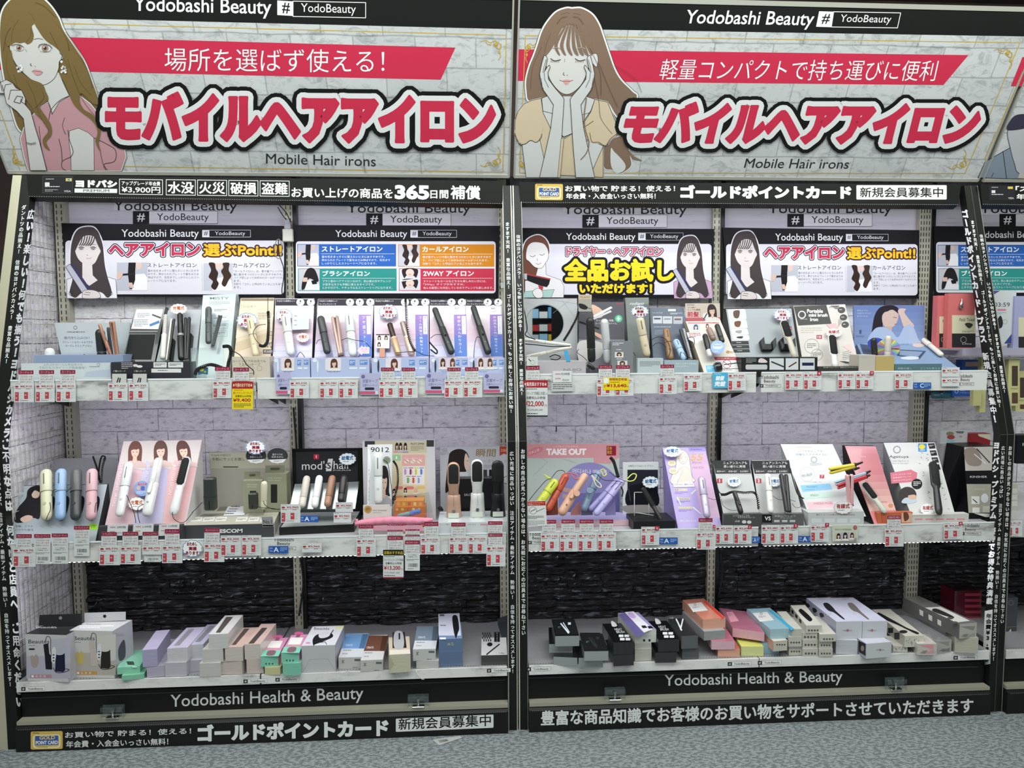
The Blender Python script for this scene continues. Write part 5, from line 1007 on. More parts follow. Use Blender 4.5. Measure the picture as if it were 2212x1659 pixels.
s,_=pbox(T,1180,612,1415,748,.085,.03,'#b9c3c6',ZB,part='front_card');P=Print(s);P.dashes(1200,640,1390,690,5,'#7d8487');P.done(T,'card_print');s,_=pbox(T,1425,632,1740,748,.09,.05,'#9fb0b8',ZB,part='front_lip');P=Print(s);P.text('ポケットサイズなのに',1530,652,1725,670,'#eef2f4');P.text('ハイパワー。',1530,678,1650,694,'#eef2f4');P.done(T,'lip_print')
iron('tan brown iron in the slate blue display',S1,(1440,340),(1485,625),68,'#8f6b4a','cap',.03,'#96724f');iron('pale sky blue iron in the slate blue display',S1,(1525,440),(1610,625),66,'#a3bedb','cap',.035,'#a9c4e0');iron('dark chrome tipped iron in the slate blue display',S1,(1585,342),(1665,620),52,'#34363a','flat',.025,'#9da0a4')
for lb,pts in [('thin tether looping left of the tan iron',[(1320,500),(1350,475),(1400,475),(1440,510)]),('thin tether around the tan iron',[(1310,440),(1380,415),(1450,450),(1480,540),(1460,600)]),('thin tether around the pale blue iron',[(1570,620),(1575,560),(1600,560),(1635,610)]),('thin tether from the radiant stand to the white cylinder iron',[(920,520),(950,475),(1020,475),(1110,520),(1160,590)]),('thin tether left of the black cylinder iron',[(640,530),(625,560),(680,600),(740,660)]),('thin tether beside the dark chrome iron',[(1630,430),(1690,420),(1700,480),(1660,540)])]: cable(lb,pts,S1)
T=easel('white slanted display with a blue round sticker and three mini irons',[(1622,272),(1942,270),(2148,745),(1790,745)],'#d5cfc6',ZB,Surf((0,.09,1.31),(1,.09,1.31),(0,.25,1.56)),'#b8a992');SQ=Surf((0,.09,1.31),(1,.09,1.31),(0,.25,1.56));P=Print(SQ);P.rect(1640,282,1930,292,'#c9777a');P.text('いろいろ！',1800,280,1900,292,'#4b3d3d');portrait(P,1715,332,75,70,'#4a5578',bg='#bcd0e0');portrait(P,1820,320,50,60,'#6b4a40',bg='#d8c9c4')
P.poly([(1630,375),(1780,370),(1790,430),(1720,480),(1650,440)],'#e6e4e2');P.dashes(1650,380,1760,425,3,'#a05050');P.ell(2010,555,18,14,'#b98a5a');P.text('電式',2030,548,2062,566,'#a85040');P.poly([(1882,600),(2092,600),(2104,628),(1892,628)],'#a92f38');P.text('ヘアアイロンの取り扱いについて',1905,606,2075,622,'#f2e8e8');P.poly([(1892,630),(2104,630),(2146,735),(1915,735)],'#e6e6e4');P.ring(2000,665,38,5,'#a92f38');P.line([(1965,640),(2035,688)],5,'#a92f38');P.rect(1905,645,1955,700,'#a9cdd6',r=8);P.line([(1975,670),(2090,655)],9,'#3a3a3c');P.dashes(1930,705,2130,728,2,'#3a3a3a');P.poly([(1805,680),(1895,675),(1915,735),(1820,738)],'#6bb7dd');P.dashes(1820,690,1890,720,2,'#d5ecf6');P.done(T,'print')
T=Thing('header_card','beige and pink card with a portrait standing above the mini irons','card');s=SY(.27);T.part('card',slab(s,[(1618,108),(1935,106),(1940,272),(1620,272)],.002,'#d2c4ba'));P=Print(s);P.poly([(1620,240),(1940,236),(1940,272),(1620,272)],'#c56a78');P.text('NOUTURN',1635,116,1700,128,'#4b4340');P.text('ブラシ感覚で',1638,138,1715,152,'#4b4340');P.text('どこでも瞬間',1640,158,1755,176,'#3b3330');P.text('前髪',1638,184,1742,232,'#c04a5c',wt=.01,bold=1.5);P.vtext('セット',1757,188,1757,225,14,'#4b4340');portrait(P,1872,190,150,165,'#43393a',tilt=.1);P.ell(1805,225,26,30,'#dfe4e8');P.line([(1790,250),(1815,205)],9,'#2a2a2c');P.done(T,'print')
iron('white mini iron with black cap, left on the white slanted display',SQ,(1795,392),(1848,600),52,'#dcdcd8','stick',.03,'#222224');iron('beige mini brush iron on the white slanted display',SQ,(1828,332),(1880,450),56,'#8c7466','stick',.03,'#9a8173');iron('dark green mini iron on the white slanted display',SQ,(1905,300),(1962,470),50,'#23261f','stick',.03,'#2c2f28')
T=Thing('round_sticker','blue round sticker on the clear pocket of the white slanted display','sticker');s=Surf(SQ.at(1915,510,.045),SQ.at(1950,510,.045),SQ.at(1915,540,.045));T.part('disc',slab(s,[(1915+66*math.cos(a*.2618),510+62*math.sin(a*.2618)) for a in range(24)],.001,'#2c69b4','gloss'));P=Print(s);P.ell(1915,505,48,26,'#b9cfe8');P.text('CAUTION',1880,490,1950,502,'#b03a44',wt=.01);P.dashes(1880,508,1950,524,2,'#e8f0fa');P.dashes(1885,545,1945,556,1,'#d5e4f6');P.done(T,'lettering')
V(1540,630,4.254)
T=easel('pale grey display with black pockets and a column of pictures',[(116,155),(725,150),(792,600),(190,605)],'#9fa6ab',ZB,S1,'#1c1c1d');P=Print(S1);P.poly([(135,165),(288,158),(342,565),(190,568)],'#c9cccb')
for i,(y0,y1) in enumerate([(165,250),(262,332),(345,392),(400,440)]): xx=150+i*10;P.poly([(xx,y0),(xx+148,y0),(xx+160,y1),(xx+12,y1)],'#d9dad8');P.poly([(xx+40,y0+15),(xx+95,y0+10),(xx+85,y1-10),(xx+45,y1-14)],['#5a4a3e','#6a4a34','#9a9a9a','#33343a'][i],True)
for i in range(3): P.poly([(170+i*5,455+37*i),(325+i*5,452+37*i),(332+i*5,485+37*i),(176+i*5,488+37*i)],'#33363a');P.dashes(215+i*5,466+37*i,290+i*5,475+37*i,1,'#d9d9d9')
P.line([(116,155),(725,150),(792,600),(190,605)],6,'#1a1a1b',True);P.rect(695,318,722,355,'#b03a48');P.text('6',703,324,715,348,'#f2e9e9');P.done(T,'print')
for i,x in enumerate((438,615)):
    T=Thing('iron_holder',['empty black bracket holder on the pale grey display','black bracket holder behind the beige brush'][i],'holder');q=MB();a=S1.at(x+12,470,.03);b=S1.at(x+140,525,.0)
    q.hexa([S1.at(x+55,452,.002),S1.at(x+95,452,.002),S1.at(x+95,452,.0),S1.at(x+55,452,.0),S1.at(x+50,520,.03),S1.at(x+100,520,.03),S1.at(x+100,520,.0),S1.at(x+50,520,.0)],'#161617');T.part('floor_plate',slab(S1,[(x+30,480),(x+120,480),(x+125,528),(x+25,530)],.02,'#131314',lift=.022))
    T.part('left_wing',slab(S1,[(x,445),(x+32,415),(x+45,500),(x+22,530)],.02,'#26272a',lift=.03));T.part('right_wing',slab(S1,[(x+110,450),(x+142,418),(x+148,500),(x+118,528)],.02,'#222326',lift=.03))
iron('beige brush iron with black bristles on the pale grey display',S1,(645,265),(755,610),62,'#c5bcac','brush',.045,'#151516',head=.5,hw=1.35);cloud('cloud card with red writing above the beige brush',S1,640,212,84,60,0,.02)
T=Thing('display_stand','black front box with three white picture cards, under the beige brush','display stand');s,_=pbox(T,262,604,962,735,.075,.05,'#232325',ZB,part='front_box');P=Print(s);P.rect(520,612,652,718,'#cfd2d6');P.rect(668,612,785,718,'#cfd2d6');P.rect(800,612,935,718,'#cfd2d6');P.line([(540,645),(650,690)],14,'#3a3c42');P.line([(700,690),(765,650)],12,'#5a3a2c');P.rect(820,652,925,680,'#25284a');P.poly([(430,615),(470,618),(500,650),(420,650)],'#d9d0cc',True);P.rect(300,670,500,716,'#c2c4c6',r=14);P.dashes(305,615,400,660,4,'#9a9a9c');P.done(T,'print')
T=easel('white and grey geometric display titled portable mini brush iron',[(740,132),(1215,116),(1345,690),(832,690)],'#cfc9c4',ZB,S1,'#8d8985');P=Print(S1);P.poly([(742,136),(1042,122),(1090,295),(785,312)],'#4b4a48');P.ring(818,212,32,9,'#dcdcda');P.ring(818,212,26,2,'#8c8c8a');P.text('Portable',866,162,1010,195,'#d8d8d4',wt=.015,bold=1.5);P.text('mini brush',882,200,1052,230,'#d8d8d4',wt=.015,bold=1.5);P.text('Iron',895,240,965,270,'#d8d8d4',wt=.015,bold=1.5);P.text('Agetuya',798,246,868,258,'#d8d8d4')
for i in range(5): P.line([(1070+i*16,150-i*3),(1090+i*16,128),(1130+i*10,160)],5,'#55544f');P.line([(1150,265+i*14),(1185,230+i*12)],3,'#6b6a66');P.line([(1190,560+i*16),(1270,540+i*18)],4,'#6b6a66');P.line([(1165+i*10,640),(1230+i*18,660)],5,'#4b4a48')
P.poly([(1040,300),(1130,290),(1150,330),(1090,350)],'#dbb3b5');P.poly([(1190,500),(1260,480),(1290,570)],'#dcc0c0')
for x,y in ((1182,168),(1200,236),(1216,302)): P.ell(x,y,34,28,'#4e4c4a');P.dashes(x-20,y-5,x+20,y+6,1,'#e4e4e0')
P.rect(952,398,1002,434,'#b03344');P.text('10',962,406,992,427,'#f4eeee',wt=.01);P.dashes(808,330,1000,390,3,'#b9b2ad');P.ring(908,500,66,3,'#77736f');P.ring(955,580,52,3,'#77736f');P.dashes(865,475,950,525,3,'#8d8884');P.dashes(915,560,995,600,3,'#8d8884');P.done(T,'print')
s,_=pbox(T,965,688,1420,735,.079,.04,'#3b3a38',ZB,part='front_lip');P=Print(s);P.text('初心者でもらくらく！自然なサラサラストレート',1015,690,1350,702,'#d0d0cc');P.done(T,'lip_print')
iron('white brush iron with black bristles on the geometric display',S1,(1088,398),(1125,700),68,'#dcdcd8','brush',.045,'#151516',head=.35,hw=1.15);cloud('white cloud card with red writing behind the white brush iron',S1,1112,378,76,44,2,.015)
SN=SY(.30);T=Thing('display_stand','blue display with a photo of a woman shading her eyes','display stand');T.part('back_card',slab(SN,[(1295,126),(1945,124),(1942,520),(1310,520)],.01,'#7d90c0','card'));P=Print(SN)
for j in range(6): P.rect(1297+0*j,128+60*j,1942,188+60*j if j < 5 else 500,mixc('#7286bd','#8ea2cc',j/5))
P.poly([(1500,480),(1455,470),(1465,330),(1490,210),(1545,140),(1640,124),(1700,150),(1715,200),(1670,190),(1600,200),(1560,300),(1570,400)],'#2b2632',True);P.poly([(1560,210),(1620,170),(1690,175),(1705,230),(1680,300),(1640,330),(1600,340),(1560,290)],'#d8bdb5',True);P.line([(1655,235),(1690,240)],4,'#3a2c30');P.line([(1668,300),(1690,296)],5,'#b06a6a');P.poly([(1590,320),(1650,320),(1640,370),(1590,380)],'#cdb0a8');P.poly([(1640,130),(1700,150),(1712,205),(1650,165),(1590,185),(1560,160)],'#2b2632',True);P.poly([(1700,180),(1720,155),(1775,160),(1760,190),(1800,250),(1850,320),(1760,330),(1720,230)],'#dcc2ba',True)
P.poly([(1445,480),(1480,350),(1560,325),(1640,360),(1700,420),(1760,320),(1830,310),(1880,420),(1880,490)],'#b3c3e2',True);P.text('前日よりも、',1325,166,1430,180,'#d4dcf0');P.text('今日がワクワク',1325,192,1450,206,'#d4dcf0');P.text('好きになる。',1325,218,1428,232,'#d4dcf0');P.rect(1345,350,1366,388,'#55628c',r=5);P.text('NOGI',1318,402,1388,418,'#55628c');P.done(T,'photograph')
base=MB();zt_=ZB+.004;a=[Vector((SN.at(1320,470).x,.30,ZB)),Vector((SN.at(1965,470).x,.30,ZB)),Vector((U(2270,700,.08).x,.08,ZB)),Vector((U(1430,700,.08).x,.08,ZB))];hb=U(1700,478,.30).z
b=[Vector((p.x,p.y,(hb if i < 2 else ZB+.022))) for i,p in enumerate(a)];base.hexa([a[3],a[2],a[1],a[0],b[3],b[2],b[1],b[0]],'#8098b6','card');T.part('sloping_base',base);SBs=Surf(b[0],b[1],b[2]);P=Print(SBs);P.poly([(1700,530),(1960,545),(1900,620),(1690,590)],'#3d4a63');P.poly([(1720,540),(1930,552),(1880,605),(1712,580)],'#8193b0');P.text('RICHRON',1690,474,1800,492,'#506389');P.ell(1890,490,55,20,'#cbb6ac');P.ell(1810,610,85,16,'#c6cfd8');P.poly([(1350,480),(1520,500),(1500,600),(1380,570)],'#434d63');P.done(T,'base_print')
s,_=pbox(T,1672,664,2105,735,.074,.006,'#55757c',ZB,part='front_band');P=Print(s);P.text('前髪お直し',1700,696,1830,714,'#b5c9cc');P.text('どこでも使える',1910,696,2085,714,'#b5c9cc');P.done(T,'band_lettering')
iron('small black iron with a cap at the blue display',SY(.17),(1475,425),(1490,610),55,'#1c1c1e','stick',0,'#242427');iron('pale beige tube standing before the rainbow discs',SY(.16),(1612,405),(1600,615),60,'#c9c4b8','stick',0,'#cfcabe');iron('white iron lying diagonally on the blue sloping base',SBs,(1915,425),(2105,585),56,'#dcd6cc','cap',.012,'#e2dcd2')
T=Thing('rainbow_disc','disc painted with a rainbow reflection leaning behind the pale beige tube','disc');s=SY(.2);T.part('disc',slab(s,[(1610+112*math.cos(k*.2618),520+88*math.sin(k*.2618)) for k in range(24)],.001,'#9fa4c8','gloss'));P=Print(s)
for k in range(30): a0=k*.2094;P.poly([(1610,520),(1610+110*math.cos(a0),520+86*math.sin(a0)),(1610+110*math.cos(a0+.21),520+86*math.sin(a0+.21))],['#c9a06a','#e6d98a','#9fc99a','#7fb0c9','#8f86c9','#c88fb8'][k % 6])  # prismatic reflection painted on as flat coloured sectors
P.k='gloss';P.ell(1610,520,22,18,'#6b6f86');P.done(T,'painted_rainbow_sheen');T=Thing('rainbow_disc','deep blue shiny disc behind the small black iron','disc');T.part('disc',slab(SY(.21),[(1500+78*math.cos(k*.2618),475+52*math.sin(k*.2618)) for k in range(24)],.001,'#3a52c4','gloss'))
for i,(x0,x1,c,lb) in enumerate([(1345,1495,'#bdb6ac','pale grey beige box at the left of the blue display'),(1498,1668,'#b9a46c','mustard yellow box below the pale beige tube')]):
    T=Thing('small_box',lb,'box');pbox(T,x0,582+i*10,x1,735,.075,.07,c,ZB,part='box_body',top=mixc(c,'#ffffff',.3))
    P=Print(SY(.075));P.dashes(x0+20,600+i*10,x1-30,612+i*10,1,mixc(c,'#000000',.15));P.done(T,'print') if i == 0 else 0
T=Thing('hair_dryer','dark glossy rounded dryer nozzle at the joint of the right unit rails','hair dryer');T.part('nozzle',MB().rod(SY(.1).at(15,700),SY(.1).at(75,690),[(0,.016),(.3,.02),(.9,.019),(1,.015)],'#1b1b1c','gloss',20))
cable('black cable running down the upright between the right unit bays',[(105,5),(95,100),(75,200),(85,300),(130,400),(140,460)],SY(.36),.0018,0)
# ================================================================ LOWER SHELF, LEFT UNIT
ZC=Z2+.001;S2=Surf((0,.035,.745),(1,.035,.745),(0,.215,1.05));SV=SY(.30)
V(0,920,5.027)
T=Thing('blank_card','pale grey blank card standing behind the four pastel irons','card');pbox(T,570,350,1260,900,.33,.004,'#a9acb0',ZC,part='card')
T=easel('grey white display with four round recesses and a photo of a woman in black',[(240,652),(1165,634),(1050,1185),(115,1195)],'#a9b2ba',ZC,S2,'#3d3d3f',back=.01);P=Print(S2)
P.poly([(300,700),(360,655),(440,660),(440,800),(430,1000),(360,1000),(270,1045),(160,1040),(190,900),(280,790)],'#1f1d22',True);P.poly([(345,720),(385,690),(430,720),(420,770),(385,785),(350,770)],'#d5b8aa',True);P.poly([(330,690),(370,660),(435,670),(435,720),(380,700),(345,740),(330,780),(310,750)],'#141216',True);P.poly([(220,1010),(290,970),(355,985),(330,1030),(260,1050)],'#d5b8aa',True)
P.text('前髪、スマホ',168,1078,358,1100,'#55575c');P.text('いつでも復活',160,1118,362,1140,'#55575c');[P.line([(435+90*i,1085),(470+90*i,1105)],8,'#95a0a8') or P.dashes(420+90*i,1122,485+90*i,1132,1,'#8b959c') for i in range(4)];P.rect(965,1065,1058,1128,'#9ad03e');P.text('12',970,1075,1000,1098,'#3b5a18');P.dashes(1005,1075,1045,1110,3,'#5f8c28')
for x in (515,672,838,1002): P.poly([(x+50,760),(x+82,800),(x+60,920),(x+10,1020),(x-40,1025),(x-75,980),(x-60,880),(x-20,790)],'#1d1e20',True)
P.done(T,'print')
for i,(x0,y0,x1,y1,w,c,n_) in enumerate([(500,475,508,1022,118,'#cfcaad','cream'),(665,468,655,1022,112,'#8ba9cf','sky blue'),(828,468,822,1022,112,'#3a3c3d','charcoal'),(1000,468,988,1022,114,'#c9a0a6','dusty pink')]): iron(n_+' capsule shaped iron standing in a round recess of the grey white display',S2,(x0,y0),(x1,y1),w,c,'cap',.03,mixc(c,'#ffffff',.06),group='four pastel capsule irons')
cable('thick black strap loop behind the charcoal iron',[(1090,620),(1060,480),(1010,330)],SY(.28),.0035,0,'#151515','thick black straps behind the pastel irons');cable('thick black strap arching right behind the dusty pink iron',[(1060,590),(1085,400),(1110,330),(1140,335),(1140,350)],SY(.27),.0032,0,'#151515','thick black straps behind the pastel irons')
cable('black coiled cord standing behind the dusty pink iron',[(1140,350),(1110,450),(1100,620)],SY(.26),.0016,0,'#202020','thick black straps behind the pastel irons',True)
for lb,pts in [('thin tether on the cream iron',[(540,830),(550,900),(520,970),(500,1020)]),('thin tether between the blue and charcoal irons',[(720,720),(750,690),(775,670)]),('thin tether between the cream and blue irons',[(560,760),(585,700),(610,690)]),('thin tether on the dusty pink iron',[(1070,820),(1040,850),(1030,940)])]: cable(lb,pts,S2,lift=.06)
T=easel('tall pink and lilac display with three portraits above two irons and a brush',[(1342,168),(2195,152),(2000,1150),(1120,1170)],'#d2b7bd',ZC,S2,'#c9c7c6',back=.005);P=Print(S2)
P.poly([(1342,170),(1595,166),(1430,1060),(1150,1082)],'#d9b9c2');P.poly([(1610,166),(1860,162),(1760,1055),(1450,1070)],'#c3bedb');P.poly([(1880,160),(2190,156),(1985,1060),(1770,1065)],'#dfb3b3');P.poly([(1342,170),(2190,156),(2140,400),(1900,370),(1850,480),(1590,380),(1570,490),(1300,420)],'#cfc6c2')
for i,(cx,cy,hc) in enumerate([(1460,300,'#6b4238'),(1745,295,'#5e4138'),(2015,295,'#5b3a33')]): portrait(P,cx,cy,270,300,hc,'#dfc0ae','#cdb5b0',long=.5,tilt=[-.05,0,.15][i])
P.vtext('STRAIGHT IRON',1322,440,1238,850,46,'#e9dfe6',fill=.6) if 0 else None
for (s_,xa,ya,xb,yb) in (('STRAIGHT IRON',1318,425,1232,870),('CURL IRON',1612,430,1560,720),('BRUSH IRON',1895,425,1845,750)):
    vs_,fs_,_,bb=glyphs(s_,0);L_=P.lev([W((xa-40,ya)),W((xb+40,yb))]);t0=bb[0];wd=bb[1]-bb[0];P.put([(xa+(xb-xa)*(v[0]-t0)/wd-(v[1]-.35)*-46,ya+(yb-ya)*(v[0]-t0)/wd) for v in vs_],fs_,'#ece4ea',L_)
P.done(T,'print');iron('white straight iron with black slot under the word straight',S2,(1405,395),(1295,985),98,'#dfe0e0','cap',.035,'#e3e4e4',k='gloss');iron('white curling iron with lever in the middle of the pink display',S2,(1728,348),(1592,985),104,'#dfe0e0','curl',.035,'#e3e4e4',k='gloss');iron('white brush iron with black bristles right on the pink display',S2,(2035,335),(1878,965),100,'#dfe0e0','brush',.035,'#131314',head=.46,hw=.95)
T=Thing('round_sticker','blue round sticker between the two white irons on the pink display','sticker');s=Surf(S2.at(1540,680,.02),S2.at(1580,680,.02),S2.at(1540,720,.02));T.part('disc',slab(s,[(1542+86*math.cos(a*.2618),680+84*math.sin(a*.2618)) for a in range(24)],.001,'#2763ad','gloss'));P=Print(s);P.rect(1500,622,1590,642,'#a33c52');P.text('CAUTION',1512,626,1580,638,'#f2e8ea');P.rect(1485,655,1520,695,'#c9a58c',r=5);P.rect(1530,655,1570,700,'#5a5aa6',r=5);P.dashes(1480,710,1600,740,3,'#c8daf2');P.done(T,'lettering')
cloud('white cloud card with orange writing between the white irons',S2,1485,845,95,72,1,.015)
for lb,pts in [('thin tether from the straight iron to the shelf',[(1375,750),(1410,830),(1460,960),(1475,1055)]),('thin tether under the white curling iron',[(1560,850),(1500,890),(1500,980),(1520,1055)]),('thin tether under the white brush iron looping right',[(1870,940),(1890,1010),(1960,1050),(2020,1030),(2100,930)]),('thin tether on the handle of the white brush iron',[(1925,680),(1900,800),(1875,940)])]: cable(lb,pts,S2)
T=Thing('display_stand','dark grey base box under the pink display','display stand');pbox(T,1065,1085,1975,1225,.012,.02,'#434345',ZC,part='base_box')
for i,(x,t) in enumerate([(1160,'2時間'),(1438,'2.5時間'),(1718,'2.5時間')]):
    T=Thing('handwritten_card','small white handwritten card '+['left','in the middle','right'][i]+' on the dark base of the pink display','card','handwritten white cards');s=SY(.010);T.part('card',slab(s,[(x+10,1072),(x+232,1068-i*6),(x+222,1190),(x,1195)],.0008,'#d9dcdd'));P=Print(s);P.text('充電時間',x+35,1092-i*6,x+92,1110-i*6,'#c05a48');P.text(t,x+108,1088-i*6,x+205,1112-i*6,'#2f2f33');P.text('使用時間',x+30,1140-i*5,x+85,1156-i*5,'#c05a48');P.text('20分',x+110,1152,x+160,1170,'#2f2f33');P.done(T,'handwriting')
V(400,920,5.027)
T=Thing('display_stand','cream tray display with sage back card and dark front lip lettered ESCOM','display stand');SE=SY(.31);T.part('back_card',slab(SE,[(258,288),(1135,278),(1148,900),(300,900)],.004,'#a9a699','card'));P=Print(SE);P.poly([(262,290),(1133,280),(1138,460),(275,462)],'#b9b7a3');P.text('外出先や旅行で',282,308,495,330,'#5a584c');P.text('手軽にサッとお直し',290,344,650,378,'#4a483e');P.rect(412,440,575,452,'#4a483e');P.done(T,'back_print')
tb_=MB();zt_=UZ(0,0,1).z;h_=.05;A=[UZ(5,1065,ZC+h_),UZ(962,1062,ZC+h_),UZ(1062,838,ZC+h_),UZ(135,868,ZC+h_)];A[0].y=A[1].y=min(A[0].y,A[1].y);A[2].y=A[3].y=max(A[2].y,A[3].y);tb_.hexa([Vector((p.x,p.y,ZC)) for p in A]+A,'#b8b5a6','card');T.part('tray',tb_);ST=Surf(*A[:3]);P=Print(ST);P.lev([W((0,0))])
for (x0,x1) in ((70,190),(200,325),(335,455),(560,680),(695,808),(822,945)): P.poly([(x0-15,1040),(x1-15,1035),(x1+5,985),(x0+8,990)],'#d9d8cf');P.dashes(x0+8,1005,x1-20,1028,2,'#77756c')
P.poly([(150,985),(660,965),(690,935),(200,955)],'#8b897e');P.poly([(340,925),(460,920),(490,878),(370,882)],'#7d7b72');P.poly([(680,970),(850,962),(865,935),(700,940)],'#908e82');P.done(T,'tray_print')
fl=MB();B=[UZ(-30,1195,ZC),UZ(962,1190,ZC)];fy=A[0].y;fl.box((A[0].x-.002,fy-.004,ZC),(A[1].x,fy-.0005,A[0].z+.001),'#45474a','card');T.part('front_lip',fl);s=SY(fy-.004);P=Print(s);P.text('ESCOM',372,1124,620,1162,'#e6e7e8',wt=.01,bold=2,dy=-5);P.done(T,'lip_lettering')
def block(label,x,yt,yb,w,c,Y,tilt=0):
    T=Thing('hair_iron_block',label,'hair iron');a=U(x-w/2,yb,Y);b=U(x+w/2,yt,Y);T.part('body',MB().box((a.x,Y,a.z),(b.x,Y+(b.x-a.x)*.8,b.z),c,'plastic',(b.x-a.x)*.12));m_=(a.x+b.x)/2;T.part('slot',MB().box((m_-.0014,Y-.0006,a.z+(b.z-a.z)*.06),(m_+.0014,Y+.001,a.z+(b.z-a.z)*.3),'#0d0d0e'));T.part('seam',MB().box((a.x-.0003,Y-.0003,a.z+(b.z-a.z)*.42),(b.x+.0003,Y+(b.x-a.x)*.8+.0003,a.z+(b.z-a.z)*.425),mixc(c,'#000000',.4)))
block('tall dark green square iron standing at the left of the cream tray',258,570,925,108,'#2e332f',.14);block('short dark green square iron in the middle of the cream tray',730,735,910,88,'#33332f',.13)
iron('slim beige iron standing in a clear socket on the cream tray',SY(.14),(860,600),(852,905),70,'#c9c4ac','stick',0,'#d2cdb6')
for i,(x0,y0,x1,y1,lb) in enumerate([(850,525,1100,840,'larger sage retail box with hanging tab on the cream tray'),(622,595,835,845,'smaller sage retail box with hanging tab on the cream tray')]):
    T=Thing('retail_box',lb,'box');Yb=.21-i*.012;zb=ZC+.051;s,zt=pbox(T,x0,y0,x1,y1,Yb,.06,'#8f9079',zb,part='box_body',top='#a3a48e');P=Print(s);P.text('CARE GOODS',x0+45,y0+35,x1-55,y0+48,'#c9cab8');P.text('FRONT BANGS',x0+50,y0+60,x1-60,y0+72,'#c9cab8');P.rect(x0+80,y0+110,x0+150,y1-5,'#232421',r=8);P.done(T,'print');T.part('hang_tab',slab(SY(Yb+.03),[(x0+20,y0-95),(x1-20,y0-100),(x1-20,y0+5),(x0+20,y0+5)],.001,'#8c8d76'));T.part('tab_slot',slab(SY(Yb+.0285),[(x0+75,y0-70),(x1-75,y0-72),(x1-75,y0-52),(x0+75,y0-50)],.0006,'#55564a'))
for i,(cx,cy,t1,t2) in enumerate([(770,325,'毛流も','前髪キャッチ'),(1003,325,'髪すべりが','なめらかに')]):
    T=Thing('round_card',['dark round card with white foot behind the cloud card on the cream display','dark round card with white foot at the right of the cream display'][i],'card','dark round cards');s=SY(.18);pts=[(cx+112*math.cos(a*.2094),cy+84*math.sin(a*.2094)) for a in range(30)];T.part('disc',slab(s,pts,.001,'#34363a'));P=Print(s);P.poly([(cx-98,cy+42),(cx+98,cy+35),(cx+62,cy+72),(cx,cy+83),(cx-62,cy+72)],'#dcdedc');P.text(t1,cx-55,cy-25,cx+55,cy-5,'#dfe0e2');P.text(t2,cx-65,cy+2,cx+65,cy+22,'#dfe0e2');P.dashes(cx-40,cy+52,cx+45,cy+68,2,'#6b6d70');P.done(T,'lettering')
cloud('cloud card with red writing at the top of the cream tray display',SY(.17),762,232,112,80,0,0)
T=Thing('handwritten_card','white handwritten note lying on the cream tray','card');T.part('note',slab(ST,[(470,862),(692,852),(640,968),(415,975)],.0006,'#e0e3e6',lift=.002));P=Print(ST,base=12);[P.dashes(500-22*j,872+25*j,660-22*j,888+25*j,1,['#3c4c7c','#a84a4a','#5a5a8c','#3a3a3c'][j]) for j in range(4)];P.done(T,'handwriting')
T=Thing('award_plate','small black and silver plate with number one on the ESCOM lip','card');T.part('plate',slab(SY(fy-.006),[(828,990),(950,985),(960,1095),(840,1100)],.0006,'#8e9091'));P=Print(SY(fy-.006));P.text('No.1',850,1022,940,1060,'#16171a');P.rect(842,1075,955,1092,'#131314');P.done(T,'lettering')
cable('thin tether from the square iron down to the tray edge',[(185,830),(120,900),(60,960),(5,1060)],SY(.12),.0012,0);cable('thin tether around the clear socket on the cream tray',[(770,890),(800,880),(850,890),(940,895),(1020,910)],SY(.1),.0012,0);cable('thin tether curving beside the slim beige iron',[(850,815),(870,860),(940,900),(1030,905)],SY(.1),.0012,0)
# black brand stand with four sticks
T=Thing('display_stand','black back board with white lettering and a clear tray of four stick irons','display stand');SM_=SY(.28);T.part('back_board',slab(SM_,[(1160,250),(1935,240),(1935,965),(1180,975)],.006,'#101011','card'));P=Print(SM_);P.poly([(1202,285),(1872,272),(1875,620),(1210,620)],'#28282b');P.text("mod's hair",1268,385,1800,478,'#d4d6d8',dy=-12);P.poly([(1552,358),(1605,356),(1588,490),(1528,492)],'#cfd1d3');P.text('s',1542,398,1582,465,'#151516');P.text('PARIS',1608,478,1800,490,'#c9cbcd',dy=-3);P.rect(1395,308,1452,362,'#b5304a');P.text('1',1420,318,1427,350,'#f0eaea',wt=.01);P.done(T,'lettering')
ba=[UZ(1020,1105,ZC+.028),UZ(1835,1070,ZC+.028),UZ(1925,905,ZC+.028),UZ(1150,930,ZC+.028)];T.part('marble_base',MB().hexa([Vector((p.x,p.y,ZC)) for p in ba]+ba,'#1b1b1c','card'));T.part('marble_sheet',MB().hexa([p.lerp((ba[0]+ba[2])/2,.04)+Vector((0,0,.0001)) for p in ba]+[p.lerp((ba[0]+ba[2])/2,.04)+Vector((0,0,.001)) for p in ba],'#c6c8c8','gloss'))
S3=Surf((0,.07,.80),(1,.07,.80),(0,.20,.97));setmat(T.part('clear_slope',slab(S3,[(1190,628),(1890,602),(1845,900),(1130,905)],.003,'#ffffff',lift=-.01)),'clear');T.part('clear_slope_backing',slab(S3,[(1195,632),(1880,606),(1838,895),(1138,900)],.002,'#5f6367',lift=-.02));setmat(T.part('clear_front_wall',slab(SY(.075),[(1235,905),(1640,895),(1640,1040),(1240,1040)],.002,'#ffffff')),'clear')
for i,(x0,y0,x1,y1,c,c2,n_) in enumerate([(1325,545,1265,888,'#cbc4b8','#c3bbae','beige'),(1462,540,1402,888,'#dfe1e2','#dfe1e2','white'),(1602,540,1540,878,'#a07860','#946c54','bronze brown'),(1728,535,1688,835,'#1f1a1b','#1c1718','black')]): iron(n_+' stick iron on the clear tray below the black brand board',S3,(x0,y0),(x1,y1),78,c,'stick',.006,c2,'four stick irons')
cloud('white cloud card with blue writing on the black brand board',SM_,1762,360,95,66,3,.01)
V(750,920,5.027)
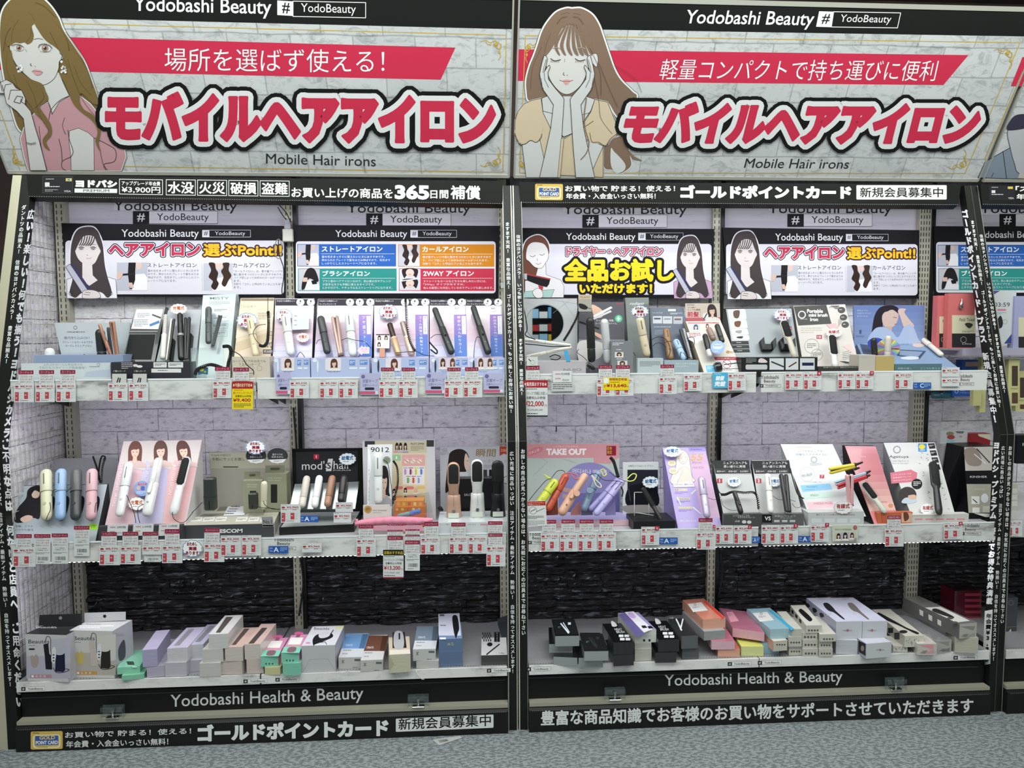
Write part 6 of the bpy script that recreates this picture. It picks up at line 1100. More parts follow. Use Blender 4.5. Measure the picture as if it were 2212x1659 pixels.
T=Thing('display_stand','white backed display with a busy pastel poster of seven small irons','display stand');SG=SY(.24);s,_=pbox(T,165,165,952,1030,.24,.06,'#cfcfd2',ZC,part='back_box');P=Print(SG)
P.rect(190,165,300,228,'#3c3b3d');P.rect(862,155,942,225,'#3c3b3d');P.rect(302,165,860,845,'#d8cfae');P.rect(302,165,860,290,'#c9c3a6');P.text('FRUITS ZIPPER',688,185,836,205,'#3a3734',wt=.01)
for i,(x,c) in enumerate([(540,'#caa0a8'),(580,'#b9bcc4'),(632,'#b4a6b8')]): portrait(P,x,232,66,110,'#2b2224',top=c)
P.dashes(690,218,836,275,4,'#8f8a76');P.rect(595,312,845,432,'#dba9a5',r=12);P.text('カラー限定セット',620,345,820,360,'#f2e8e4')
for i,c in enumerate(('#8c4a3e','#7fae8c','#c07a5a')): P.ell(645+70*i,385,26,22,'#e8dccb');P.line([(628+70*i,372),(662+70*i,398)],7,c)
P.rect(602,442,838,638,'#e2e4e6')
for i,c in enumerate(('#b58ac0','#8c2f52','#c4c53a','#5a7ab8','#6aa858','#c0502e','#8fa0d0')): x=630+58*(i % 4)+(30 if i > 3 else 0);y=468 if i < 4 else 560;P.rect(x-10,y,x+10,y+62,c,r=8);P.rect(x+12,y+10,x+22,y+50,mixc(c,'#ffffff',.5));P.rect(x-20,y-16,x+28,y-8,c)
P.rect(490,312,582,378,'#9cc39a',r=10);P.text('1',528,330,542,358,'#eef4ec')
for i,(x,y,c) in enumerate([(560,672,'#d77f86'),(680,672,'#d77f86'),(800,668,'#d6c079'),(560,770,'#e0a27a'),(690,770,'#d7898b'),(800,770,'#d9b28c')]): P.rect(x-45,y-16,x+45,y+16,c,r=14)
for (x,y,h_) in ((510,715,'#2b2022'),(632,705,'#2b2022'),(745,705,'#d8b49c'),(510,790,'#2b2022'),(632,790,'#5a4a44'),(745,790,'#6a4a40')): portrait(P,x,y,62,74,h_,long=.4)
P.done(T,'poster_print')
T=Thing('display_stand','narrow white panel marked 9012 holding a pearl white iron','display stand');SH_=Surf((0,.13,.78),(1,.13,.78),(0,.16,1.1));wedge(T,SH_,[(220,205),(490,200),(482,870),(215,870)],'#d6d8da',ZC,back=.002);P=Print(SH_);P.text('9012',255,232,455,285,'#1c1c1e');P.ell(430,372,42,42,'#7d8672');P.ring(430,372,34,2,'#c6cabb');portrait(P,400,640,200,460,'#2a2426','#dcbfae','#a8a6ac',long=.3);P.poly([(228,260),(262,420),(235,640),(232,850),(222,850)],'#eceeef',True);P.vtext('HAIR IRON',238,480,235,800,14,'#8a8c90');P.done(T,'print')
iron('pearl white iron on the narrow white panel',SH_,(335,285),(340,845),96,'#dfe3e1','cap',.03,'#e3e7e5');cable('black coiled cord hanging right of the pearl white iron',[(500,380),(540,450),(550,590),(535,700),(490,850)],SY(.2),.0016,0,'#161616','thick black cords on the lower shelf',True);cable('thin black cord over the narrow white panel',[(395,370),(440,410),(465,560),(485,700),(490,870)],SY(.12),.0012,0)
T=Thing('info_card','white card with a gold medal seal under the pearl white iron','card');s,_=pbox(T,172,858,462,985,.085,.003,'#d6d5d0',ZC,part='card');P=Print(s);P.ell(225,908,42,42,'#b08b4a');P.ring(225,908,34,2.5,'#e2cf9a');P.dashes(205,895,245,920,2,'#7a5f2e');P.text('MINI CORDLESS',278,912,428,924,'#3c3c3c');P.text('STRAIGHT IRON',282,938,372,946,'#6a6a6a');P.done(T,'lettering')
for i,(y0,y1,c,x0,x1) in enumerate([(815,880,'#d98a3c',520,830),(880,935,'#c9702a',505,850)]):
    T=Thing('retail_box',['upper orange patterned box under the pastel poster','lower orange and yellow box under the pastel poster'][i],'box');s,_=pbox(T,x0,y0,x1,y1,.15-.01*i,.06,c,None if i == 0 else ZC+.004,part='box_body');P=Print(s);[P.rect(x0+20+60*j,y0+12,x0+50+60*j,y1-14,['#e8a46a','#d9b93a','#c95a3a','#e9c98a'][j % 4],r=6) for j in range(5)];P.done(T,'print')
iron('bright blue and teal iron lying in front of the orange boxes',SY(.09),(800,925),(545,985),58,'#6fa7a6','cap',0,'#5b86d6');setmat(Thing('clear_box','clear plastic pocket in front of the orange boxes','holder').part('clear_wall',slab(SY(.075),[(510,770),(885,720),(945,1020),(520,1020)],.001,'#ffffff')),'clear')
T=Thing('pink_cloth','pink translucent mesh pouch draped along the shelf front','pouch');cl=MB();N=30;rows=[]
for i in range(N+1):
    t=i/N;x=80+t*850;y=1000+18*math.sin(t*3.1)-60*math.sin(t*math.pi)*.6+(40*(1-t)**6);h=95*(1-.55*abs(2*t-1)**4)
    yy0=y;rows.append([U(x,yy0,.05+.004*math.sin(i*1.3)),U(x,yy0+h*.3,.030+.003*math.sin(i*2.1)),U(x,yy0+h*.65,.028+.003*math.cos(i*1.7)),U(x,yy0+h,.034),U(x,yy0+h*.75,.07)])
vv=[p if p.z > ZC+.0005 else Vector((p.x,p.y,ZC+.0006)) for r in rows for p in r];ff=[(i*5+j,(i+1)*5+j,(i+1)*5+(j+1) % 5,i*5+(j+1) % 5) for i in range(N) for j in range(5)];cl.add(vv,ff,'#dd8fa6','cloth',True);T.part('pouch',cl);fr=MB();[fr.tube([U(88+i*4,1010,.04),U(70+i*5,1000+i*14,.03)],.0008,'#e39ab0','cloth',4) for i in range(8)];T.part('fringe',fr,stuff=True)
tail=Thing('pink_cloth','lower pink strip of the mesh pouch hanging over the rail','pouch');tail.part('strip',slab(SY(.006),[(280,1090),(820,1080),(820,1128),(270,1138)],.0006,'#e2a0b4','cloth'))
T=Thing('display_stand','silvery poster display with a long haired profile behind three brush irons','display stand');SJ=SY(.27);s,_=pbox(T,1006,232,1752,940,.27,.03,'#b9bbc0',ZC,part='back_board');P=Print(SJ)
P.poly([(1100,360),(1120,290),(1180,255),(1250,255),(1300,290),(1325,350),(1300,340),(1290,500),(1240,580),(1110,700),(1065,700)],'#26211f',True);P.poly([(1285,300),(1315,340),(1322,380),(1338,410),(1325,440),(1330,470),(1290,480),(1270,400)],'#d9bcae',True);P.line([(1295,378),(1312,382)],4,'#2a2020');P.poly([(1200,500),(1310,500),(1320,600),(1160,640)],'#c9ccd0');P.text('瞬間',1400,250,1612,335,'#8c7440',sl=.1,wt=.01);P.text('パワーストレート',1380,365,1740,400,'#8e9298',wt=.004);P.text('GS',1035,245,1085,280,'#7d8085');P.dashes(1010,290,1105,320,3,'#9a9ca0');P.poly([(1655,222),(1748,220),(1748,320),(1702,300),(1655,325)],'#a84434');P.text('288',1665,252,1738,280,'#dfae7c');P.dashes(1470,425,1600,465,3,'#8a8c90');P.rect(1480,475,1520,545,'#3b3a3c');P.rect(1540,475,1600,545,'#1e1d20');P.done(T,'print')
s,_=pbox(T,1098,575,1700,945,.20,.05,'#1a1a1c',ZC,part='black_box',top='#3a3b3e');P=Print(s);P.text('SALON',1270,735,1370,760,'#b9bbbe');P.done(T,'box_lettering');s,_=pbox(T,985,1045,1760,1110,.02,.16,'#cdd2d5',ZC,part='base',k='gloss');P=Print(s);P.text('忙しい朝に',1005,1062,1120,1078,'#8f9da6');P.text('しあわせな',1290,1062,1400,1078,'#8f9da6');P.rect(1445,1062,1530,1080,'#c79aa0');P.done(T,'base_lettering')
def stand_brush(label,x,yt,yb,w,c,c2,Y):
    T=Thing('brush_iron_on_stand',label,'hair brush','brush irons on charging stands');S=SY(Y);a=S.at(x,yb);b=S.at(x,yt);r=w*VW[2]*pm(Y)*.5;L=(b-a).length;base=Vector((a.x,Y,a.z))
    T.part('stand',MB().rod(base,base+Vector((0,0,L*.42)),[(0,r*1.3),(.02,r*1.36),(.3,r*1.25),(.7,r*1.15),(.98,r*1.1),(1,r)],c2,'satin',28,(0,-1,0),.8))
    T.part('handle',MB().rod(base+Vector((0,-r*.35,L*.12)),base+Vector((0,-r*.1,L*.62)),[(0,r*.6),(.1,r*.8),(.8,r*.86),(1,r)],c,'satin',24,(0,-1,0),.7));p0=base+Vector((0,-r*.1,L*.55));p1=base+Vector((0,0,L))
    T.part('head',MB().rod(p0,p1,[(0,r*.6),(.06,r*.92),(.18,r*1.05),(.8,r*1.05),(.92,r*.85),(.98,r*.5),(1,r*.2)],c,'satin',28,(0,-1,0),.45));q0=p0+Vector((0,-r*.4,0));q1=p1+Vector((0,-r*.4,0))
    T.part('comb_pad',MB().rod(q0,q1,[(.1,r*.3),(.16,r*.7),(.25,r*.84),(.8,r*.84),(.9,r*.6),(.94,r*.25)],'#0f0f10','rubber',24,(0,-1,0),.2));br=MB()
    for i in range(13):
        for j in range(-3,4): z=.2+.66*i/12;o=p0.lerp(p1,z)+Vector((j*r*.23,-r*.55,0));br.rod(o,o+Vector((0,-r*.28,0)),[(0,r*.06),(1,r*.03)],'#1d1d1e','rubber',4)
    T.part('bristles',br,stuff=True);d=MB()
    for i in range(8): o=base+Vector((0,-r*1.02+i*r*.008,L*(.24+.035*i)));d.box((o.x-.0006,o.y-.004,o.z),(o.x+.0006,o.y+.002,o.z+.002),mixc(c,'#000000',.6))
    T.part('indicator_dots',d,stuff=True);f=base+Vector((0,-r*1.06,L*.155));T.part('power_button',MB().rod(f,f+Vector((0,-.004,0)),[(0,r*.3),(1,r*.26)],mixc(c,'#ffffff',.5) if c != '#dddedd' else '#a9abad','silver',16,(0,0,1)))
    T.part('notice',MB().box((a.x-r*.95,Y-r*1.14,a.z+L*.03),(a.x+r*.85,Y-r*1.12,a.z+L*.12),'#cdd3c8'));return T
stand_brush('rose gold brush iron with black comb pad on its stand',1160,392,1000,128,'#b5917c','#c3a08c',.10);stand_brush('white brush iron with black comb pad on its stand',1415,362,988,130,'#dddedd','#e0e1e0',.10);stand_brush('black brush iron on its black stand, right of the white one',1638,375,985,128,'#1a1a1c','#1d1d1f',.10)
cable('thin black cord ring beside the black brush iron',[(1700,560),(1745,545),(1758,590),(1730,625),(1700,620)],SY(.16),.0012,0);T=Thing('power_plug','black plug and cord end left of the rose gold brush stand','plug');T.part('body',MB().rod(SY(.14).at(990,880),SY(.14).at(1040,920),[(0,.006),(.4,.009),(1,.004)],'#161617','rubber',12))
# ================================================================ LOWER SHELF, RIGHT UNIT
V(1100,920,4.809)
T=Thing('display_stand','large display with a pink header lettered TAKE OUT and a purple half disc','display stand');SK_=SY(.25);T.part('back_board',slab(SK_,[(178,188),(1142,184),(1148,935),(180,940)],.006,'#b8c3bd','card'));P=Print(SK_)
P.poly([(178,188),(1142,184),(1140,328),(178,335)],'#d0959a');P.poly([(875,328),(1142,326),(1045,392),(880,382)],'#d0959a');P.text('TAKE OUT',388,238,798,300,'#f0ece8',wt=.02,bold=3);P.text('いつでも どこでも きれいに',465,205,720,222,'#f2e6e4');P.rect(190,225,345,300,'#c76f7a',r=36,sl=.3) if 0 else P.poly([(185,300),(200,255),(300,215),(345,225),(335,262),(230,312)],'#d08088',True);P.text('日本上陸',205,270,312,300,'#f0dedc',dy=-38);P.rect(1010,208,1110,308,'#8c2038');P.text('日本',1018,214,1068,250,'#e0c050');P.text('限定',1018,256,1068,292,'#e0c050')
P.poly([(514,900)]+[(835-322*math.cos(a*math.pi/24),705-325*math.sin(a*math.pi/24)) for a in range(25)]+[(1157-10,900)],'#8d88ba');P.poly([(514,900),(560,820),(700,700),(1140,690),(1145,900)],'#6d6ba0');P.text('어디서나 예쁘게',655,440,1010,490,'#e2e0ee',dy=20,wt=.005);P.line([(330,335),(400,370),(250,520)],3,'#8fa09a');P.line([(560,340),(700,385)],3,'#a9b5b0')
for j in range(3): P.poly([(560,640+70*j),(640,655+68*j),(650,690+68*j),(560,680+70*j)],'#c09a92',True)
P.done(T,'print');ba=[UZ(375,975,ZC+.02),UZ(1290,975,ZC+.02),UZ(1195,895,ZC+.02),UZ(375,895,ZC+.02)];ba[0].y=ba[1].y=min(ba[0].y,ba[1].y);T.part('lilac_base',MB().hexa([Vector((p.x,p.y,ZC)) for p in ba]+ba,'#a9a2c9','card'));fy=ba[0].y;T.part('front_strip',MB().box((ba[0].x,fy-.006,ZC),(ba[1].x,fy-.001,ba[0].z),'#d6b3bd','card'));T.part('plinth',MB().box((UZ(180,1020,ZC).x,UZ(0,1020,ZC).y-.004,ZC),(UZ(1312,1020,ZC).x,.12,ZC+.004),'#aaa7b8','card'))
for i,(x0,x1,c) in enumerate([(385,508,'#8c4a40'),(640,742,'#c98a86'),(745,868,'#7d7a9a'),(1000,1106,'#8d86b8')]): T.part('divider',slab(SY(.07+.01*(i % 2)),[(x0,890),(x1-5,690+20*(i % 2)+(60 if i > 0 else 0)),(x1,925),(x0,930)],.003,c),'coloured triangular divider')
SI=Surf((0,.05,.78),(1,.05,.78),(0,.16,1.0))
for x0,y0,x1,y1,w,c,st,lb,c2 in [(490,560,280,850,96,'#c3cd3c','cap','neon yellow iron, leftmost on the TAKE OUT display','#cad446'),(598,500,395,880,84,'#b54a30','cap','orange red iron on the TAKE OUT display','#bd5034'),(940,470,770,880,84,'#74879f','cap','slate blue iron on the TAKE OUT display','#7c8fa8'),(798,500,530,925,96,'#cf9f84','curl','peach iron with a round joint on the TAKE OUT display','#d8aa90'),(1150,540,835,875,66,'#8f89bd','cap','upper lilac arm of the rightmost TAKE OUT iron','#a39dce'),(1185,560,890,925,78,'#aba5d8','cap','lower lilac iron, rightmost on the TAKE OUT display','#b5afdf')]: iron(lb,SI,(x0,y0),(x1,y1),w,c,st,.02 if 'upper' in lb or 'slate' in lb or 'red' in lb else .04,c2,'colourful irons on the pink and purple display')
for i,(x,y,lb) in enumerate([(700,703,'round flat joint disc on the peach iron'),(832,672,'round flat joint disc on the slate blue iron')]): T=Thing('joint_disc',lb,'hair iron part');p=SI.at(x,y,.05+.012*(1-i));T.part('disc',MB().rod(p,p+SI.n*.006,[(0,.0125),(1,.0115)],'#c2927a' if i == 0 else '#6a7d95','plastic',24,(0,0,1)))
for lb,pts,c in [('neon yellow wrist loop on the yellow iron',[(430,545),(400,540),(365,505),(385,520),(430,545)],'#c9d24a'),('pink wrist loop on the orange red iron',[(590,490),(640,490),(700,510),(715,545),(680,545),(640,500)],'#c96a64'),('beige wrist loop on the peach iron',[(860,510),(900,560),(950,610),(950,640),(905,620),(880,560),(855,515)],'#d8c9bc'),('lime wrist loop right of the lilac irons',[(1225,550),(1280,500),(1320,510),(1300,560),(1250,575),(1215,560)],'#d4de6a'),('yellow cord tangle on the slate blue iron',[(940,470),(980,450),(1010,500),(980,520),(960,470)],'#c6c86a')]: cable(lb,pts,SI,.0022,.055,c,'coloured wrist loops',name='wrist_loop',cat='strap')
for lb,pts in [('thin tether from the yellow iron to the shelf',[(440,545),(380,570),(290,670),(205,775)]),('thin tether over the orange red iron',[(440,540),(500,470),(560,465),(580,490)]),('thin tether over the slate blue iron',[(830,510),(900,495),(980,560),(1100,570),(1180,590)]),('thin tether right above the lilac irons',[(1040,480),(1130,540),(1220,580)])]: cable(lb,pts,SI,.0012,.06)
cable('thick black coiled cord hanging over the lilac irons',[(1050,330),(1085,370),(1110,450),(1130,530)],SI,.0022,.06,'#161616','thick black cords on the lower shelf',True);cable('thick black cord bow right of the lilac irons',[(1160,630),(1180,680),(1170,735)],SI,.003,.06,'#161616','thick black cords on the lower shelf')
T=Thing('notice_card','white notice with red heading and a circled iron beside the central posts','card');s=SY(.004);T.part('card',slab(s,[(178,780),(378,775),(392,1035),(178,1050)],.001,'#dcdedd'));P=Print(s);P.poly([(178,784),(376,779),(378,826),(178,830)],'#b83a2c');P.text('ドレスヘアアイロン',182,788,362,802,'#f6eae8');P.text('の取扱について',184,808,320,821,'#f6eae8');P.ring(247,878,38,4,'#5b5a5a');P.line([(225,888),(270,866)],8,'#8a6a60');P.line([(285,890),(365,855)],6,'#5b6a74');P.dashes(182,935,360,972,3,'#4a4a4c');P.dashes(182,985,370,1040,4,'#8a8a8c');P.done(T,'print')
T=Thing('display_stand','white framed card titled for a USB heated brush with a dark photo','display stand');s,_=pbox(T,1183,380,1552,1010,.2,.01,'#d3d7d6',ZC,part='card');P=Print(s);P.text('USBモバイルヒートブラシ',1238,404,1495,426,'#3a3c3c');P.rect(1228,455,1545,830,'#23252e');P.poly([(1240,640),(1400,600),(1520,640),(1540,830),(1230,830)],'#14151c',True);P.poly([(1195,830),(1545,830),(1545,930),(1230,900)],'#9a9390',True);P.line([(1240,650),(1260,780)],4,'#5a5e6a');P.done(T,'print');s,_=pbox(T,1290,990,1725,1030,.02,.12,'#1f2022',ZC,part='black_base')
iron('black USB heated brush leaning in the clear stand',Surf((0,.06,.76),(1,.06,.76),(0,.17,.95)),(1385,640),(1590,1000),52,'#1a1a1b','brush',.02,'#0e0e0f',head=.42,hw=1.1);cloud('white cloud card with blue writing behind the USB brush',SY(.18),1470,585,88,62,3,0)
T=Thing('clear_stand','clear bent plastic stand in front of the USB brush card','holder');q=MB();
for (a,b) in (((1300,690),(1300,985)),((1450,720),(1450,960)),((1300,690),(1390,690)),((1310,900),(1500,930)),((1310,985),(1500,1000)),((1500,930),(1500,1000))): q.tube([U(*a,.12),U(*b,.10)],.0015,'#d6dcdd','gloss',5)
T.part('bent_frame',q)
S4=Surf((0,.03,.745),(1,.03,.745),(0,.25,1.08))
T=easel('lavender box display with a line drawn woman and gold lettering',[(1592,228),(2035,222),(2200,1020),(1745,1025)],'#b3a3d6',ZC,S4,'#8f82bf',back=.005);P=Print(S4);P.poly([(1862,300),(2040,290),(2190,950),(2010,960)],'#c9a9c4');P.poly([(1860,225),(2035,222),(2045,262),(1868,265)],'#9a8ccc');P.text('Angelique',1882,236,2000,250,'#3c3660');P.text('55',1888,290,2010,360,'#c9a860',wt=.01,sl=.2);P.text('Bijou',1900,368,1995,398,'#a08098',sl=.3);P.text('HAIR IRON',1905,420,2020,445,'#a08098')
G=Print(S4,P);G.poly([(1740,300),(1800,250),(1860,300),(1880,400),(1900,520),(1920,580),(1690,590),(1690,520),(1730,430)],'#dcd6cd',True,'#6b625e',3);G.poly([(1770,310),(1820,275),(1850,320),(1840,370),(1805,395),(1770,365)],'#ead9cf',True,'#7b6b66',2);G.line([(1780,335),(1795,340)],3,'#6b5b56');G.line([(1820,325),(1838,328)],3,'#6b5b56');G.line([(1798,370),(1815,372)],3,'#b5605c');G.poly([(1760,450),(1860,440),(1900,580),(1750,590)],'#e3c9bf',True,'#7b6b66',2);G.poly([(1680,585),(1760,470),(1800,455),(1740,590)],'#ecdcd2',True,'#7b6b66',2);G.done(T,'woman_illustration')
for x,y in ((1688,388),(1702,468)): P.ell(x,y,42,32,'#ddd6a8');P.text('200' if y < 400 else '50',x-25,y-12,x+25,y+8,'#8c7ab8')
P.poly([(1700,590),(1905,580),(1925,632),(1710,638)],'#dfdce4');P.text('スタイルが、勝机になる',1715,598,1905,618,'#4c4a58')
for j in range(3): P.rect(1715+20*j,655+93*j,1850+25*j,672+93*j,'#e2da9c');P.text(['美髪プレート','3段階温度設定','クロスサイズ'][j],1718+20*j,657+93*j,1846+24*j,670+93*j,'#5c4fa0');P.dashes(1720+20*j,685+93*j,1860+20*j,712+93*j,2,'#7f74b8')
P.poly([(1885,700),(1935,655),(1942,668),(1895,715)],'#c9d6d4');P.poly([(1735,740),(1750,735),(1790,820),(1780,825)],'#cfd8d8');P.poly([(1900,845),(1915,840),(1995,910),(1985,915)],'#dde0e4');P.text('小粒なスタイリング',1760,975,1945,998,'#e4def0');P.done(T,'print')
iron('silver lilac iron standing right on the lavender box display',S4,(1992,528),(2058,955),84,'#b4a9c4','cap',.05,'#bcb1cc',k='satin');cloud('white cloud card with blue writing on the lavender box display',S4,1695,268,92,56,3,.02)
V(1500,920,5.026)
for i,q in enumerate([[(198,378),(592,374),(725,1040),(330,1040)],[(622,372),(1028,370),(1195,1040),(722,1040)]]):
    T=easel(['white display with black heading holding one short hanging iron, beside the lavender box','white display with black heading holding a white and a black iron'][i],q,'#b7b9b8',ZC,S4,'#3a3b3c',back=.005);P=Print(S4);x0,x1=q[0][0],q[1][0];P.poly([(x0,378),(x1,374),(x1+24,525),(x0+34,528)],'#1b1b1d');P.text('ニュアンスヘアも',x0+115,388,x1-20,416,'#dcdcdc');P.text('思い通りに再現',x0+120,428,x1-38,455,'#dcdcdc')
    for j in range(3): P.frame(x0+32+125*j,470,x0+148+125*j,518,2,'#6b6b6d');P.text(['最高約190℃','5段階の温度','左右両開き'][j],x0+45+125*j,482,x0+138+125*j,505,'#c9c9c9')
    P.line([(x0+32,524),(x1+20,520)],5,'#e0e0e0');P.rect(x0+48,572,x0+105,622,'#b02f48');P.text(str(i+1),x0+(72 if i == 0 else 66),580,x0+(79 if i == 0 else 86),612,'#f4eeee',wt=.01,bold=1.2);P.done(T,'print')
    s,_=pbox(T,[322,735][i],958,[738,1190][i],1075,.012,.02,['#4b4c4c','#5e5f60'][i],ZC,part='front_lip');P=Print(s)
    if i == 0: P.text('いつでもどこでも',420,965,600,985,'#e4e4e4');P.text('サラツヤストレート',470,985,655,1003,'#e4e4e4');P.text('2段階',440,1025,492,1045,'#e4e4e4');P.ell(540,1042,24,18,'#d6d6d6');P.ell(595,1045,24,18,'#d6d6d6')
    else: P.rect(738,960,842,1050,'#17171a');P.text('VS',765,985,828,1025,'#e6e6e6',bold=1.5);P.text('前髪もワイルド',870,968,1100,988,'#c6c6c6');P.text('アレンジ',930,992,1060,1008,'#c6c6c6');[P.rect(865+85*j,1022,925+85*j,1045,'#c2c4c4') for j in range(3)]
    P.done(T,'lip_print');cloud(['white cloud card above the short hanging iron','white cloud card behind the white stick iron'][i],S4,[432,870][i],608,74,54,3,.012)
iron('short black and silver iron hanging on display number 1',S4,(432,712),(510,955),60,'#1d1d1f','curl',.045,'#2a2a2c');iron('white stick iron on display number 2',S4,(795,518),(830,945),74,'#dcdcd6','cap',.04,'#e0e0da');iron('black straightening iron on display number 2',S4,(965,525),(1018,950),92,'#232427','flat',.04,'#1b1c1e')
for i,(pts,r,co) in enumerate([([(190,385),(215,520),(260,700),(310,750)],.0028,0),([(290,745),(340,745),(420,715),(540,725),(665,735),(700,900)],.0026,1),([(290,790),(310,860),(380,910),(470,915)],.0012,0),([(1040,460),(1075,600),(1120,740),(1190,790)],.003,0),([(850,760),(920,800),(1020,800),(1100,820)],.0012,0),([(1060,840),(1090,880),(1140,885),(1175,840)],.0012,0),([(150,780),(220,800),(290,770)],.0012,0)]): cable(['black cord down the left edge of display number 1','black coiled cord across display number 1','thin tether loop low on display number 1','black cord down the right edge of display number 2','thin tether across display number 2','thin tether loop right of the black straightening iron','thin tether from the silver lilac iron'][i],pts,S4,r*.7,.04,'#161616','thick black cords on the lower shelf',bool(co))
S5=Surf((0,.03,.745),(1,.03,.745),(0,.27,1.10))
T=easel('big white slanted display with blue, green and pink bands',[(935,198),(1500,198),(1842,935),(1232,935)],'#d2d4d6',ZC+.03,S5,'#b4b6b8',back=.005);P=Print(S5);P.text('いつでもどこでも',1128,262,1392,286,'#8b8e92');P.text('完璧なヘアスタイルに',1100,298,1445,322,'#8b8e92');P.ring(1298,368,30,8,'#94979c');P.dashes(1255,405,1385,438,4,'#9a9da2');P.dashes(1110,228,1380,242,1,'#d4b4b8');P.ring(1225,525,78,3,'#a0a2a6');P.text('Have a Beautiful',1165,520,1280,560,'#8f9296',dy=-22)
P.text('いろいろな使い方！',1178,600,1380,618,'#a9babc');P.poly([(1150,645),(1470,625),(1500,690),(1175,718)],'#8fc4e8');P.text('MAX200℃',1215,650,1338,672,'#5a7f9c');P.dashes(1200,690,1380,700,1,'#5f94b8');P.poly([(1190,735),(1500,715),(1520,770),(1210,790)],'#c6dcd2');P.text('SPEEDY',1258,742,1352,765,'#6a8a80');P.poly([(1210,828),(1500,812),(1525,885),(1240,905)],'#e6bcc6');P.text('OVERSEAS MODEL',1290,832,1502,856,'#a0707c',dy=-6);P.rect(1360,530,1410,570,'#b84058',r=6);P.text('7',1376,536,1394,562,'#f2e9ea');P.done(T,'print')
s,_=pbox(T,1238,935,1842,1062,.016,.1,'#c2c4c4',ZC,part='front_box');P=Print(s);P.text('艶ストレートも極上カールも自由自在。',1325,955,1750,972,'#6f6a66');[P.rect(1275+118*j+20*j,1005,1385+118*j+20*j,1052,'#d0d4d8') or P.line([(1285+138*j,1018+4*j),(1375+138*j,1034)],9,['#2e3032','#46557c','#2c3c68','#26304c'][j]) for j in range(4)];P.done(T,'box_print')
iron('pink mini iron standing upright on the white slanted display',SY(.03),(1682,525),(1692,860),84,'#d9a3a8','flat',0,'#dfabb0');cloud('white cloud card with red writing on the white slanted display',SY(.012),1615,885,108,74,2,0)
iron('yellow mini straightening iron lying crosswise above the pink one',SY(.06),(1462,490),(1745,430),74,'#d9c43e','flat',0,'#e0cc4a');iron('red mini straightening iron lying crosswise',SY(.045),(1548,665),(1870,550),52,'#b82c38','flat',0,'#c23440');iron('pale blue mini straightening iron above the red one',SY(.055),(1522,625),(1865,512),44,'#a2c3d4','flat',0,'#acccdc')
for i,(a,b) in enumerate([((1740,425),(1825,395)),((1740,470),(1790,455)),((1860,515),(1910,490)),((1868,548),(1905,535))]): T=Thing('cable_sleeve',['upper black cord sleeve of the yellow mini iron','lower black cord sleeve of the yellow mini iron','black cord sleeve of the pale blue mini iron','black cord sleeve of the red mini iron'][i],'cable');T.part('sleeve',MB().rod(SY(.055).at(*a),SY(.06).at(*b),[(0,.0055),(1,.0035)],'#2a1c1c','rubber',10))
V(1800,900,4.74)
T=easel('rosy gradient display with black sides holding a bristle brush',[(118,300),(432,304),(642,960),(372,975)],'#d8868c',ZC,S5,'#1b1a1b',back=.02);P=Print(S5)
for j in range(9): t=j/9;u=(j+1)/9;P.mb.add([S5.at(118+254*t+4,300+670*t,LIFT),S5.at(432+210*t-4,304+650*t,LIFT),S5.at(432+210*u-4,304+650*u,LIFT),S5.at(118+254*u+4,300+670*u,LIFT)],[(0,1,2,3)],mixc(mixc('#c27880','#b87078',min(2*t,1)),'#e3c2b6',max(0,1.6*t-.6)),'gloss')
P.lv.append((0,9999,0,9999,1));P.text('BRUSH',210,400,330,420,'#e2a8a8');P.ell(588,912,26,22,'#c08a6a');P.dashes(490,870,590,885,1,'#b06a6a');P.done(T,'print');s,_=pbox(T,455,980,812,1090,.03,.02,'#c46a4c',ZC,part='front_lip');P=Print(s);P.poly([(700,985),(800,985),(812,1085),(700,1085)],'#d9b59a');P.poly([(720,985),(760,985),(775,1040),(730,1070)],'#6a4030',True);P.line([(490,985),(505,1085)],3,'#6a3020');P.done(T,'lip_print')
iron('pale green handled round brush with long black bristles',S5,(300,672),(535,985),64,'#c9cfc2','brush',.03,'#141414',head=.42,hw=1.3)
T=easel('white display with scattered dashes and a black comb brush',[(515,268),(1038,264),(1250,1010),(800,1015)],'#cfcfcd',ZC,S5,'#8f9092',back=.005);P=Print(S5);P.ring(652,338,34,11,'#8b8d90');P.text('Agetuya',572,396,772,430,'#3c3d40',wt=.006);P.text('Comb Hairiron II',582,446,770,462,'#77797c');P.text('Natural Straight',592,472,774,488,'#77797c');P.poly([(582,575),(795,542),(860,575),(852,665),(595,686)],'#c76f80');[P.text(['いろいろスタイルが','自由自在アレンジ','なめらか仕上げ！'][j],612,588+30*j,800,604+30*j,'#e9d4d8',dy=-15) for j in range(3)]
P.ell(856,690,55,54,'#1f1f21');P.dashes(820,665,895,715,3,'#d6d6d6');P.ell(760,802,92,84,'#3a3534');P.poly([(700,880),(740,830),(840,840),(850,870),(790,890)],'#b9c4cf',True);P.poly([(765,810),(835,800),(850,835),(790,845)],'#cfa994',True);[(lambda x,y,a: P.line([(x,y),(x+22*math.cos(a),y+22*math.sin(a))],4,'#3a3b3d'))(random.uniform(790+(y-268)*.28 if y < 560 else 900+(y-560)*.28,985+(y-268)*.28),y,random.uniform(-1,1.2)) for y in range(300,960,22)]
for j in range(4): P.poly([(968+18*j,275+72*j),(1035+16*j,272+72*j),(1048+18*j,325+72*j),(985+18*j,330+72*j)],'#232325');P.dashes(982+18*j,290+72*j,1030+16*j,310+72*j,2,'#cfcfcf')
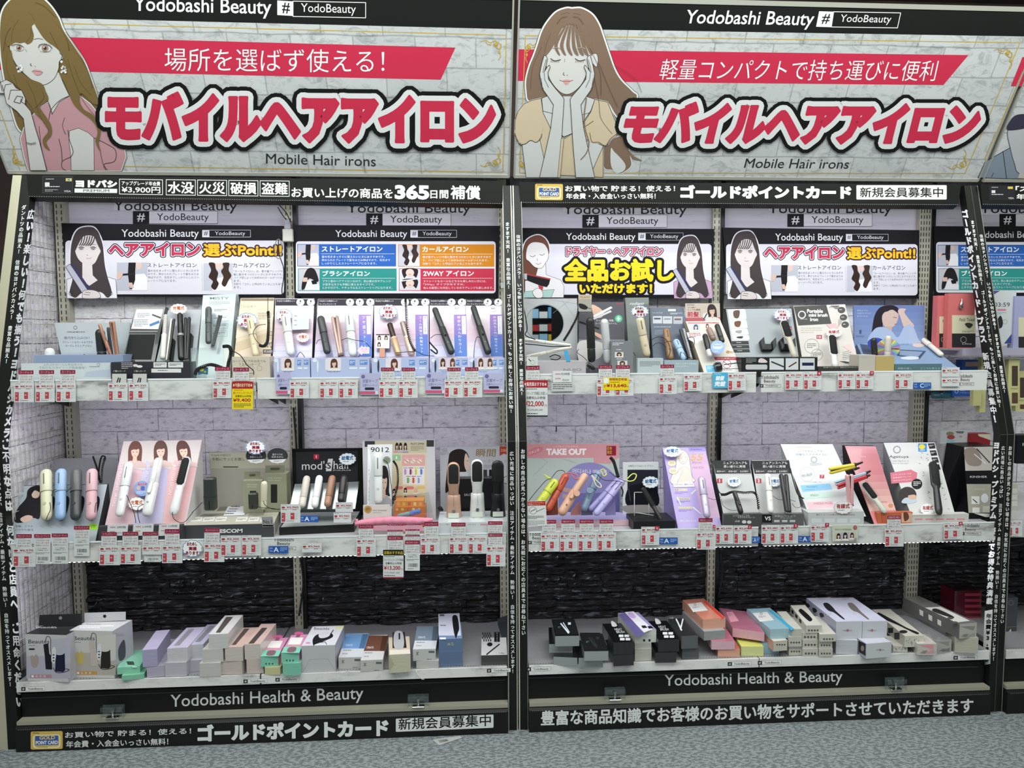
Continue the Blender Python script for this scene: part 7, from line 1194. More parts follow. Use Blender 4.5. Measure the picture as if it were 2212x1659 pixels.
P.rect(870,275,958,358,'#3f86c4');P.ell(908,308,32,26,'#d8c83a');P.text('NEW',888,335,940,350,'#f0f0f0');P.done(T,'print');s,_=pbox(T,815,1000,1388,1075,.02,.03,'#cdcbc6',ZC,part='front_lip');P=Print(s);[P.rect(835+108*j,1042,915+108*j,1058,'#d8959c') for j in range(5)];P.dashes(820,1010,1360,1026,1,'#b9b19c');P.done(T,'lip_print')
iron('long matte black comb brush iron on the dashed white display',S5,(1022,462),(1085,1005),78,'#252627','brush',.05,'#1a1b1c',head=.5,hw=1.3);cloud('white cloud card with red writing beside the black comb brush',S5,968,945,80,62,2,.015)
T=easel('black folding display stand with straightener photo at the right end of the lower shelf',[(1332,308),(1640,300),(1640,1000),(1385,1000)],'#15161a',ZC,Surf((0,.09,.745),(1,.09,.745),(0,.2,1.08)),'#0c0c0e',back=.1);SZ=Surf((0,.09,.745),(1,.09,.745),(0,.2,1.08));P=Print(SZ);P.poly([(1340,312),(1638,306),(1638,550),(1352,555)],'#b9b1ac');P.poly([(1345,340),(1450,320),(1520,430),(1500,500),(1400,500),(1355,450)],'#8c7f76',True);P.line([(1470,330),(1600,470)],12,'#3a3a3c');P.line([(1445,385),(1560,480)],8,'#d8dcde');P.text('KINSHER',1400,606,1575,626,'#cfd0d2',wt=.006);P.poly([(1365,690),(1638,690),(1638,985),(1385,985)],'#a5a394');P.text('misty',1448,732,1555,756,'#c9c8bc');P.rect(1415,815,1498,895,'#dcdcd8');P.line([(1430,845),(1472,882)],9,'#1d1d1f');P.ell(1550,835,38,48,'#d9dbe0');P.rect(1425,930,1498,985,'#dcdcd8');P.rect(1530,915,1600,980,'#c9c7b8');P.done(T,'print')
T=Thing('display_stand','black triangular side wing of the folding display stand','display stand');T.part('wing',slab(SY(.17),[(1165,700),(1325,312),(1380,1000),(1250,1000)],.004,'#101013'))
T=Thing('white_ledge_card','white flat card lying before the black folding stand','card');T.part('card',slab(SY(.05),[(1440,990),(1640,995),(1640,1025),(1560,1028)],.001,'#d9d9d4'))
# ================================================================ BOXES ON THE BOTTOM DECK
ZD=Z3+.0008
def bx(name,label,bl,br,ty,ftl,z0,col,dep=None,group=None,k='wrap',sidec=None,topc=None,cat='box',skew=1.0):
    P0=UZ(*bl,z0);Q=UZ(*br,z0);a=U(bl[0],ty,P0.y);zt=a.z;FT=UZ(*ftl,zt);T0=Vector((P0.x,P0.y,zt));d=FT-T0
    if dep: d=d.normalized()*dep
    wv=Q-P0;wl=wv.length;d.z=0;pn=Vector((d.y,-d.x,0)).normalized();wv=pn*abs(wl/ max(.5,abs(pn.dot(wv.normalized())))) if pn.dot(wv) > 0 else -pn*wl
    wv=(wv+(Q-P0))*.5;Tn=Thing(name,label,cat,group);A=[P0,P0+wv,P0+wv+d,P0+d];B=[Vector((p.x,p.y,zt)) for p in A];mb=MB()
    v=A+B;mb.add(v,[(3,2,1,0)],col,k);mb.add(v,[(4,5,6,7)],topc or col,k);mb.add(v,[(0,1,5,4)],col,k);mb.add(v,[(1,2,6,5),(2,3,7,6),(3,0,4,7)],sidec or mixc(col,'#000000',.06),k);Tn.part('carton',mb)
    return Tn,zt,Surf(A[0],A[1],B[0]),Surf(B[0],B[1],B[2]),Surf(A[1],A[2],B[1]),Surf(A[0],A[3],B[0])
def seams(T,F,x0,y0,x1,y1,c): P=Print(F);m_=(y0+y1)/2;P.line([(x0,y1),(x0+(x1-x0)*.25,m_),(x1-(x1-x0)*.25,m_),(x1,y1)],1.5,c);P.done(T,'flap_lines')
V(0,1240,3.95)
for i,(bl,br,ty,ftl,dk,lb) in enumerate([((237,910),(617,892),510,(330,458),1,'black topped boxed curling set showing a dark gadget, far left on the bottom deck'),((615,882),(1000,872),478,(715,415),0,'white topped boxed curling set showing a pale gadget, second on the bottom deck')]):
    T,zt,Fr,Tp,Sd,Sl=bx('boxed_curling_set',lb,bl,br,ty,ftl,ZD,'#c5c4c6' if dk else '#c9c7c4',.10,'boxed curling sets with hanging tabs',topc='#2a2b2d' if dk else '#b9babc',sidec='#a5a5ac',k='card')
    tab=[(338,350),(697,338),(695,432),(330,440)] if dk else [(720,332),(1072,322),(1072,395),(722,412)];Ya=UZ(*ftl,zt).y;St=SY(Ya+.002);T.part('hang_tab',slab(St,tab,.001,'#2b2c2f' if dk else '#bcbcc0'));hx,hy=(516,375) if dk else (893,360)
    P=Print(St);P.ell(hx,hy,14,14,'#8b8c8e' if dk else '#1d1d1f');P.done(T,'tab_hole');P=Print(Tp);P.text('Beautés',*((305,440,480,462) if dk else (740,420,860,436)),'#b9b9bc' if dk else '#8c8c90',sl=-.5);(P.dashes(680,440,970,468,2,'#e8e8ec') if not dk else 0);P.done(T,'top_lettering')
    ox,oy=(0,0) if dk else (388,-28);P=Print(Fr);f=lambda a: [(x+ox,y+oy) for x,y in a];P.rect(225+ox,700+oy,600+ox,890+oy,'#b3b1bf' if dk else '#b5aea6');P.poly(f([(430,560),(600,540),(600,760),(470,800)]),'#b9b8c6' if dk else '#cfccc6');P.text('Beautés',242+ox,560+oy,420+ox,592+oy,'#2c2c30');P.rect(246+ox,634+oy,296+ox,648+oy,'#222226',r=6) if dk else 0
    dc='#1c1d28' if dk else '#c2b6b0';P.poly(f([(370,600),(412,592),(420,680),(440,700),(445,815),(390,812),(382,700)]),dc);P.poly(f([(475,680),(552,676),(556,820),(540,835),(470,832)]),'#1c1f38' if dk else '#2b2826');P.poly(f([(470,605),(535,600),(545,680),(475,684)]),'#b7b9c2' if dk else '#cfcbc6',True);P.poly(f([(445,640),(470,625),(478,700),(462,765),(440,745),(438,690)]),'#dcdce0',True);[P.ell(457+ox,690+25*j+oy,9,5,'#1c1c20') for j in range(3)]
    P.line(f([(388,575),(400,532),(430,550),(432,640),(440,700)]),4,'#3a3a40',sm=True);P.line(f([(455,800),(480,838),(540,838),(590,818),(560,808)]),5,'#2a2a30',sm=True);P.poly(f([(262,700),(322,695),(325,770),(300,800),(270,780)]),'#a89a98' if dk else '#c7b46a',True);P.rect(280+ox,660+oy,298+ox,700+oy,'#c9c9cc');P.rect(258+ox,858+oy,440+ox,886+oy,'#b98a96' if dk else '#c29455');[P.text(c_,268+34*j+ox,863+oy,288+34*j+ox,881+oy,'#f2ecec') for j,c_ in enumerate('一台多役')];P.dashes(245+ox,608+oy,340+ox,616+oy,1,'#7a7a80');P.done(T,'front_print')
    if not dk: P=Print(Sd);P.text('Beautés',985,500,1060,530,'#8c8c94');P.poly([(1010,640),(1060,560),(1070,700),(1020,740)],'#4a4a52',True);P.done(T,'side_print')
def small(label,bl,br,ty,ftl,z0,c,topc=None,win=None,dep=None,grp=None,sidec=None,extra=None,k='wrap',name='hair_iron_box'):
    T,zt,Fr,Tp,Sd,Sl=bx(name,label,bl,br,ty,ftl,z0,c,dep,grp,k,sidec,topc)
    if win: P=Print(Tp);P.poly(win[0],win[1]);(P.line(win[2],win[3],win[4]) if len(win) > 2 else 0);P.done(T,'top_window')
    if extra: extra(T,Fr,Tp,Sd,Sl)
    return zt
def mintex(x0,y0,x1,y1):
    def f(T,Fr,Tp,Sd,Sl): P=Print(Fr);[P.ell(x0+(x1-x0)*(.3+.2*j),(y0+y1)/2,5,5,'#3a5a50') for j in range(3)];P.done(T,'front_marks')
    return f
z=small('mint green small box under another, at the left of the purple boxes',(1040,908),(1228,895),868,(1200,640),ZD,'#7fbca0',grp='small boxes on the bottom deck');
def ex(T,Fr,Tp,Sd,Sl): P=Print(Tp);P.rect(1090,745,1150,775,'#3a4a44',sl=-.4);P.dashes(1130,790,1190,800,1,'#e8f4ee');P.done(T,'top_print');seams(T,Fr,1000,800,1190,855,'#a9dcc6')
small('mint green small box lying on top at an angle',(1000,858),(1190,850),800,(1100,650),z,'#84c4a8','#8ccbaf',None,.14,'small boxes on the bottom deck',extra=ex)
LVC='#a8a4b4'
z=small('purple faded slim box below, left of the window boxes',(1255,885),(1410,882),790,(1370,560),ZD,LVC);small('purple faded slim box on top with an upright flap',(1218,795),(1345,785),650,(1345,465),z,'#a29ebc','#b8b0cc',dep=.17)
z=small('white slim box with purple shading, lower in the second stack',(1412,878),(1595,870),758,(1560,600),ZD,'#b4b2bb');small('white slim window box with purple shading, upper in the second stack',(1430,752),(1605,742),635,(1590,460),z,'#c3c2c6','#c2bbd2',([(1480,612),(1530,610),(1660,468),(1612,470)],'#85828c'),.18)
z=small('pale slim box in the lower middle of the third stack',(1615,838),(1760,830),738,(1700,600),ZD,'#b6b3bf');small('white slim window box with purple top in the third stack',(1612,725),(1740,715),605,(1770,430),z,'#c2c1c6','#bbb5cf',([(1662,580),(1708,578),(1838,438),(1790,440)],'#7d7b86'),.18)
z=small('white box lowest in the tall fourth stack',(1705,878),(1885,870),762,(1830,620),ZD,'#bfbdb8');z=small('white box in the middle of the tall fourth stack',(1728,758),(1908,740),645,(1860,500),z,'#c1bfba');small('white window box on top of the tall fourth stack',(1785,640),(1950,632),515,(1922,352),z,'#c6c5c3','#cfcecd',([(1840,500),(1880,500),(1990,366),(1930,366)],'#4f4946'),.17)
z=small('peach shaded white box below, fifth stack',(1895,858),(2072,850),742,(2040,600),ZD,'#c0b4ae');z2=small('peach shaded window box above, fifth stack',(1922,745),(2075,738),625,(2075,455),z,'#c7bbb6','#cdb0a6',([(1975,605),(2010,605),(2130,465),(2085,466)],'#574b47'),.17)
V(540,1240,3.687)
z=small('peach shaded box below, sixth stack',(-25,795),(110,790),680,(70,540),ZD,'#c1b3ad');small('peach shaded window box above, sixth stack',(-40,680),(88,676),560,(75,415),z,'#c8bcb7','#d0b5ab',([(-15,555),(30,553),(140,428),(95,428)],'#4a4240'),.18)
def sweet(x0,y0,x1,y1):
    def f(T,Fr,Tp,Sd,Sl):
        P=Print(Tp);w=x1-x0;g=lambda a,b: (x0+a*w+(1-b)*w*.55,y0+b*(y1-y0));P.poly([g(.0,1),g(1,1),g(1,.72),g(0,.72)],'#7fc4ae');P.poly([g(.15,.62),g(.85,.62),g(.85,.3),g(.15,.3)],'#e2dfdb');P.ell(g(.5,.12)[0],g(0,.12)[1],w*.26,(y1-y0)*.08,'#cf5f8c');P.poly([g(.4,.3),g(.62,.3),g(.62,.15),g(.4,.15)],'#8a5a6a');P.poly([g(.3,.95),g(.7,.95),g(.7,.75),g(.3,.75)],'#7c5f68',True);P.line([g(.1,.66),g(.95,.66)],3,'#c0a46a');P.done(T,'top_print')
        P=Print(Fr);[P.ell(x0+w*(.3+.18*j),y1+60,6,8,'#3f5f58') for j in range(3)];P.done(T,'front_marks')
    return f
z=small('pale yellow small sweet coloured box at the front',(118,802),(245,795),742,(200,660),ZD,'#c2bf92',k='wrap');small('pink and mint small box on the yellow one',(85,740),(228,730),655,(195,478),z,'#7cc0aa','#d893b8',None,.15,extra=sweet(85,478,228,655),sidec='#c98aae')
z=small('mint small box lowest beside the white curler box',(262,810),(402,800),712,(350,600),ZD,'#79bda6');small('pink and mint small box on the mint one',(250,708),(392,698),628,(350,450),z,'#7cc0aa','#d893b8',None,.15,extra=sweet(250,452,392,628),sidec='#c98aae')
T,zt,Fr,Tp,Sd,Sl=bx('curler_box','large white box with a black curling gadget drawn on its top',(416,785),(682,776),572,(500,418),ZD,'#b9b9bc',None,topc='#c9c9cf',sidec='#a2a2a8',k='card');P=Print(Tp);P.text('Beautés',512,424,632,444,'#2b2b2f');P.poly([(500,520),(540,480),(640,470),(660,500),(600,530),(520,560),(505,570)],'#1c1c1f',True);P.poly([(548,480),(600,460),(640,470),(620,500),(560,510)],'#bfc0c6',True);P.line([(640,480),(665,445)],6,'#1c1c1f');P.line([(545,545),(600,540),(610,560)],5,'#1c1c1f');P.poly([(690,418),(745,412),(738,432),(680,440)],'#c9c88a');P.ell(462,548,20,8,'#c98ab0');P.done(T,'top_print');P=Print(Fr);P.line([(420,780),(475,680),(620,676),(680,772)],3,'#9a9a9e');P.done(T,'flap_lines')
def halfbox(c,x0,y0,x1,y1,tw):
    def f(T,Fr,Tp,Sd,Sl):
        P=Print(Tp);g=lambda a,b: (x0+a*(x1-x0)+(1-b)*tw,y0+b*(y1-y0));P.poly([g(0,.62),g(1,.62),g(1,0),g(0,0)],c);P.poly([g(.75,.62),g(.97,.62),g(.97,.02),g(.72,.02)],mixc(c,'#000000',.5));P.text('CREATE',*g(.12,.44),*g(.45,.52),'#e8e8ea');P.dashes(*g(.1,.68),*g(.7,.74),1,'#6c6c70');P.dashes(*g(.1,.82),*g(.5,.9),1,'#8c8c90');P.done(T,'top_print')
        P=Print(Fr);w=x1-x0;P.line([(x0+w*.12,y1+20),(x0+w*.25,y1+45)],3,'#5a5a5c');P.line([(x0+w*.25,y1+20),(x0+w*.12,y1+45)],3,'#5a5a5c');P.line([(x0+w*.185,y1+16),(x0+w*.185,y1+49)],3,'#5a5a5c');P.rect(x0+w*.68,y1+12,x0+w*.94,y1+28,'#5f6062');P.dashes(x0+w*.6,y1+75,x0+w*.95,y1+92,1,'#8c8c8e');P.done(T,'front_print')
    return f
small('white and light blue slim box with dark side window',(706,758),(892,758),665,(770,475),ZD,'#b9b9b8','#c5c8cc',extra=halfbox('#6d96c4',706,475,892,665,58),k='card');small('white and brown slim box beside the light blue one',(882,778),(1060,772),688,(930,490),ZD,'#b8b8b5','#c6c6c6',extra=halfbox('#6b4638',882,490,1060,688,46),k='card')
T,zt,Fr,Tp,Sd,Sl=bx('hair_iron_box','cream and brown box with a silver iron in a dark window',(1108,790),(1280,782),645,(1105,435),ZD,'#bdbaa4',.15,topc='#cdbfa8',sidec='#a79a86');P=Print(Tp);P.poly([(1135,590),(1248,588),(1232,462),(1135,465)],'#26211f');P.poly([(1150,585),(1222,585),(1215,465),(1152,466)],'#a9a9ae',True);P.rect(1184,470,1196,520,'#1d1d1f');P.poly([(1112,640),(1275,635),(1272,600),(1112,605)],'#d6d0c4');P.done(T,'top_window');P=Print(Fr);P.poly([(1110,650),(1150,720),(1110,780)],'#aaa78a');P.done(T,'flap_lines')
z=small('white and slate blue box below its twin',(1325,752),(1500,742),690,(1400,560),ZD,'#b9bab6',k='card');small('white and slate blue box with black side window on top',(1298,692),(1480,686),600,(1340,415),z,'#bcbdbb','#c3c6c9',extra=halfbox('#70808f',1300,415,1480,600,30),k='card',dep=.15)
z=small('glossy blue box below its twin, right of centre',(1505,740),(1695,733),628,(1505,450),ZD,'#586c8c');
def bl2(T,Fr,Tp,Sd,Sl): P=Print(Tp);P.poly([(1500,318),(1668,312),(1680,490),(1503,490)],'#b9bccb');P.poly([(1612,340),(1650,336),(1666,430),(1655,470),(1640,510),(1622,450)],'#15161c',True);P.rect(1510,320,1548,335,'#5a5a5e');P.dashes(1515,405,1590,420,1,'#4a4c58');P.rect(1512,505,1560,520,'#d8dae4');P.done(T,'top_print');P=Print(Fr);P.text('65',1575,545,1622,568,'#b9b07c');P.done(T,'front_print')
small('glossy blue box with a dark brush pictured on its white top',(1505,628),(1692,622),520,(1498,316),z,'#5c7194','#7488aa',dep=.14,extra=bl2)
def blk(T,Fr,Tp,Sd,Sl): P=Print(Tp);[P.rect(1850+18*j+(k_ % 2)*9,465+18*k_,1859+18*j+(k_ % 2)*9,483+18*k_,'#26272a') for j in range(4) for k_ in range(4)];P.rect(1945,462,1990,540,'#1b1b1d');P.vtext('Nache',1968,470,1968,530,14,'#cfcfcf');P.ell(1910,560,22,16,'#1a1a1c');P.line([(1885,640),(1985,560)],10,'#1a1a1c',sm=False);P.text('1 Ply',1985,625,2025,640,'#2a2a2c');P.done(T,'top_print')
small('checkered white box with a black iron on its top, beside the central posts',(1842,725),(2050,720),648,(1845,462),ZD,'#3a3d3a','#c6c8c8',extra=blk,dep=.15)
T=Thing('hair_iron_box','dark box leaning against the checkered box at the central posts','box');p=[UZ(2015,735,ZD),UZ(2075,730,ZD)];a=U(1972,395,.25);b=U(2068,360,.25);c=U(2050,650,.08);d=U(2085,640,.08);o=Vector((0,.02,.012));T.part('carton',MB().hexa([c,d,d+Vector((0,.03,-.03)),c+Vector((0,.03,-.03)),a,b,b+o,a+o],'#2f3335','wrap'))
# right deck
V(1100,1240,3.95);SVV='#8f9697'
def tray(lid,x):
    def f(T,Fr,Tp,Sd,Sl): P=Print(Tp);q=x;P.poly(q,'#17181a');cx=sum(p[0] for p in q)/4;cy=sum(p[1] for p in q)/4;P.line([(cx-35,cy-25),(cx+30,cy+55)],12,lid);P.line([(cx-15,cy-32),(cx+36,cy+48)],9,mixc(lid,'#000000',.2));P.rect(cx+25,cy-35,cx+50,cy-15,lid);P.dashes(cx-60,cy,cx-35,cy+18,2,'#5a7a78');P.done(T,'top_print')
    return f
z=small('silver sided black box lowest in the leftmost stack',(378,775),(580,778),705,(420,560),ZD,SVV,'#17181a',grp='silver sided black boxes');z=small('silver sided black box in the middle of the leftmost stack',(340,672),(540,668),598,(335,440),z,'#8a9192','#17181a',grp='silver sided black boxes',dep=.15);small('silver sided black box with white tongs on its lid, top of the leftmost stack',(392,618),(597,614),530,(360,380),z,'#8e9696','#141516',extra=tray('#cfd4dc',[(400,515),(590,510),(548,380),(365,385)]),grp='silver sided black boxes',dep=.15)
z=small('silver sided black box lower in the second stack',(592,795),(798,792),715,(600,560),ZD,SVV,'#17181a',grp='silver sided black boxes');small('silver sided black box with black tongs on its lid, second stack',(640,742),(845,738),660,(595,492),z,'#929899','#1c1e1e',extra=tray('#2c2d30',[(650,645),(838,642),(775,500),(602,500)]),grp='silver sided black boxes',dep=.15)
def heat(x,y):
    def f(T,Fr,Tp,Sd,Sl): P=Print(Tp);P.text('HEAT',x,y,x+62,y+20,'#c9cbce',sl=-.4);P.text('BRUSH',x+14,y+22,x+84,y+42,'#c9cbce',sl=-.4);[P.rect(x+35+48*(j % 2)+10*(j//2),y+55+28*(j//2),x+75+48*(j % 2)+10*(j//2),y+76+28*(j//2),'#cfd1d3',r=4) for j in range(4)];P.poly([(x-30,y-60),(x,y-52),(x+20,y-20),(x-20,y-15)],'#c9c6c6',True);P.done(T,'top_print')
    return f
z=small('black wrapped box lower in the third stack',(890,788),(1062,778),695,(820,560),ZD,'#26292b','#141516');small('black wrapped box lettered HEAT BRUSH, third stack',(890,692),(1062,690),585,(780,402),z,'#222527','#111213',extra=heat(900,462),dep=.17)
z=small('white box with small squares, lowest under the purple iron pack',(1072,745),(1215,742),640,(1020,560),ZD,'#b9b9b0');z=small('white box with small squares, middle under the purple iron pack',(1072,636),(1212,630),590,(1020,500),z,'#b9b9b0')
def pur(T,Fr,Tp,Sd,Sl): P=Print(Tp);P.poly([(930,345),(995,330),(1160,520),(1085,535)],'#5b5484');P.poly([(985,325),(1060,318),(1225,470),(1150,500)],'#cfcdd6');[P.poly([(1125+52*j,440+j*4),(1160+52*j,438+j*4),(1180+52*j,458+j*4),(1140+52*j,462+j*4)],'#1b1b1d') for j in range(2)];P.poly([(1010,335),(1050,330),(1080,370),(1040,375)],'#b39ac4',True);P.done(T,'top_print');P=Print(Fr);P.rect(1142,556,1160,576,'#2c2c2e');P.rect(1188,556,1206,576,'#2c2c2e');P.dashes(1150,525,1210,548,2,'#a9a9a4');P.done(T,'front_print')
small('clear lidded pack showing a purple iron, lying across on top',(1070,590),(1258,592),482,(908,312),z,'#c9cac2','#9a90bc',extra=pur,dep=.17)
z=small('black wrapped box lower in the fourth stack',(1245,758),(1422,750),672,(1180,520),ZD,'#2a2c2f','#141516');small('black wrapped box lettered HEAT BRUSH, fourth stack',(1270,668),(1448,660),562,(1160,380),z,'#242628','#111213',extra=heat(1275,440),dep=.17)
def vtong(T,Fr,Tp,Sd,Sl): P=Print(Tp);P.line([(1425,385),(1470,478)],12,'#d9dbde');P.line([(1482,385),(1462,470)],12,'#d9dbde');P.text('VS',1368,368,1400,382,'#c9c9cb');P.done(T,'top_print')
z=small('grey box lower beside the peach box stack',(1475,728),(1618,722),630,(1400,520),ZD,'#4c4f52');small('grey box with white V shaped tongs on its lid',(1468,640),(1608,632),530,(1345,372),z,'#56595c','#2b2d30',extra=vtong,dep=.16)
def openbox(c,rim,lab=True,pts=None):
    def f(T,Fr,Tp,Sd,Sl):
        P=Print(Tp)
        if pts: P.poly(pts[0],'#cfcfcd');P.ring(pts[1][0],pts[1][1],9,3,'#3a3a3c');P.dashes(pts[1][0]-20,pts[1][1]+18,pts[1][0]+35,pts[1][1]+34,2,'#77777a');P.poly(pts[2],rim)
        P.done(T,'top_label')
    return f
z0a=small('peach box lowest in the pastel stacks',(1780,708),(1965,705),640,(1700,480),ZD,'#cf9a83','#b8604f');z0b=small('pale yellow box at the foot of the pastel stacks',(1978,700),(2168,700),618,(1890,480),ZD,'#cdd08f','#c9c96a')
z1=small('pale pink box second in the pastel stacks',(1725,645),(1922,640),575,(1640,430),z0a,'#cfaab4','#b4687c',dep=.15);z2=small('grey sleeve box under the coral topped box',(1662,568),(1845,555),492,(1490,330),z1,'#8e9394',dep=.2)
small('coral and peach box with white label, top of the pastel stacks',(1652,472),(1843,455),388,(1490,232),z2,'#cf9a83','#bf7a64',extra=openbox(0,'#c6352f',True,([(1522,255),(1640,240),(1695,310),(1570,325)],(1585,262),[(1655,232),(1680,228),(1838,372),(1815,378)])),dep=.2)
def rose(T,Fr,Tp,Sd,Sl): P=Print(Tp);P.poly([(1850,325),(1905,320),(1960,400),(1890,410)],'#cf8fa0');P.ring(1880,345,9,2,'#7a3a48');P.done(T,'top_label');P=Print(Fr);[P.line([(1915+14*j,500-4*j),(1905+14*j,545+2*j)],2,'#b98a94') for j in range(0,12,3)];P.done(T,'front_lines')
small('rose lidded box slipping diagonally off the yellow box',(1905,535),(2075,612),460,(1795,290),z0b+.012,'#cfa0aa','#a5667a',extra=rose,dep=.2)
V(1600,1240,3.614)
z=small('pale blue box lowest in the blue stack',(165,622),(300,622),545,(60,420),ZD,'#8fb3c3');
def wdots(x0,x1,y):
    def f(T,Fr,Tp,Sd,Sl): P=Print(Fr);[P.ell(x0+(x1-x0)*(j+.5)/4,y,(x1-x0)*.09,(x1-x0)*.09,'#55534d',n=10) for j in range(4)];P.done(T,'front_icons')
    return f
z=small('white box with orange striped side in the blue stack',(255,605),(362,595),525,(95,390),z-.012,'#bfbcaf','#c9c2b4',sidec='#c79a86',extra=wdots(275,352,552),dep=.16)
small('pale blue lidded box with white label on top of the blue stack',(230,508),(425,500),432,(62,285),z,'#9dbcc6','#8fb0bb',extra=openbox(0,'#3f96b8',True,([(92,305),(205,295),(262,360),(150,372)],(160,310),[(212,280),(240,280),(420,430),(395,440)])),dep=.2)
zz=[None]*3
A_=[[(375,635,475,630,562),(372,568,475,565,490)],[(485,645,600,640,585),(482,580,598,575,515),(478,512,596,508,460)],[(610,645,714,640,585),(610,582,712,578,520)]]
for i,col_ in enumerate(A_):
    z=ZD
    for j,(a,b,c,d,t) in enumerate(col_): z=small('white icon box, '+['left','middle','right'][i]+' column, '+['bottom','second','third'][j]+' layer',(a,b),(c,d),t,(a-100,t-110),z,'#bdbab0','#b9b6ad',extra=wdots(a+12,c-8,(b+t)/2+6),dep=.15,grp='stacked white icon boxes')
    zz[i]=z
def sidew(pts):
    def f(T,Fr,Tp,Sd,Sl): P=Print(Tp);P.poly(pts,'#141415',True);P.done(T,'top_window')
    return f
def sw2(T,Fr,Tp,Sd,Sl): sidew([(455,280),(480,275),(555,345),(548,368),(525,362),(460,300)])(T,Fr,Tp,Sd,Sl);wdots(522,612,440)(T,Fr,Tp,Sd,Sl);P=Print(Sl);[P.poly([(395+30*j,275+35*j),(412+30*j,288+35*j),(414+30*j,318+35*j),(397+30*j,302+35*j)],'#141415') for j in range(3)];P.done(T,'side_marks')
small('white box with a dark slot window on top of the middle column',(510,462),(622,452),402,(385,240),zz[1],'#c3c0b6','#c9c7bd',extra=sw2,dep=.2);small('white box with a dark side stripe on the left column',(400,488),(475,485),430,(285,295),zz[0],'#bebbb0','#c3c0b6',dep=.17);small('white box on top of the right column',(618,528),(735,520),470,(500,330),zz[2],'#c2bfb5','#c6c3b9',extra=wdots(640,728,508),dep=.17)
z=small('white lilac box lower left under the large brush boxes',(742,625),(908,628),512,(660,400),ZD,'#bdbfc6');
def brushtop(x0,c):
    def f(T,Fr,Tp,Sd,Sl):
        P=Print(Tp);P.poly([(x0,230),(x0+35,226),(x0+75,260),(x0+100,290),(x0+165,348),(x0+150,350),(x0+85,302),(x0+45,288),(x0+15,262)],c,True);P.dashes(x0+25,310,x0+70,328,2,'#9aa0b4');P.text('Create Ion',x0-50,180,x0+10,200,'#8b8d98',sl=-.5);P.done(T,'top_print');P=Print(Fr);P.ell(x0+190,440,11,11,'#b07a80');P.text('CREATE ION',x0+155,436,x0+225,446,'#7c7e84');P.done(T,'front_print')
        if x0 < 700: P=Print(Sl);[P.poly([(505+55*j,228+38*j),(530+55*j,232+38*j),(540+55*j,255+38*j),(515+55*j,262+38*j)],'#2a2a2e',True) for j in range(3)];P.done(T,'side_print')
    return f
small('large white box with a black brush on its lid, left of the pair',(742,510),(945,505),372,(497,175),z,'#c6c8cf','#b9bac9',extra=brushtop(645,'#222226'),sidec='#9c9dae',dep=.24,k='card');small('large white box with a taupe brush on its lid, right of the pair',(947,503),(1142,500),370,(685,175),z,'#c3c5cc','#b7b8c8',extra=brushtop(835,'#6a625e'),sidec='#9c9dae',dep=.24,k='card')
def phs(T,Fr,Tp,Sd,Sl): P=Print(Fr);P.ell(1090,592,9,9,'#b07a80');P.text('CREATE ION',1058,588,1122,597,'#7c7e84');P.done(T,'front_print');P=Print(Sl);P.poly([(920,520),(975,545),(975,640),(925,610)],'#2a2a2e');P.ell(950,580,14,22,'#8f7f78');P.done(T,'side_print')
small('white box in front with a dark photo on its left side',(978,662),(1182,652),545,(918,506),ZD,'#c4c6cb','#b8b9c4',extra=phs,sidec='#9c9dae',dep=.05,k='card')
def dashy(x0,y0,x1,y1):
    def f(T,Fr,Tp,Sd,Sl): P=Print(Fr);[P.line([(x,y),(x+random.uniform(-8,12),y+random.uniform(6,16))],3,'#3a3a38') for x,y in [(random.uniform(x0+6,x1-12),random.uniform(y0+6,y1-18)) for _ in range(12)]];P.done(T,'front_dashes')
    return f
z=small('dashed white box lower right of the brush boxes',(1190,605),(1302,612),560,(1120,480),ZD,'#c2bfb4',extra=dashy(1195,560,1300,608));
def comb(T,Fr,Tp,Sd,Sl): dashy(1275,490,1412,565)(T,Fr,Tp,Sd,Sl);P=Print(Tp);P.poly([(1070,300),(1100,310),(1200,365),(1300,420),(1385,455),(1370,468),(1230,400),(1080,335)],'#1c1c1e',True);P.ell(1270,450,32,13,'#232325');P.done(T,'top_print');P=Print(Sl);P.rect(1150,420,1190,460,'#2b2b2d');P.rect(1198,458,1240,510,'#3c3c3e');P.done(T,'side_print')
small('long dashed white box with a black comb on its lid',(1278,572),(1418,560),485,(975,235),z,'#c9c6b9','#c6c3b6',extra=comb,sidec='#b5b2a4',dep=.26)
def geo(cols,q):
    def f(T,Fr,Tp,Sd,Sl):
        P=Print(Fr);x0,y0,x1,y1=q;P.poly([(x0+10,y0+8),(x1-8,y0+4),(x1-20,y0+40)],cols[0]);P.poly([(x0+40,y1-6),(x1-8,y1-40),(x1-8,y1-8)],cols[1]);[P.line([(x0+20+8*j,y1-8),(x0+45+8*j,y1-30)],2.5,'#77766f') for j in range(5)];P.done(T,'front_pattern')
    return f
z=small('pink and grey patterned box at the front of the geometric boxes',(1378,632),(1522,628),545,(1300,470),ZD,'#bdb9b2',extra=geo(('#d48f98','#c9989c'),(1382,548,1518,628)));small('grey patterned box behind the pink one',(1528,618),(1642,608),520,(1200,325),ZD,'#a9a9a4','#77777a',extra=geo(('#8e8e8a','#7c7c78'),(1530,522,1640,612)),dep=.24)
z=small('plain cream box under the grey geometric box at the right end',(1668,612),(1842,612),492,(1600,420),ZD,'#b3afa0');
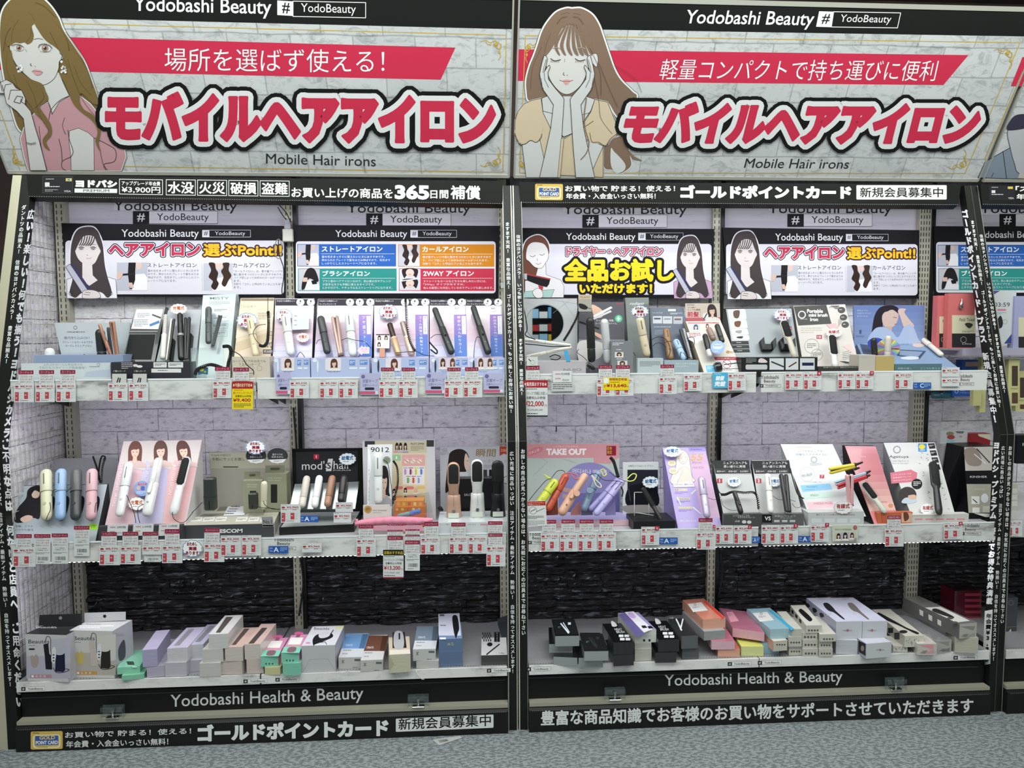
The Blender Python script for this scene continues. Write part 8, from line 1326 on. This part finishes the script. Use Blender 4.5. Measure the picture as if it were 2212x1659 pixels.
def lastb(T,Fr,Tp,Sd,Sl): geo(('#8a8a84','#9a9a92'),(1702,402,1838,498))(T,Fr,Tp,Sd,Sl);P=Print(Tp);P.poly([(1440,262),(1560,255),(1790,365),(1680,378)],'#c3c1bb');P.poly([(1500,290),(1530,270),(1660,330),(1640,340)],'#2a2a2c',True);P.ell(1635,345,26,9,'#4a4a4a');P.ell(1670,378,26,9,'#4a4a4a');P.done(T,'top_print');P=Print(Sl);[P.poly([(1395+70*j,275+38*j),(1425+70*j,290+38*j),(1425+70*j,332+38*j),(1397+70*j,316+38*j)],'#d6d4cc') for j in range(3)];P.done(T,'side_marks')
small('grey geometric box with white side labels, top right of the deck',(1705,505),(1842,492),392,(1352,222),z,'#b3b1a8','#6f6e6c',extra=lastb,sidec='#5e5d5b',dep=.28)
T=Thing('upright_box','clear fronted dark box marked with a 4, right edge behind the sign post','box');s,_=pbox(T,2062,185,2165,580,.16,.07,'#3c4044',None,part='carton',k='gloss');P=Print(s);P.text('4',2078,430,2118,485,'#c9cbcd');P.ring(2110,225,18,2,'#8a8c90');P.line([(2060,415),(2150,410)],2,'#a08a5a');P.poly([(2085,530),(2140,530),(2140,560),(2085,560)],'#8a744a');P.done(T,'front_print')
T=Thing('gift_box','glossy dark red striped box partly hidden behind the right sign post','box');s,_=pbox(T,1672,130,1882,560,.30,.09,'#581a26',None,part='carton',k='gloss',top='#2a1a1e');P=Print(s);[P.rect(1750,150+45*j,1880,172+45*j,'#9a3a4c') for j in range(9)];P.done(T,'front_bands')
T=Thing('paper_scrap','barcode paper scrap on the floor under the base sign','paper');V(540,1240,3.687);q=[UZ(1455,1320,.001),UZ(1672,1290,.001),UZ(1690,1305,.001),UZ(1505,1365,.001)];T.part('sheet',MB().hexa(q+[p+Vector((0,0,.0006)) for p in q],'#a9aaa8','paper'));P=Print(Surf(q[0]+Vector((0,0,.0006)),q[1]+Vector((0,0,.0006)),q[2]+Vector((0,0,.0006))));[P.line([(1500+8*j,1322-1*j),(1515+8*j,1345-2*j)],3,'#3a3a3a') for j in range(9)];P.done(T,'barcode')
# ================================================================ UNIT AT THE RIGHT EDGE
V(2000,560,4.146)
def zpx(y,Y,x=500): return U(x,y,Y).z
zs1=zpx(862,.2);zs1t=zpx(795,.2)
T=Thing('display_shelf','lavender lit shelf edge behind the right sign post, higher unit at the right edge','shelf','metal display shelves');T.part('shelf_board',MB().box((3.64,.20,zs1),(4.5,.40,zs1+.02),'#a9a4b4','satin'));T.part('price_rail',MB().box((3.64,.195,zs1),(4.5,.2,zs1t),'#aca6ba','card'))
def pack(label,x0,y0,x1,y1,Y,dep,c,draw=None,name='retail_pack',cat='package',k='card',zb=None,grp=None):
    T=Thing(name,label,cat,grp);s,zt=pbox(T,x0,y0,x1,y1,Y,dep,c,zb,k,'pack_body')
    if draw: P=Print(s);draw(P);P.done(T,'print')
    return T
def towel(x0,y0,x1,y1):
    def f(P): w=x1-x0;m_=y0+(y1-y0)*.4;P.rect(x0+w*.12,m_,x1,y1-130,'#cfc9ac');P.rect(x0+w*.12,y1-130,x1,y1-5,'#2b2a2c');P.text('Petit Towel',x0+w*.4,m_+25,x1-8,m_+55,'#3c3a36',sl=.2);P.poly([(x0+w*.6,m_+80),(x0+w*.75,m_+68),(x0+w*.9,m_+85),(x0+w*.76,m_+118)],'#3c3a36',True);P.dashes(x0+w*.5,m_+140,x1-12,m_+158,2,'#8a8676');P.ring(x0+w*.55,y1-75,26,2.5,'#c9c5c0');P.text('Chou',x0+w*.5,y1-48,x0+w*.85,y1-30,'#c9c5c0',sl=.2)
    return f
pack('coral towel pack with cream label, further left, behind the right sign post',108,325,212,795,.235,.03,'#cf6f70',towel(108,325,212,795),'towel_pack',grp='coral towel packs',k='cloth');pack('coral towel pack with cream label and metal clip, beside the right sign post',205,305,445,795,.21,.024,'#d0706f',towel(205,305,445,795),'towel_pack',grp='coral towel packs',k='cloth')
T=Thing('metal_clip','silver clip hanging on the nearer coral towel pack','clip');T.part('clip',MB().rod(SY(.203).at(325,350),SY(.203).at(312,440),[(0,.001),(.3,.002),(.5,.007),(.9,.008),(1,.004)],'#b9b9b6','silver',10))
pack('white blister card with digital timer and dark hand, right of the sign post',560,280,812,758,.21,.02,'#c9cdd0',lambda P: [P.poly([(570,282),(665,282),(570,340)],'#5a4a94'),P.text('03:59',612,388,752,425,'#2c2e34'),P.rect(640,445,718,462,'#d87c92',r=6),P.poly([(640,540),(670,505),(690,560),(680,610),(640,620),(615,580)],'#2a2a2c',True),P.dashes(620,475,720,500,2,'#7fa0a4'),P.poly([(700,755),(775,660),(780,755)],'#3c4a86'),P.ring(708,560,20,2,'#6b6d72')])
pack('lavender towel pack cut by the right edge of the view',800,330,960,805,.2,.03,'#a5a6cc',lambda P: [P.rect(830,520,960,690,'#cfcaac'),P.rect(830,695,960,800,'#2b2a2c')],'towel_pack',k='cloth')
pack('blue box with a small moon mark hanging below the right shelf end',240,1150,505,1228,.3,.05,'#2f55a0',lambda P: [P.ring(275,1185,14,4,'#c9d4e6'),P.text('前髪パッド',310,1165,400,1180,'#c9d4e6'),P.text('ナイトキャップ',305,1188,398,1202,'#c9d4e6'),P.ell(435,1165,20,16,'#8fa6d6'),P.ell(465,1185,16,14,'#8fa6d6'),P.ell(440,1200,12,10,'#8fa6d6')],zb=None)
pack('bright blue upright pack behind the right sign post',330,900,505,1145,.31,.04,'#3a66b4',lambda P: [P.rect(355,920,480,960,'#c9a89a')])
T=Thing('teal_pouch','teal and blue rolled pouch under the right shelf end','pouch');T.part('roll',MB().rod(SY(.32).at(55,1215),SY(.32).at(240,1222),[(0,.008),(.05,.015),(.95,.015),(1,.01)],'#2c5a66','gloss',16))
for i,(x0,y0,x1,y1,h) in enumerate([(428,1150,500,1312,0),(500,880,552,1372,0),(745,895,842,1312,1),(818,1000,900,1362,1)]): pack('pale yellow hanging blister pack, '+['leftmost low one beside the sign post','long one just left of the sign post','with a dark window right of the sign post','at the very right edge'][i],x0,y0,x1,y1,.22+.03*(i % 2),.02,'#c6c389',(lambda P,x0=x0,x1=x1,y0=y0,y1=y1: [P.rect(x0+25,y0+60,x1-18,y0+240,'#4a3c34',r=6),P.text('KONT',x0+18,y0+258,x1-15,y0+272,'#4a4a38'),P.rect(x0+25,y0+300,x1-18,y1-20,'#5a4438',r=6)]) if h else (lambda P: None),grp='pale yellow blister packs')
V(1800,900,4.74)
zz3=zpx(1050,.2);T=Thing('display_shelf','lower lit shelf edge of the unit at the right edge','shelf','metal display shelves');zq=U(1950,1235,.02).z;T.part('shelf_board',MB().box((3.72,.024,zq+.05),(4.5,.40,zq+.07),'#c2c2c4','satin'));T.part('price_rail',MB().box((3.72,.02,zq),(4.5,.024,zq+.072),'#c2c2c4','card'))
pack('white carded pack with red and blue pictures behind the black folding stand',1100,140,1378,275,.30,.02,'#c9cbc9',lambda P: [P.ell(1195,175,40,22,'#8a8c6a'),P.ell(1205,210,40,22,'#b0484a'),P.rect(1160,235,1240,260,'#8fc4d6'),P.text('500',1290,195,1320,212,'#b0484a'),P.poly([(1250,150),(1340,150),(1330,172),(1270,170)],'#6a6c70')])
pack('tall white box with a round beige swatch behind the black folding stand',1122,290,1305,700,.29,.02,'#b5b3b2',lambda P: [P.ell(1210,455,54,54,'#9c8f78'),P.dashes(1165,318,1275,330,1,'#8c8c94'),P.dashes(1170,368,1290,382,1,'#8c8c94'),P.poly([(1175,560),(1185,545),(1195,560),(1185,572)],'#5a5a5c')])
pack('dark red and cream carton behind the right sign post',1395,175,1610,298,.29,.04,'#8c2a30',lambda P: [P.poly([(1480,178),(1608,178),(1608,240),(1490,200)],'#cfc8b4')])
pack('dark glossy packs stacked at the right edge above the lower shelf',1890,190,2100,480,.22,.05,'#15161a',lambda P: [P.text('FI',1938,270,1990,300,'#b9bbbe')])
pack('pale notebook sized card pack right of the sign post on the lower shelf',1815,690,1890,985,.15,.02,'#b5b5a4',lambda P: [P.rect(1820,735+65*j,1885,785+65*j,'#c9cac4') for j in range(3)])
# ================================================================ PRICE TAGS AND CARDS ON THE RAILS
TAGS=[]
def tagview(rail,Y,items):
    for it in items: TAGS.append((rail,Y,VW[:],it))
MAR='#8e2440';REDT='#a5222e'
tagn=[0]
def make_tag(rail,Y,vw,it,label,group):
    tagn[0] += 1;Y -= .0009*(tagn[0] % 3)
    VW[:]=vw;k,x0,y0,x1,y1=it[:5];pr=it[5] if len(it) > 5 else '';w=x1-x0;h=y1-y0
    Y -= {'c': .0045,'cb': .004,'k': .0045,'p': .0072,'s': .0065,'y': .0098,'n': .0095}.get(k,.006)
    nm={'c': 'pickup_card','cb': 'pickup_card','k': 'pickup_card','p': 'price_tag','s': 'price_tag','y': 'sale_tag','n': 'number_sticker','a': 'usb_label','l': 'promo_card','b': 'sale_tag'}[k]
    T=Thing(nm,label,{'pickup_card': 'card','price_tag': 'price tag','sale_tag': 'price tag','number_sticker': 'sticker','usb_label': 'label','promo_card': 'card'}[nm],group)
    S=Surf((0,Y,0),(1,Y,0),(0,Y+.02,1)) if 0 else SY(Y);f=lambda a,b: (x0+a*w,y0+b*h)
    base={'y': '#e6cf1e','n': '#b02f48','a': '#2b5aa5','k': '#2c2f2e','l': '#b4b4d4'}.get(k,'#d3d6d6');T.part('card',slab(S,[(x0,y0),(x1,y0+.0),(x1,y1),(x0,y1)],.0006,base,'card'));P=Print(S)
    R=lambda a,b,c,d,col: P.rect(*f(a,b),*f(c,d),col)
    TX=lambda s,a,b,c,d,col,**kw: P.text(s,*f(a,b),*f(c,d),col,**kw)
    if k in 'ps':
        q=1 if k == 'p' else 2.0;P.dashes(*f(.05,.03*q),*f(.5,.075*q),1,'#7a8a96');TX('¥'+pr,.3,.12*q,.9,.23*q,REDT,wt=.02);P.ell(*f(.13,.18*q),w*.09,h*.05*q,'#a8323a');P.dashes(*f(.04,.25*q),*f(.27,.28*q),1,REDT);R(.03,.262*q,.97,.27*q,'#b86a70');P.dashes(*f(.08,.295*q),*f(.5,.335*q),1,'#6a4040');P.dashes(*f(.6,.29*q),*f(.96,.34*q),1,'#4a4a4c')
        if k == 'p':
            R(.04,.47,.23,.95,'#b24850');R(.5,.47,.7,.83,'#b24850')
            for j in range(3): R(.24,.47+.16*j,.49,.475+.16*j,'#a9a9a9');R(.71,.47+.13*j,.97,.475+.13*j,'#a9a9a9');P.dashes(*f(.27,.53+.15*j),*f(.46,.56+.15*j),1,'#8a8a8c');P.dashes(*f(.74,.52+.13*j),*f(.94,.55+.13*j),1,'#8a8a8c')
            P.dashes(*f(.07,.56),*f(.2,.62),1,'#e9c9cc');P.dashes(*f(.07,.76),*f(.2,.86),1,'#e9c9cc');P.dashes(*f(.53,.6),*f(.67,.7),1,'#e9c9cc');P.dashes(*f(.3,.9),*f(.95,.96),1,'#6a6a6c')
    elif k in ('c','cb'):
        ch=1 if k == 'c' else .42;R(0,0,1,.3*ch,MAR);TX(pr or 'コードレス',.08,.08*ch,.92,.23*ch,'#e6ccd2');P.dashes(*f(.05,.34*ch),*f(.95,.38*ch),1,'#55484a')
        for j,s in enumerate(['こちらのカードを','カウンターまで','お持ちください。']): TX(s,.1,(.43+.2*j)*ch,.92,(.57+.2*j)*ch,'#7c3038')
        if k == 'cb':
            TX('すぐに商品を',.2,.46,.8,.5,'#4a4a4c');TX('ご用意致します',.15,.52,.85,.56,'#4a4a4c');P.dashes(*f(.1,.62),*f(.95,.68),2,'#6a6a6c')
            for j in range(16): R(.22+.04*j,.76,.22+.04*j+random.choice((.012,.022)),.88,'#2e2e30')
            P.dashes(*f(.2,.93),*f(.85,.97),1,'#3a3a3c')
    elif k == 'k': TX('ご購入カード',.1,.08,.9,.2,'#d6d6d4');R(.03,.32,.97,1,'#c9c9c6');P.line([f(.35,.9),f(.45,.6)],w*.08,'#2a2a2c');P.line([f(.5,.92),f(.56,.62)],w*.08,'#2a2a2c')
    elif k == 'n': TX(pr,.3 if pr != '1' else .42,.22,.7 if pr != '1' else .58,.78,'#f2e6e8',wt=.01)
    elif k == 'a': TX(pr,.26 if pr == 'A' else .38,.16,.52 if pr == 'A' else .58,.84,'#eef2f8',wt=.01);TX('USB',.04,.2,.2,.4,'#cfdcf0');TX('Type',.04,.58,.22,.82,'#cfdcf0');P.dashes(*f(.6,.2),*f(.95,.8),3,'#9fb8e0')
    elif k == 'l': P.ell(*f(.16,.16),w*.1,w*.1,'#6e6a9c');TX('前髪キープ',.14,.28,.92,.45,'#6a6890',sl=.2);TX('応援キャンペーン',.14,.5,.9,.62,'#6a6890',sl=.2);P.rect(*f(.25,.66),*f(.75,.78),'#2d2c3c',r=h*.05);R(0,.84,.9,.97,'#c95a78');R(.8,.82,.95,.97,'#d8d8dc')
    elif k == 'y' and 'G' in it: R(0,0,1,.26,REDT);TX('★今週のおすすめ★',.04,.06,.96,.2,'#f4eec0',wt=.01);P.dashes(*f(.1,.3),*f(.8,.34),1,REDT);TX('髪にやさしいコードレス',.06,.37,.94,.45,REDT,wt=.01);TX('消費税込み特価',.14,.49,.9,.57,'#2a2418',wt=.01);TX('¥'+pr,.05,.61,.88,.75,REDT,wt=.01,bold=.6);P.dashes(*f(.08,.8),*f(.9,.96),3,'#6a5a20')
    elif k == 'y': P.ell(*f(.12,.25),w*.11,h*.24,'#e6eaec');TX('期間限定特価',.25,.04,.93,.24,REDT,wt=.01,bold=.5);P.dashes(*f(.28,.34),*f(.9,.44),1,'#6a5a20');TX('¥'+pr,.14,.5,.9,.8,REDT,wt=.01,bold=1.0);TX('円',.9,.66,.98,.8,REDT);P.dashes(*f(.03,.62),*f(.13,.8),2,REDT)
    elif k == 'b':
        hd=it[6];R(0,0,1,.2,REDT if hd == 'r' else '#26251e');TX('★販売員おすすめ★' if hd == 'r' else '店員おすすめ品',.04,.05,.96,.16,'#f4ecec' if hd == 'r' else '#e0c93a',wt=.01);P.dashes(*f(.05,.23),*f(.9,.27),1,'#4a4a4c');TX('コードレスで気軽にお直し♪' if hd == 'r' else 'フルーツジッパーコラボ商品',.02,.31,.98,.4,'#2a2a2c');TX('消費税込み特価',.1,.44,.9,.52,'#2a2a2c',wt=.01);TX('¥'+pr,.04,.57,.84,.73,REDT,wt=.01,bold=.8);TX('円',.87,.66,.97,.73,REDT);TX('うち10%'+('(¥2,200' if hd == 'r' else '(¥1,320'),.06,.78,.8,.85,'#4a4a4c');P.dashes(*f(.05,.9),*f(.95,.95),1,'#3a3a3c');R(0,.96,1,1,'#2a2a2c' if hd == 'r' else '#b0404a')
    P.done(T,'print')
V(0,360,3.318);tagview('top left rail',.058,[('c',132,1460,240,1552),('c',280,1458,388,1552),('c',432,1457,540,1552),('k',800,1450,910,1558),('k',950,1450,1055,1558),('c',1540,1435,1650,1528),('c',1672,1440,1785,1535),('p',102,1552,243,1688,'8,910'),('p',253,1551,392,1687,'8,910'),('p',402,1550,543,1686,'8,910'),('p',775,1548,915,1680,'7,320'),('p',922,1547,1062,1678,'7,320'),('p',1525,1528,1660,1660,'6,480'),('y',1663,1540,1814,1738,'9,400','G')])
V(600,360,3.318);tagview('top left rail',.058,[('l',-12,1475,92,1632),('l',590,1480,726,1635),('l',1060,1475,1208,1628),('l',1475,1480,1622,1622),('c',740,1440,836,1528),('c',888,1440,985,1528),('c',1215,1440,1311,1528),('c',1342,1438,1438,1528),('p',86,1530,223,1660,'5,530'),('p',300,1530,435,1660,'5,780'),('p',438,1530,573,1660,'5,780'),('p',726,1528,863,1657,'5,090'),('p',866,1527,1003,1657,'4,780'),('p',1195,1525,1328,1655,'6,600'),('p',1331,1524,1466,1653,'6,890')])
V(1100,630,4.254);tagview('top right rail',.058,[('c',155,680,278,812),('b',130,815,353,1150,'22,000','r'),('c',822,675,945,790),('c',980,675,1108,790),('p',805,792,970,960,'13,640'),('p',975,790,1142,956,'13,200'),('y',862,790,1098,905,'13,640'),('c',1390,670,1515,778),('p',1378,775,1541,940,'13,750'),('p',1605,755,1770,912,'4,180'),('p',2010,745,2175,908,'3,300')])
V(1540,630,4.254);tagview('top right rail',.058,[('p',665,740,829,900,'5,390'),('p',833,740,998,900,'5,390'),('n',960,732,996,768,'6'),('p',1148,740,1310,896,'4,840'),('p',1314,740,1476,896,'4,750'),('n',1444,730,1479,765,'10'),('p',1673,740,1838,896,'2,370'),('a',1842,835,2006,892,'C')]);V(2000,560,4.146);tagview('top right rail',.058,[('s',142,968,302,1052,'2,370'),('s',142,1057,302,1138,'2,370')])
V(0,920,5.027);tagview('lower left rail',.010,[('c',175,1175,345,1318,'サロンコードレス'),('cb',370,1175,548,1500,'サロンコードレス'),('cb',562,1168,738,1497,'サロンコードレス'),('cb',803,1085,970,1414,'コードレス ピンク'),('c',1100,1152,1268,1298,'コードレスストレート'),('c',1330,1150,1500,1296,'コードレスカール'),('c',1548,1150,1718,1292,'コードレスブラシ'),('c',1790,1120,1950,1288,'コードレス グレー'),('p',140,1316,386,1530,'6,570'),('p',1078,1298,1303,1512,'8,770'),('p',1305,1297,1530,1502,'8,770'),('cb',1565,1300,1750,1478,' '),('s',1545,1292,1758,1398,'8,770'),('p',1760,1288,1980,1490,'6,040')])
V(400,920,5.027);tagview('lower left rail',.010,[('c',208,1110,375,1268,'サロンコードレス グレージュ'),('p',205,1267,425,1478,'6,980'),('p',385,1190,608,1412,'3,300'),('p',612,1188,826,1408,'3,300'),('s',1268,1275,1482,1374,'3,960'),('a',905,1305,1118,1382,'A')]);tagview('clear stick tray',.070,[('p',1038,850,1250,1050,'3,960'),('a',1242,975,1447,1045,'A'),('s',1632,830,1822,935,'3,960'),('s',1612,942,1802,1050,'3,960')])
V(750,920,5.027);tagview('lower left rail',.010,[('c',125,1070,283,1218,'コードレスアイロン'),('p',100,1216,311,1420,'7,480'),('c',438,1195,605,1342,'MIXコラボ ブルー'),('b',390,1345,612,1652,'13,200','k'),('cb',628,1245,788,1572,'MIXコラボ イエロー'),('c',838,1040,990,1200,'コードレスブラシ ピンク'),('p',798,1202,1005,1395,'10,520'),('c',1130,1050,1285,1194,'コードレスブラシ ホワイト'),('p',1108,1195,1312,1390,'10,520'),('p',1316,1193,1520,1388,'10,520'),('c',1530,1035,1685,1164,'充電スタンド ブラック'),('c',1532,1167,1685,1292,'充電スタンド ホワイト'),('p',1512,1290,1718,1525,'1,980')])
V(750,920,5.027);tagview('lower left rail',.0125,[('c',436,1066,604,1125,'MIXコラボ レッド'),('c',437,1130,604,1190,'MIXコラボ オレンジ'),('c',634,1060,784,1120,'MIXコラボ グリーン'),('c',633,1122,785,1180,'ピンク'),('c',632,1183,786,1242,'MIXコラボ パープル')])
V(1100,920,4.809);tagview('lower right rail',.010,[('c',342,975,487,1110,'TAKE OUT フラット'),('c',543,972,683,1110,'TAKE OUT カール'),('c',732,972,875,1110,'TAKE OUT ワイドカール'),('c',938,972,1080,1110,'TAKE OUT ブラシ'),('p',328,1113,520,1305,'7,120'),('p',525,1112,712,1305,'7,120'),('p',716,1108,912,1302,'7,670'),('p',918,1106,1110,1298,'7,670'),('p',1372,1048,1558,1238,'4,090'),('n',1515,1043,1556,1083,'5'),('a',1560,1160,1750,1228,'A'),('c',1968,958,2112,1093,'TAKE OUT フラット'),('p',1945,1095,2142,1285,'7,670')])
V(1500,920,5.026);tagview('lower right rail',.010,[('p',230,1080,422,1280,'2,690'),('p',427,1080,622,1280,'2,690'),('n',582,1078,622,1118,'1'),('n',200,1075,228,1112,'4'),('a',624,1200,710,1272,'A'),('p',728,1075,928,1280,'3,480'),('p',932,1073,1125,1278,'3,480'),('n',1080,1064,1124,1104,'2'),('p',1262,1070,1460,1258,'3,300'),('n',1420,1054,1462,1094,'7'),('a',1125,1195,1318,1264,'A')])
V(1800,900,4.74);tagview('lower right rail',.010,[('c',552,1012,690,1138,'CREATE IROI'),('p',528,1140,720,1330,'5,850'),('p',1132,1090,1325,1256,'4,370'),('n',1286,1076,1324,1112,'8'),('p',1800,1062,1935,1225,'3,130')])
ORD=['first','second','third','fourth','fifth','sixth','seventh','eighth','ninth','tenth','eleventh','twelfth','thirteenth','fourteenth','fifteenth','sixteenth','seventeenth','eighteenth','nineteenth','twentieth']+['twenty-'+q for q in ('first','second','third','fourth','fifth','sixth','seventh','eighth','ninth')]
cnt={}
for (rail,Y,vw,it) in sorted(TAGS,key=lambda t: t[2][0]+t[3][1]*t[2][2]):
    k=it[0];kk='p' if k == 's' else ('c' if k in ('cb',) else k);n=cnt.get((rail,kk),0);cnt[(rail,kk)]=n+1;o=ORD[n];pr=it[5] if len(it) > 5 else ''
    lab={'p': 'white tag reading ¥%s, %s price tag from left on %s' % (pr,o,rail),'c': 'maroon headed pickup card, %s such card from left on %s' % (o,rail),'k': 'dark topped pickup card, %s of two on the %s' % (o,rail),'n': 'small red sticker with number %s, %s red sticker from left on %s' % (pr,o,rail),'a': 'blue label with big letter %s, %s blue label on the %s' % (pr,o,rail),'l': 'lavender promotion card, %s of four on the %s' % (o,rail),'y': 'yellow sale tag reading ¥%s on the %s' % (pr,rail),'b': 'tall white sale tag reading ¥%s hanging from the %s' % (pr,rail)}[kk]
    grp={'p': 'price tags on the ','c': 'maroon headed cards on the ','k': 'dark topped cards on the ','n': 'number stickers on the ','a': 'blue letter labels on the ','l': 'lavender cards on the '}.get(kk)
    make_tag(rail,Y,vw,it,lab,grp+rail if grp else None)
V(1100,630,4.254);T=Thing('handwritten_card','small framed card with red and black handwriting on the top right rail','card');s=SY(.052);T.part('card',slab(s,[(400,730),(575,728),(573,832),(402,835)],.0006,'#d6d9da'));P=Print(s);P.text('充電時間',420,750,470,765,'#c0483c');P.text('約2時間',478,745,555,768,'#2f2f33');P.text('使用時間',422,792,472,806,'#c0483c');P.text('約25分',490,802,550,822,'#2f2f33');P.done(T,'handwriting')
T=Thing('promo_card','grey memo card with small handwriting low on the top right rail','card');T.part('card',slab(s,[(387,838),(596,838),(594,915),(387,918)],.0006,'#bfc1c0'));P=Print(s);P.dashes(400,850,580,905,3,'#6c6c6e');P.done(T,'handwriting')
T=Thing('promo_card','sky blue square card with white slanted lettering on the top right rail','card');T.part('card',slab(s,[(1868,745),(2010,743),(2010,886),(1870,888)],.0006,'#4fb0d8'));P=Print(s);P.text('前髪',1900,775,1975,815,'#eef6fa',sl=.2,bold=2.5);P.text('完璧',1890,825,1985,868,'#eef6fa',sl=.2,bold=2.5);P.dashes(1885,755,1990,765,1,'#cfe8f4');P.done(T,'lettering')
V(1100,630,4.254);T=Thing('promo_card','small white picture card above the maroon card at the central posts','card');s=SY(.05);T.part('card',slab(s,[(160,600),(262,598),(262,680),(160,682)],.0006,'#cfd0ce'));P=Print(s);P.line([(180,620),(198,640)],8,'#2a2a2c');P.ring(215,650,20,3,'#7fae8c');P.done(T,'print')
V(1500,920,5.026);T=Thing('promo_card','pale strip card with three portraits on the lower right rail','card');s=SY(.004);T.part('card',slab(s,[(1495,1080),(1775,1075),(1775,1252),(1498,1256)],.0006,'#c6cbb9'));P=Print(s);P.text('似合わせ前髪相談',1525,1115,1705,1135,'#6a7060');portrait(P,1565,1205,75,85,'#2a2426',bg='#c9b6aa');portrait(P,1638,1200,85,95,'#241f22',bg='#b9b3c4');portrait(P,1712,1195,70,80,'#3a2a26',bg='#cfbcb0');P.rect(1735,1215,1762,1242,'#9a9a98');P.ell(1745,1105,22,26,'#b0606a');P.done(T,'print')
V(0,920,5.027);cloud('cloud card with red writing hanging on the lower left rail',SY(.004),2088,1330,116,98,0,0)
V(1060,370,4.608);T=Thing('clear_hook','clear plastic hook on the upright by the poster of four iron types','hook');T.part('hook',MB().box(tuple(U(98,1160,.385)),tuple(U(130,1100,.38)),'#b9c0c0','gloss',.002))
V(600,360,3.318);T=Thing('cable_junction','pale power tap hanging on the upright between the left unit posters','power tap');a=U(38,540,.375);b=U(110,448,.375);T.part('tap_body',MB().box((a.x,.365,a.z),(b.x,.385,b.z),'#c9c8bc','plastic',.003));a=U(48,448,.375);b=U(92,375,.375);T.part('clear_plug',MB().box((a.x,.368,a.z),(b.x,.384,b.z),'#b9bcc0','gloss',.003))
for lb,pts in [('black cable hanging from the header beside the power tap',[(10,275),(60,330),(95,400)]),('second black cable running left of the power tap',[(0,290),(30,340),(60,380)]),('black cable falling over the right edge of the left guide poster',[(25,460),(5,540),(15,640),(40,720),(42,800),(30,880),(35,930)])]: cable(lb,pts,SY(.36),.002,0)
T=Thing('cord_toggle','small black toggle and wire loop on the left guide poster edge','cable');q=[tuple(SY(.358).at(5+26*math.cos(a*.35),590+70*math.sin(a*.35))) for a in range(19)];T.part('loop',MB().tube(q,.0018,'#8a8478','rubber',5))
V(1100,920,4.809);T=Thing('hanging_cord_tip','black cord tip hanging on a thin line below the top right rail','cable');T.part('tip',MB().rod(SY(.3).at(490,5),SY(.3).at(488,62),[(0,.0022),(1,.0022)],'#161616','rubber',8));T.part('line',MB().rod(Vector((SY(.3).at(500,-90).x,.3,1.2805)),SY(.3).at(490,5),[(0,.0005),(1,.0005)],'#9a9a9a','plastic',5))
V(540,1240,3.687);T=Thing('clear_strip','bent clear plastic strip on the edge of the left bottom deck','strip');T.part('strip',MB().tube([SY(-.004).at(1320,765),SY(-.006).at(1330,795),SY(-.012).at(1370,838),SY(-.012).at(1388,838)],.0012,'#cfd2d2','gloss',5))
for i,(vx,a) in enumerate([((1060,370,4.608),0),((1540,370,3.292),1)]):
    pass
cable('thick black cable bundle beside the upright between the left unit bays, lower wall',[(632*1.0,0),(0,0)],SY(.39)) if 0 else None
V(0,0);
for lb,pts in [('black cable bundle beside the middle upright of the left unit, below the top shelf',[(634,880),(640,960),(645,1060),(640,1140)]),('black cable bundle beside the middle upright of the left unit, over the dark stone',[(648,1200),(655,1260),(646,1330)]),('black cable bundle beside the right unit middle upright over pale bricks',[(1552,880),(1548,960),(1552,1010)]),('black cable bundle beside the right unit middle upright over dark stone',[(1556,1190),(1560,1240),(1552,1290)]),('dark cable bundle hanging left of the central posts over the dark stone',[(640,1345),(644,1352),(642,1358)])][:4]: cable(lb,pts,SY(.388),.004,0,group='black cable bundles by the uprights')
# the aisle opposite, seen only in the round mirror
T=Thing('opposite_display','bright aisle with signs seen only as a reflection in the round mirror','display');mb=MB();cs=['#3f8fc4','#c9483c','#d8dad8','#2f6fb0','#d8b43a','#c9cbd0','#b83c3c','#6fb0d8']
rq=random.Random(4)
for i in range(30):
    for j in range(11): c=rq.choice(cs+['#e2e4e6','#dfe4ea','#9fc9e6']);mb.box((1.0+i*.105,-5.2-rq.random()*.05,.6+j*.15),(1.095+i*.105,-5.1,.6+j*.15+rq.uniform(.07,.13)),c,'card')
mb.box((2.55,-4.6,1.35),(2.75,-4.58,2.2),'#131314','card').box((2.1,-4.7,1.2),(2.35,-4.68,2.0),'#d8dad6','card').box((2.15,-4.71,1.75),(2.3,-4.7,1.95),'#b8862e','card').box((1.0,-5.3,0),(4.2,-5.2,2.4),'#2a2b2e','card');T.part('shelving',mb)
finish()
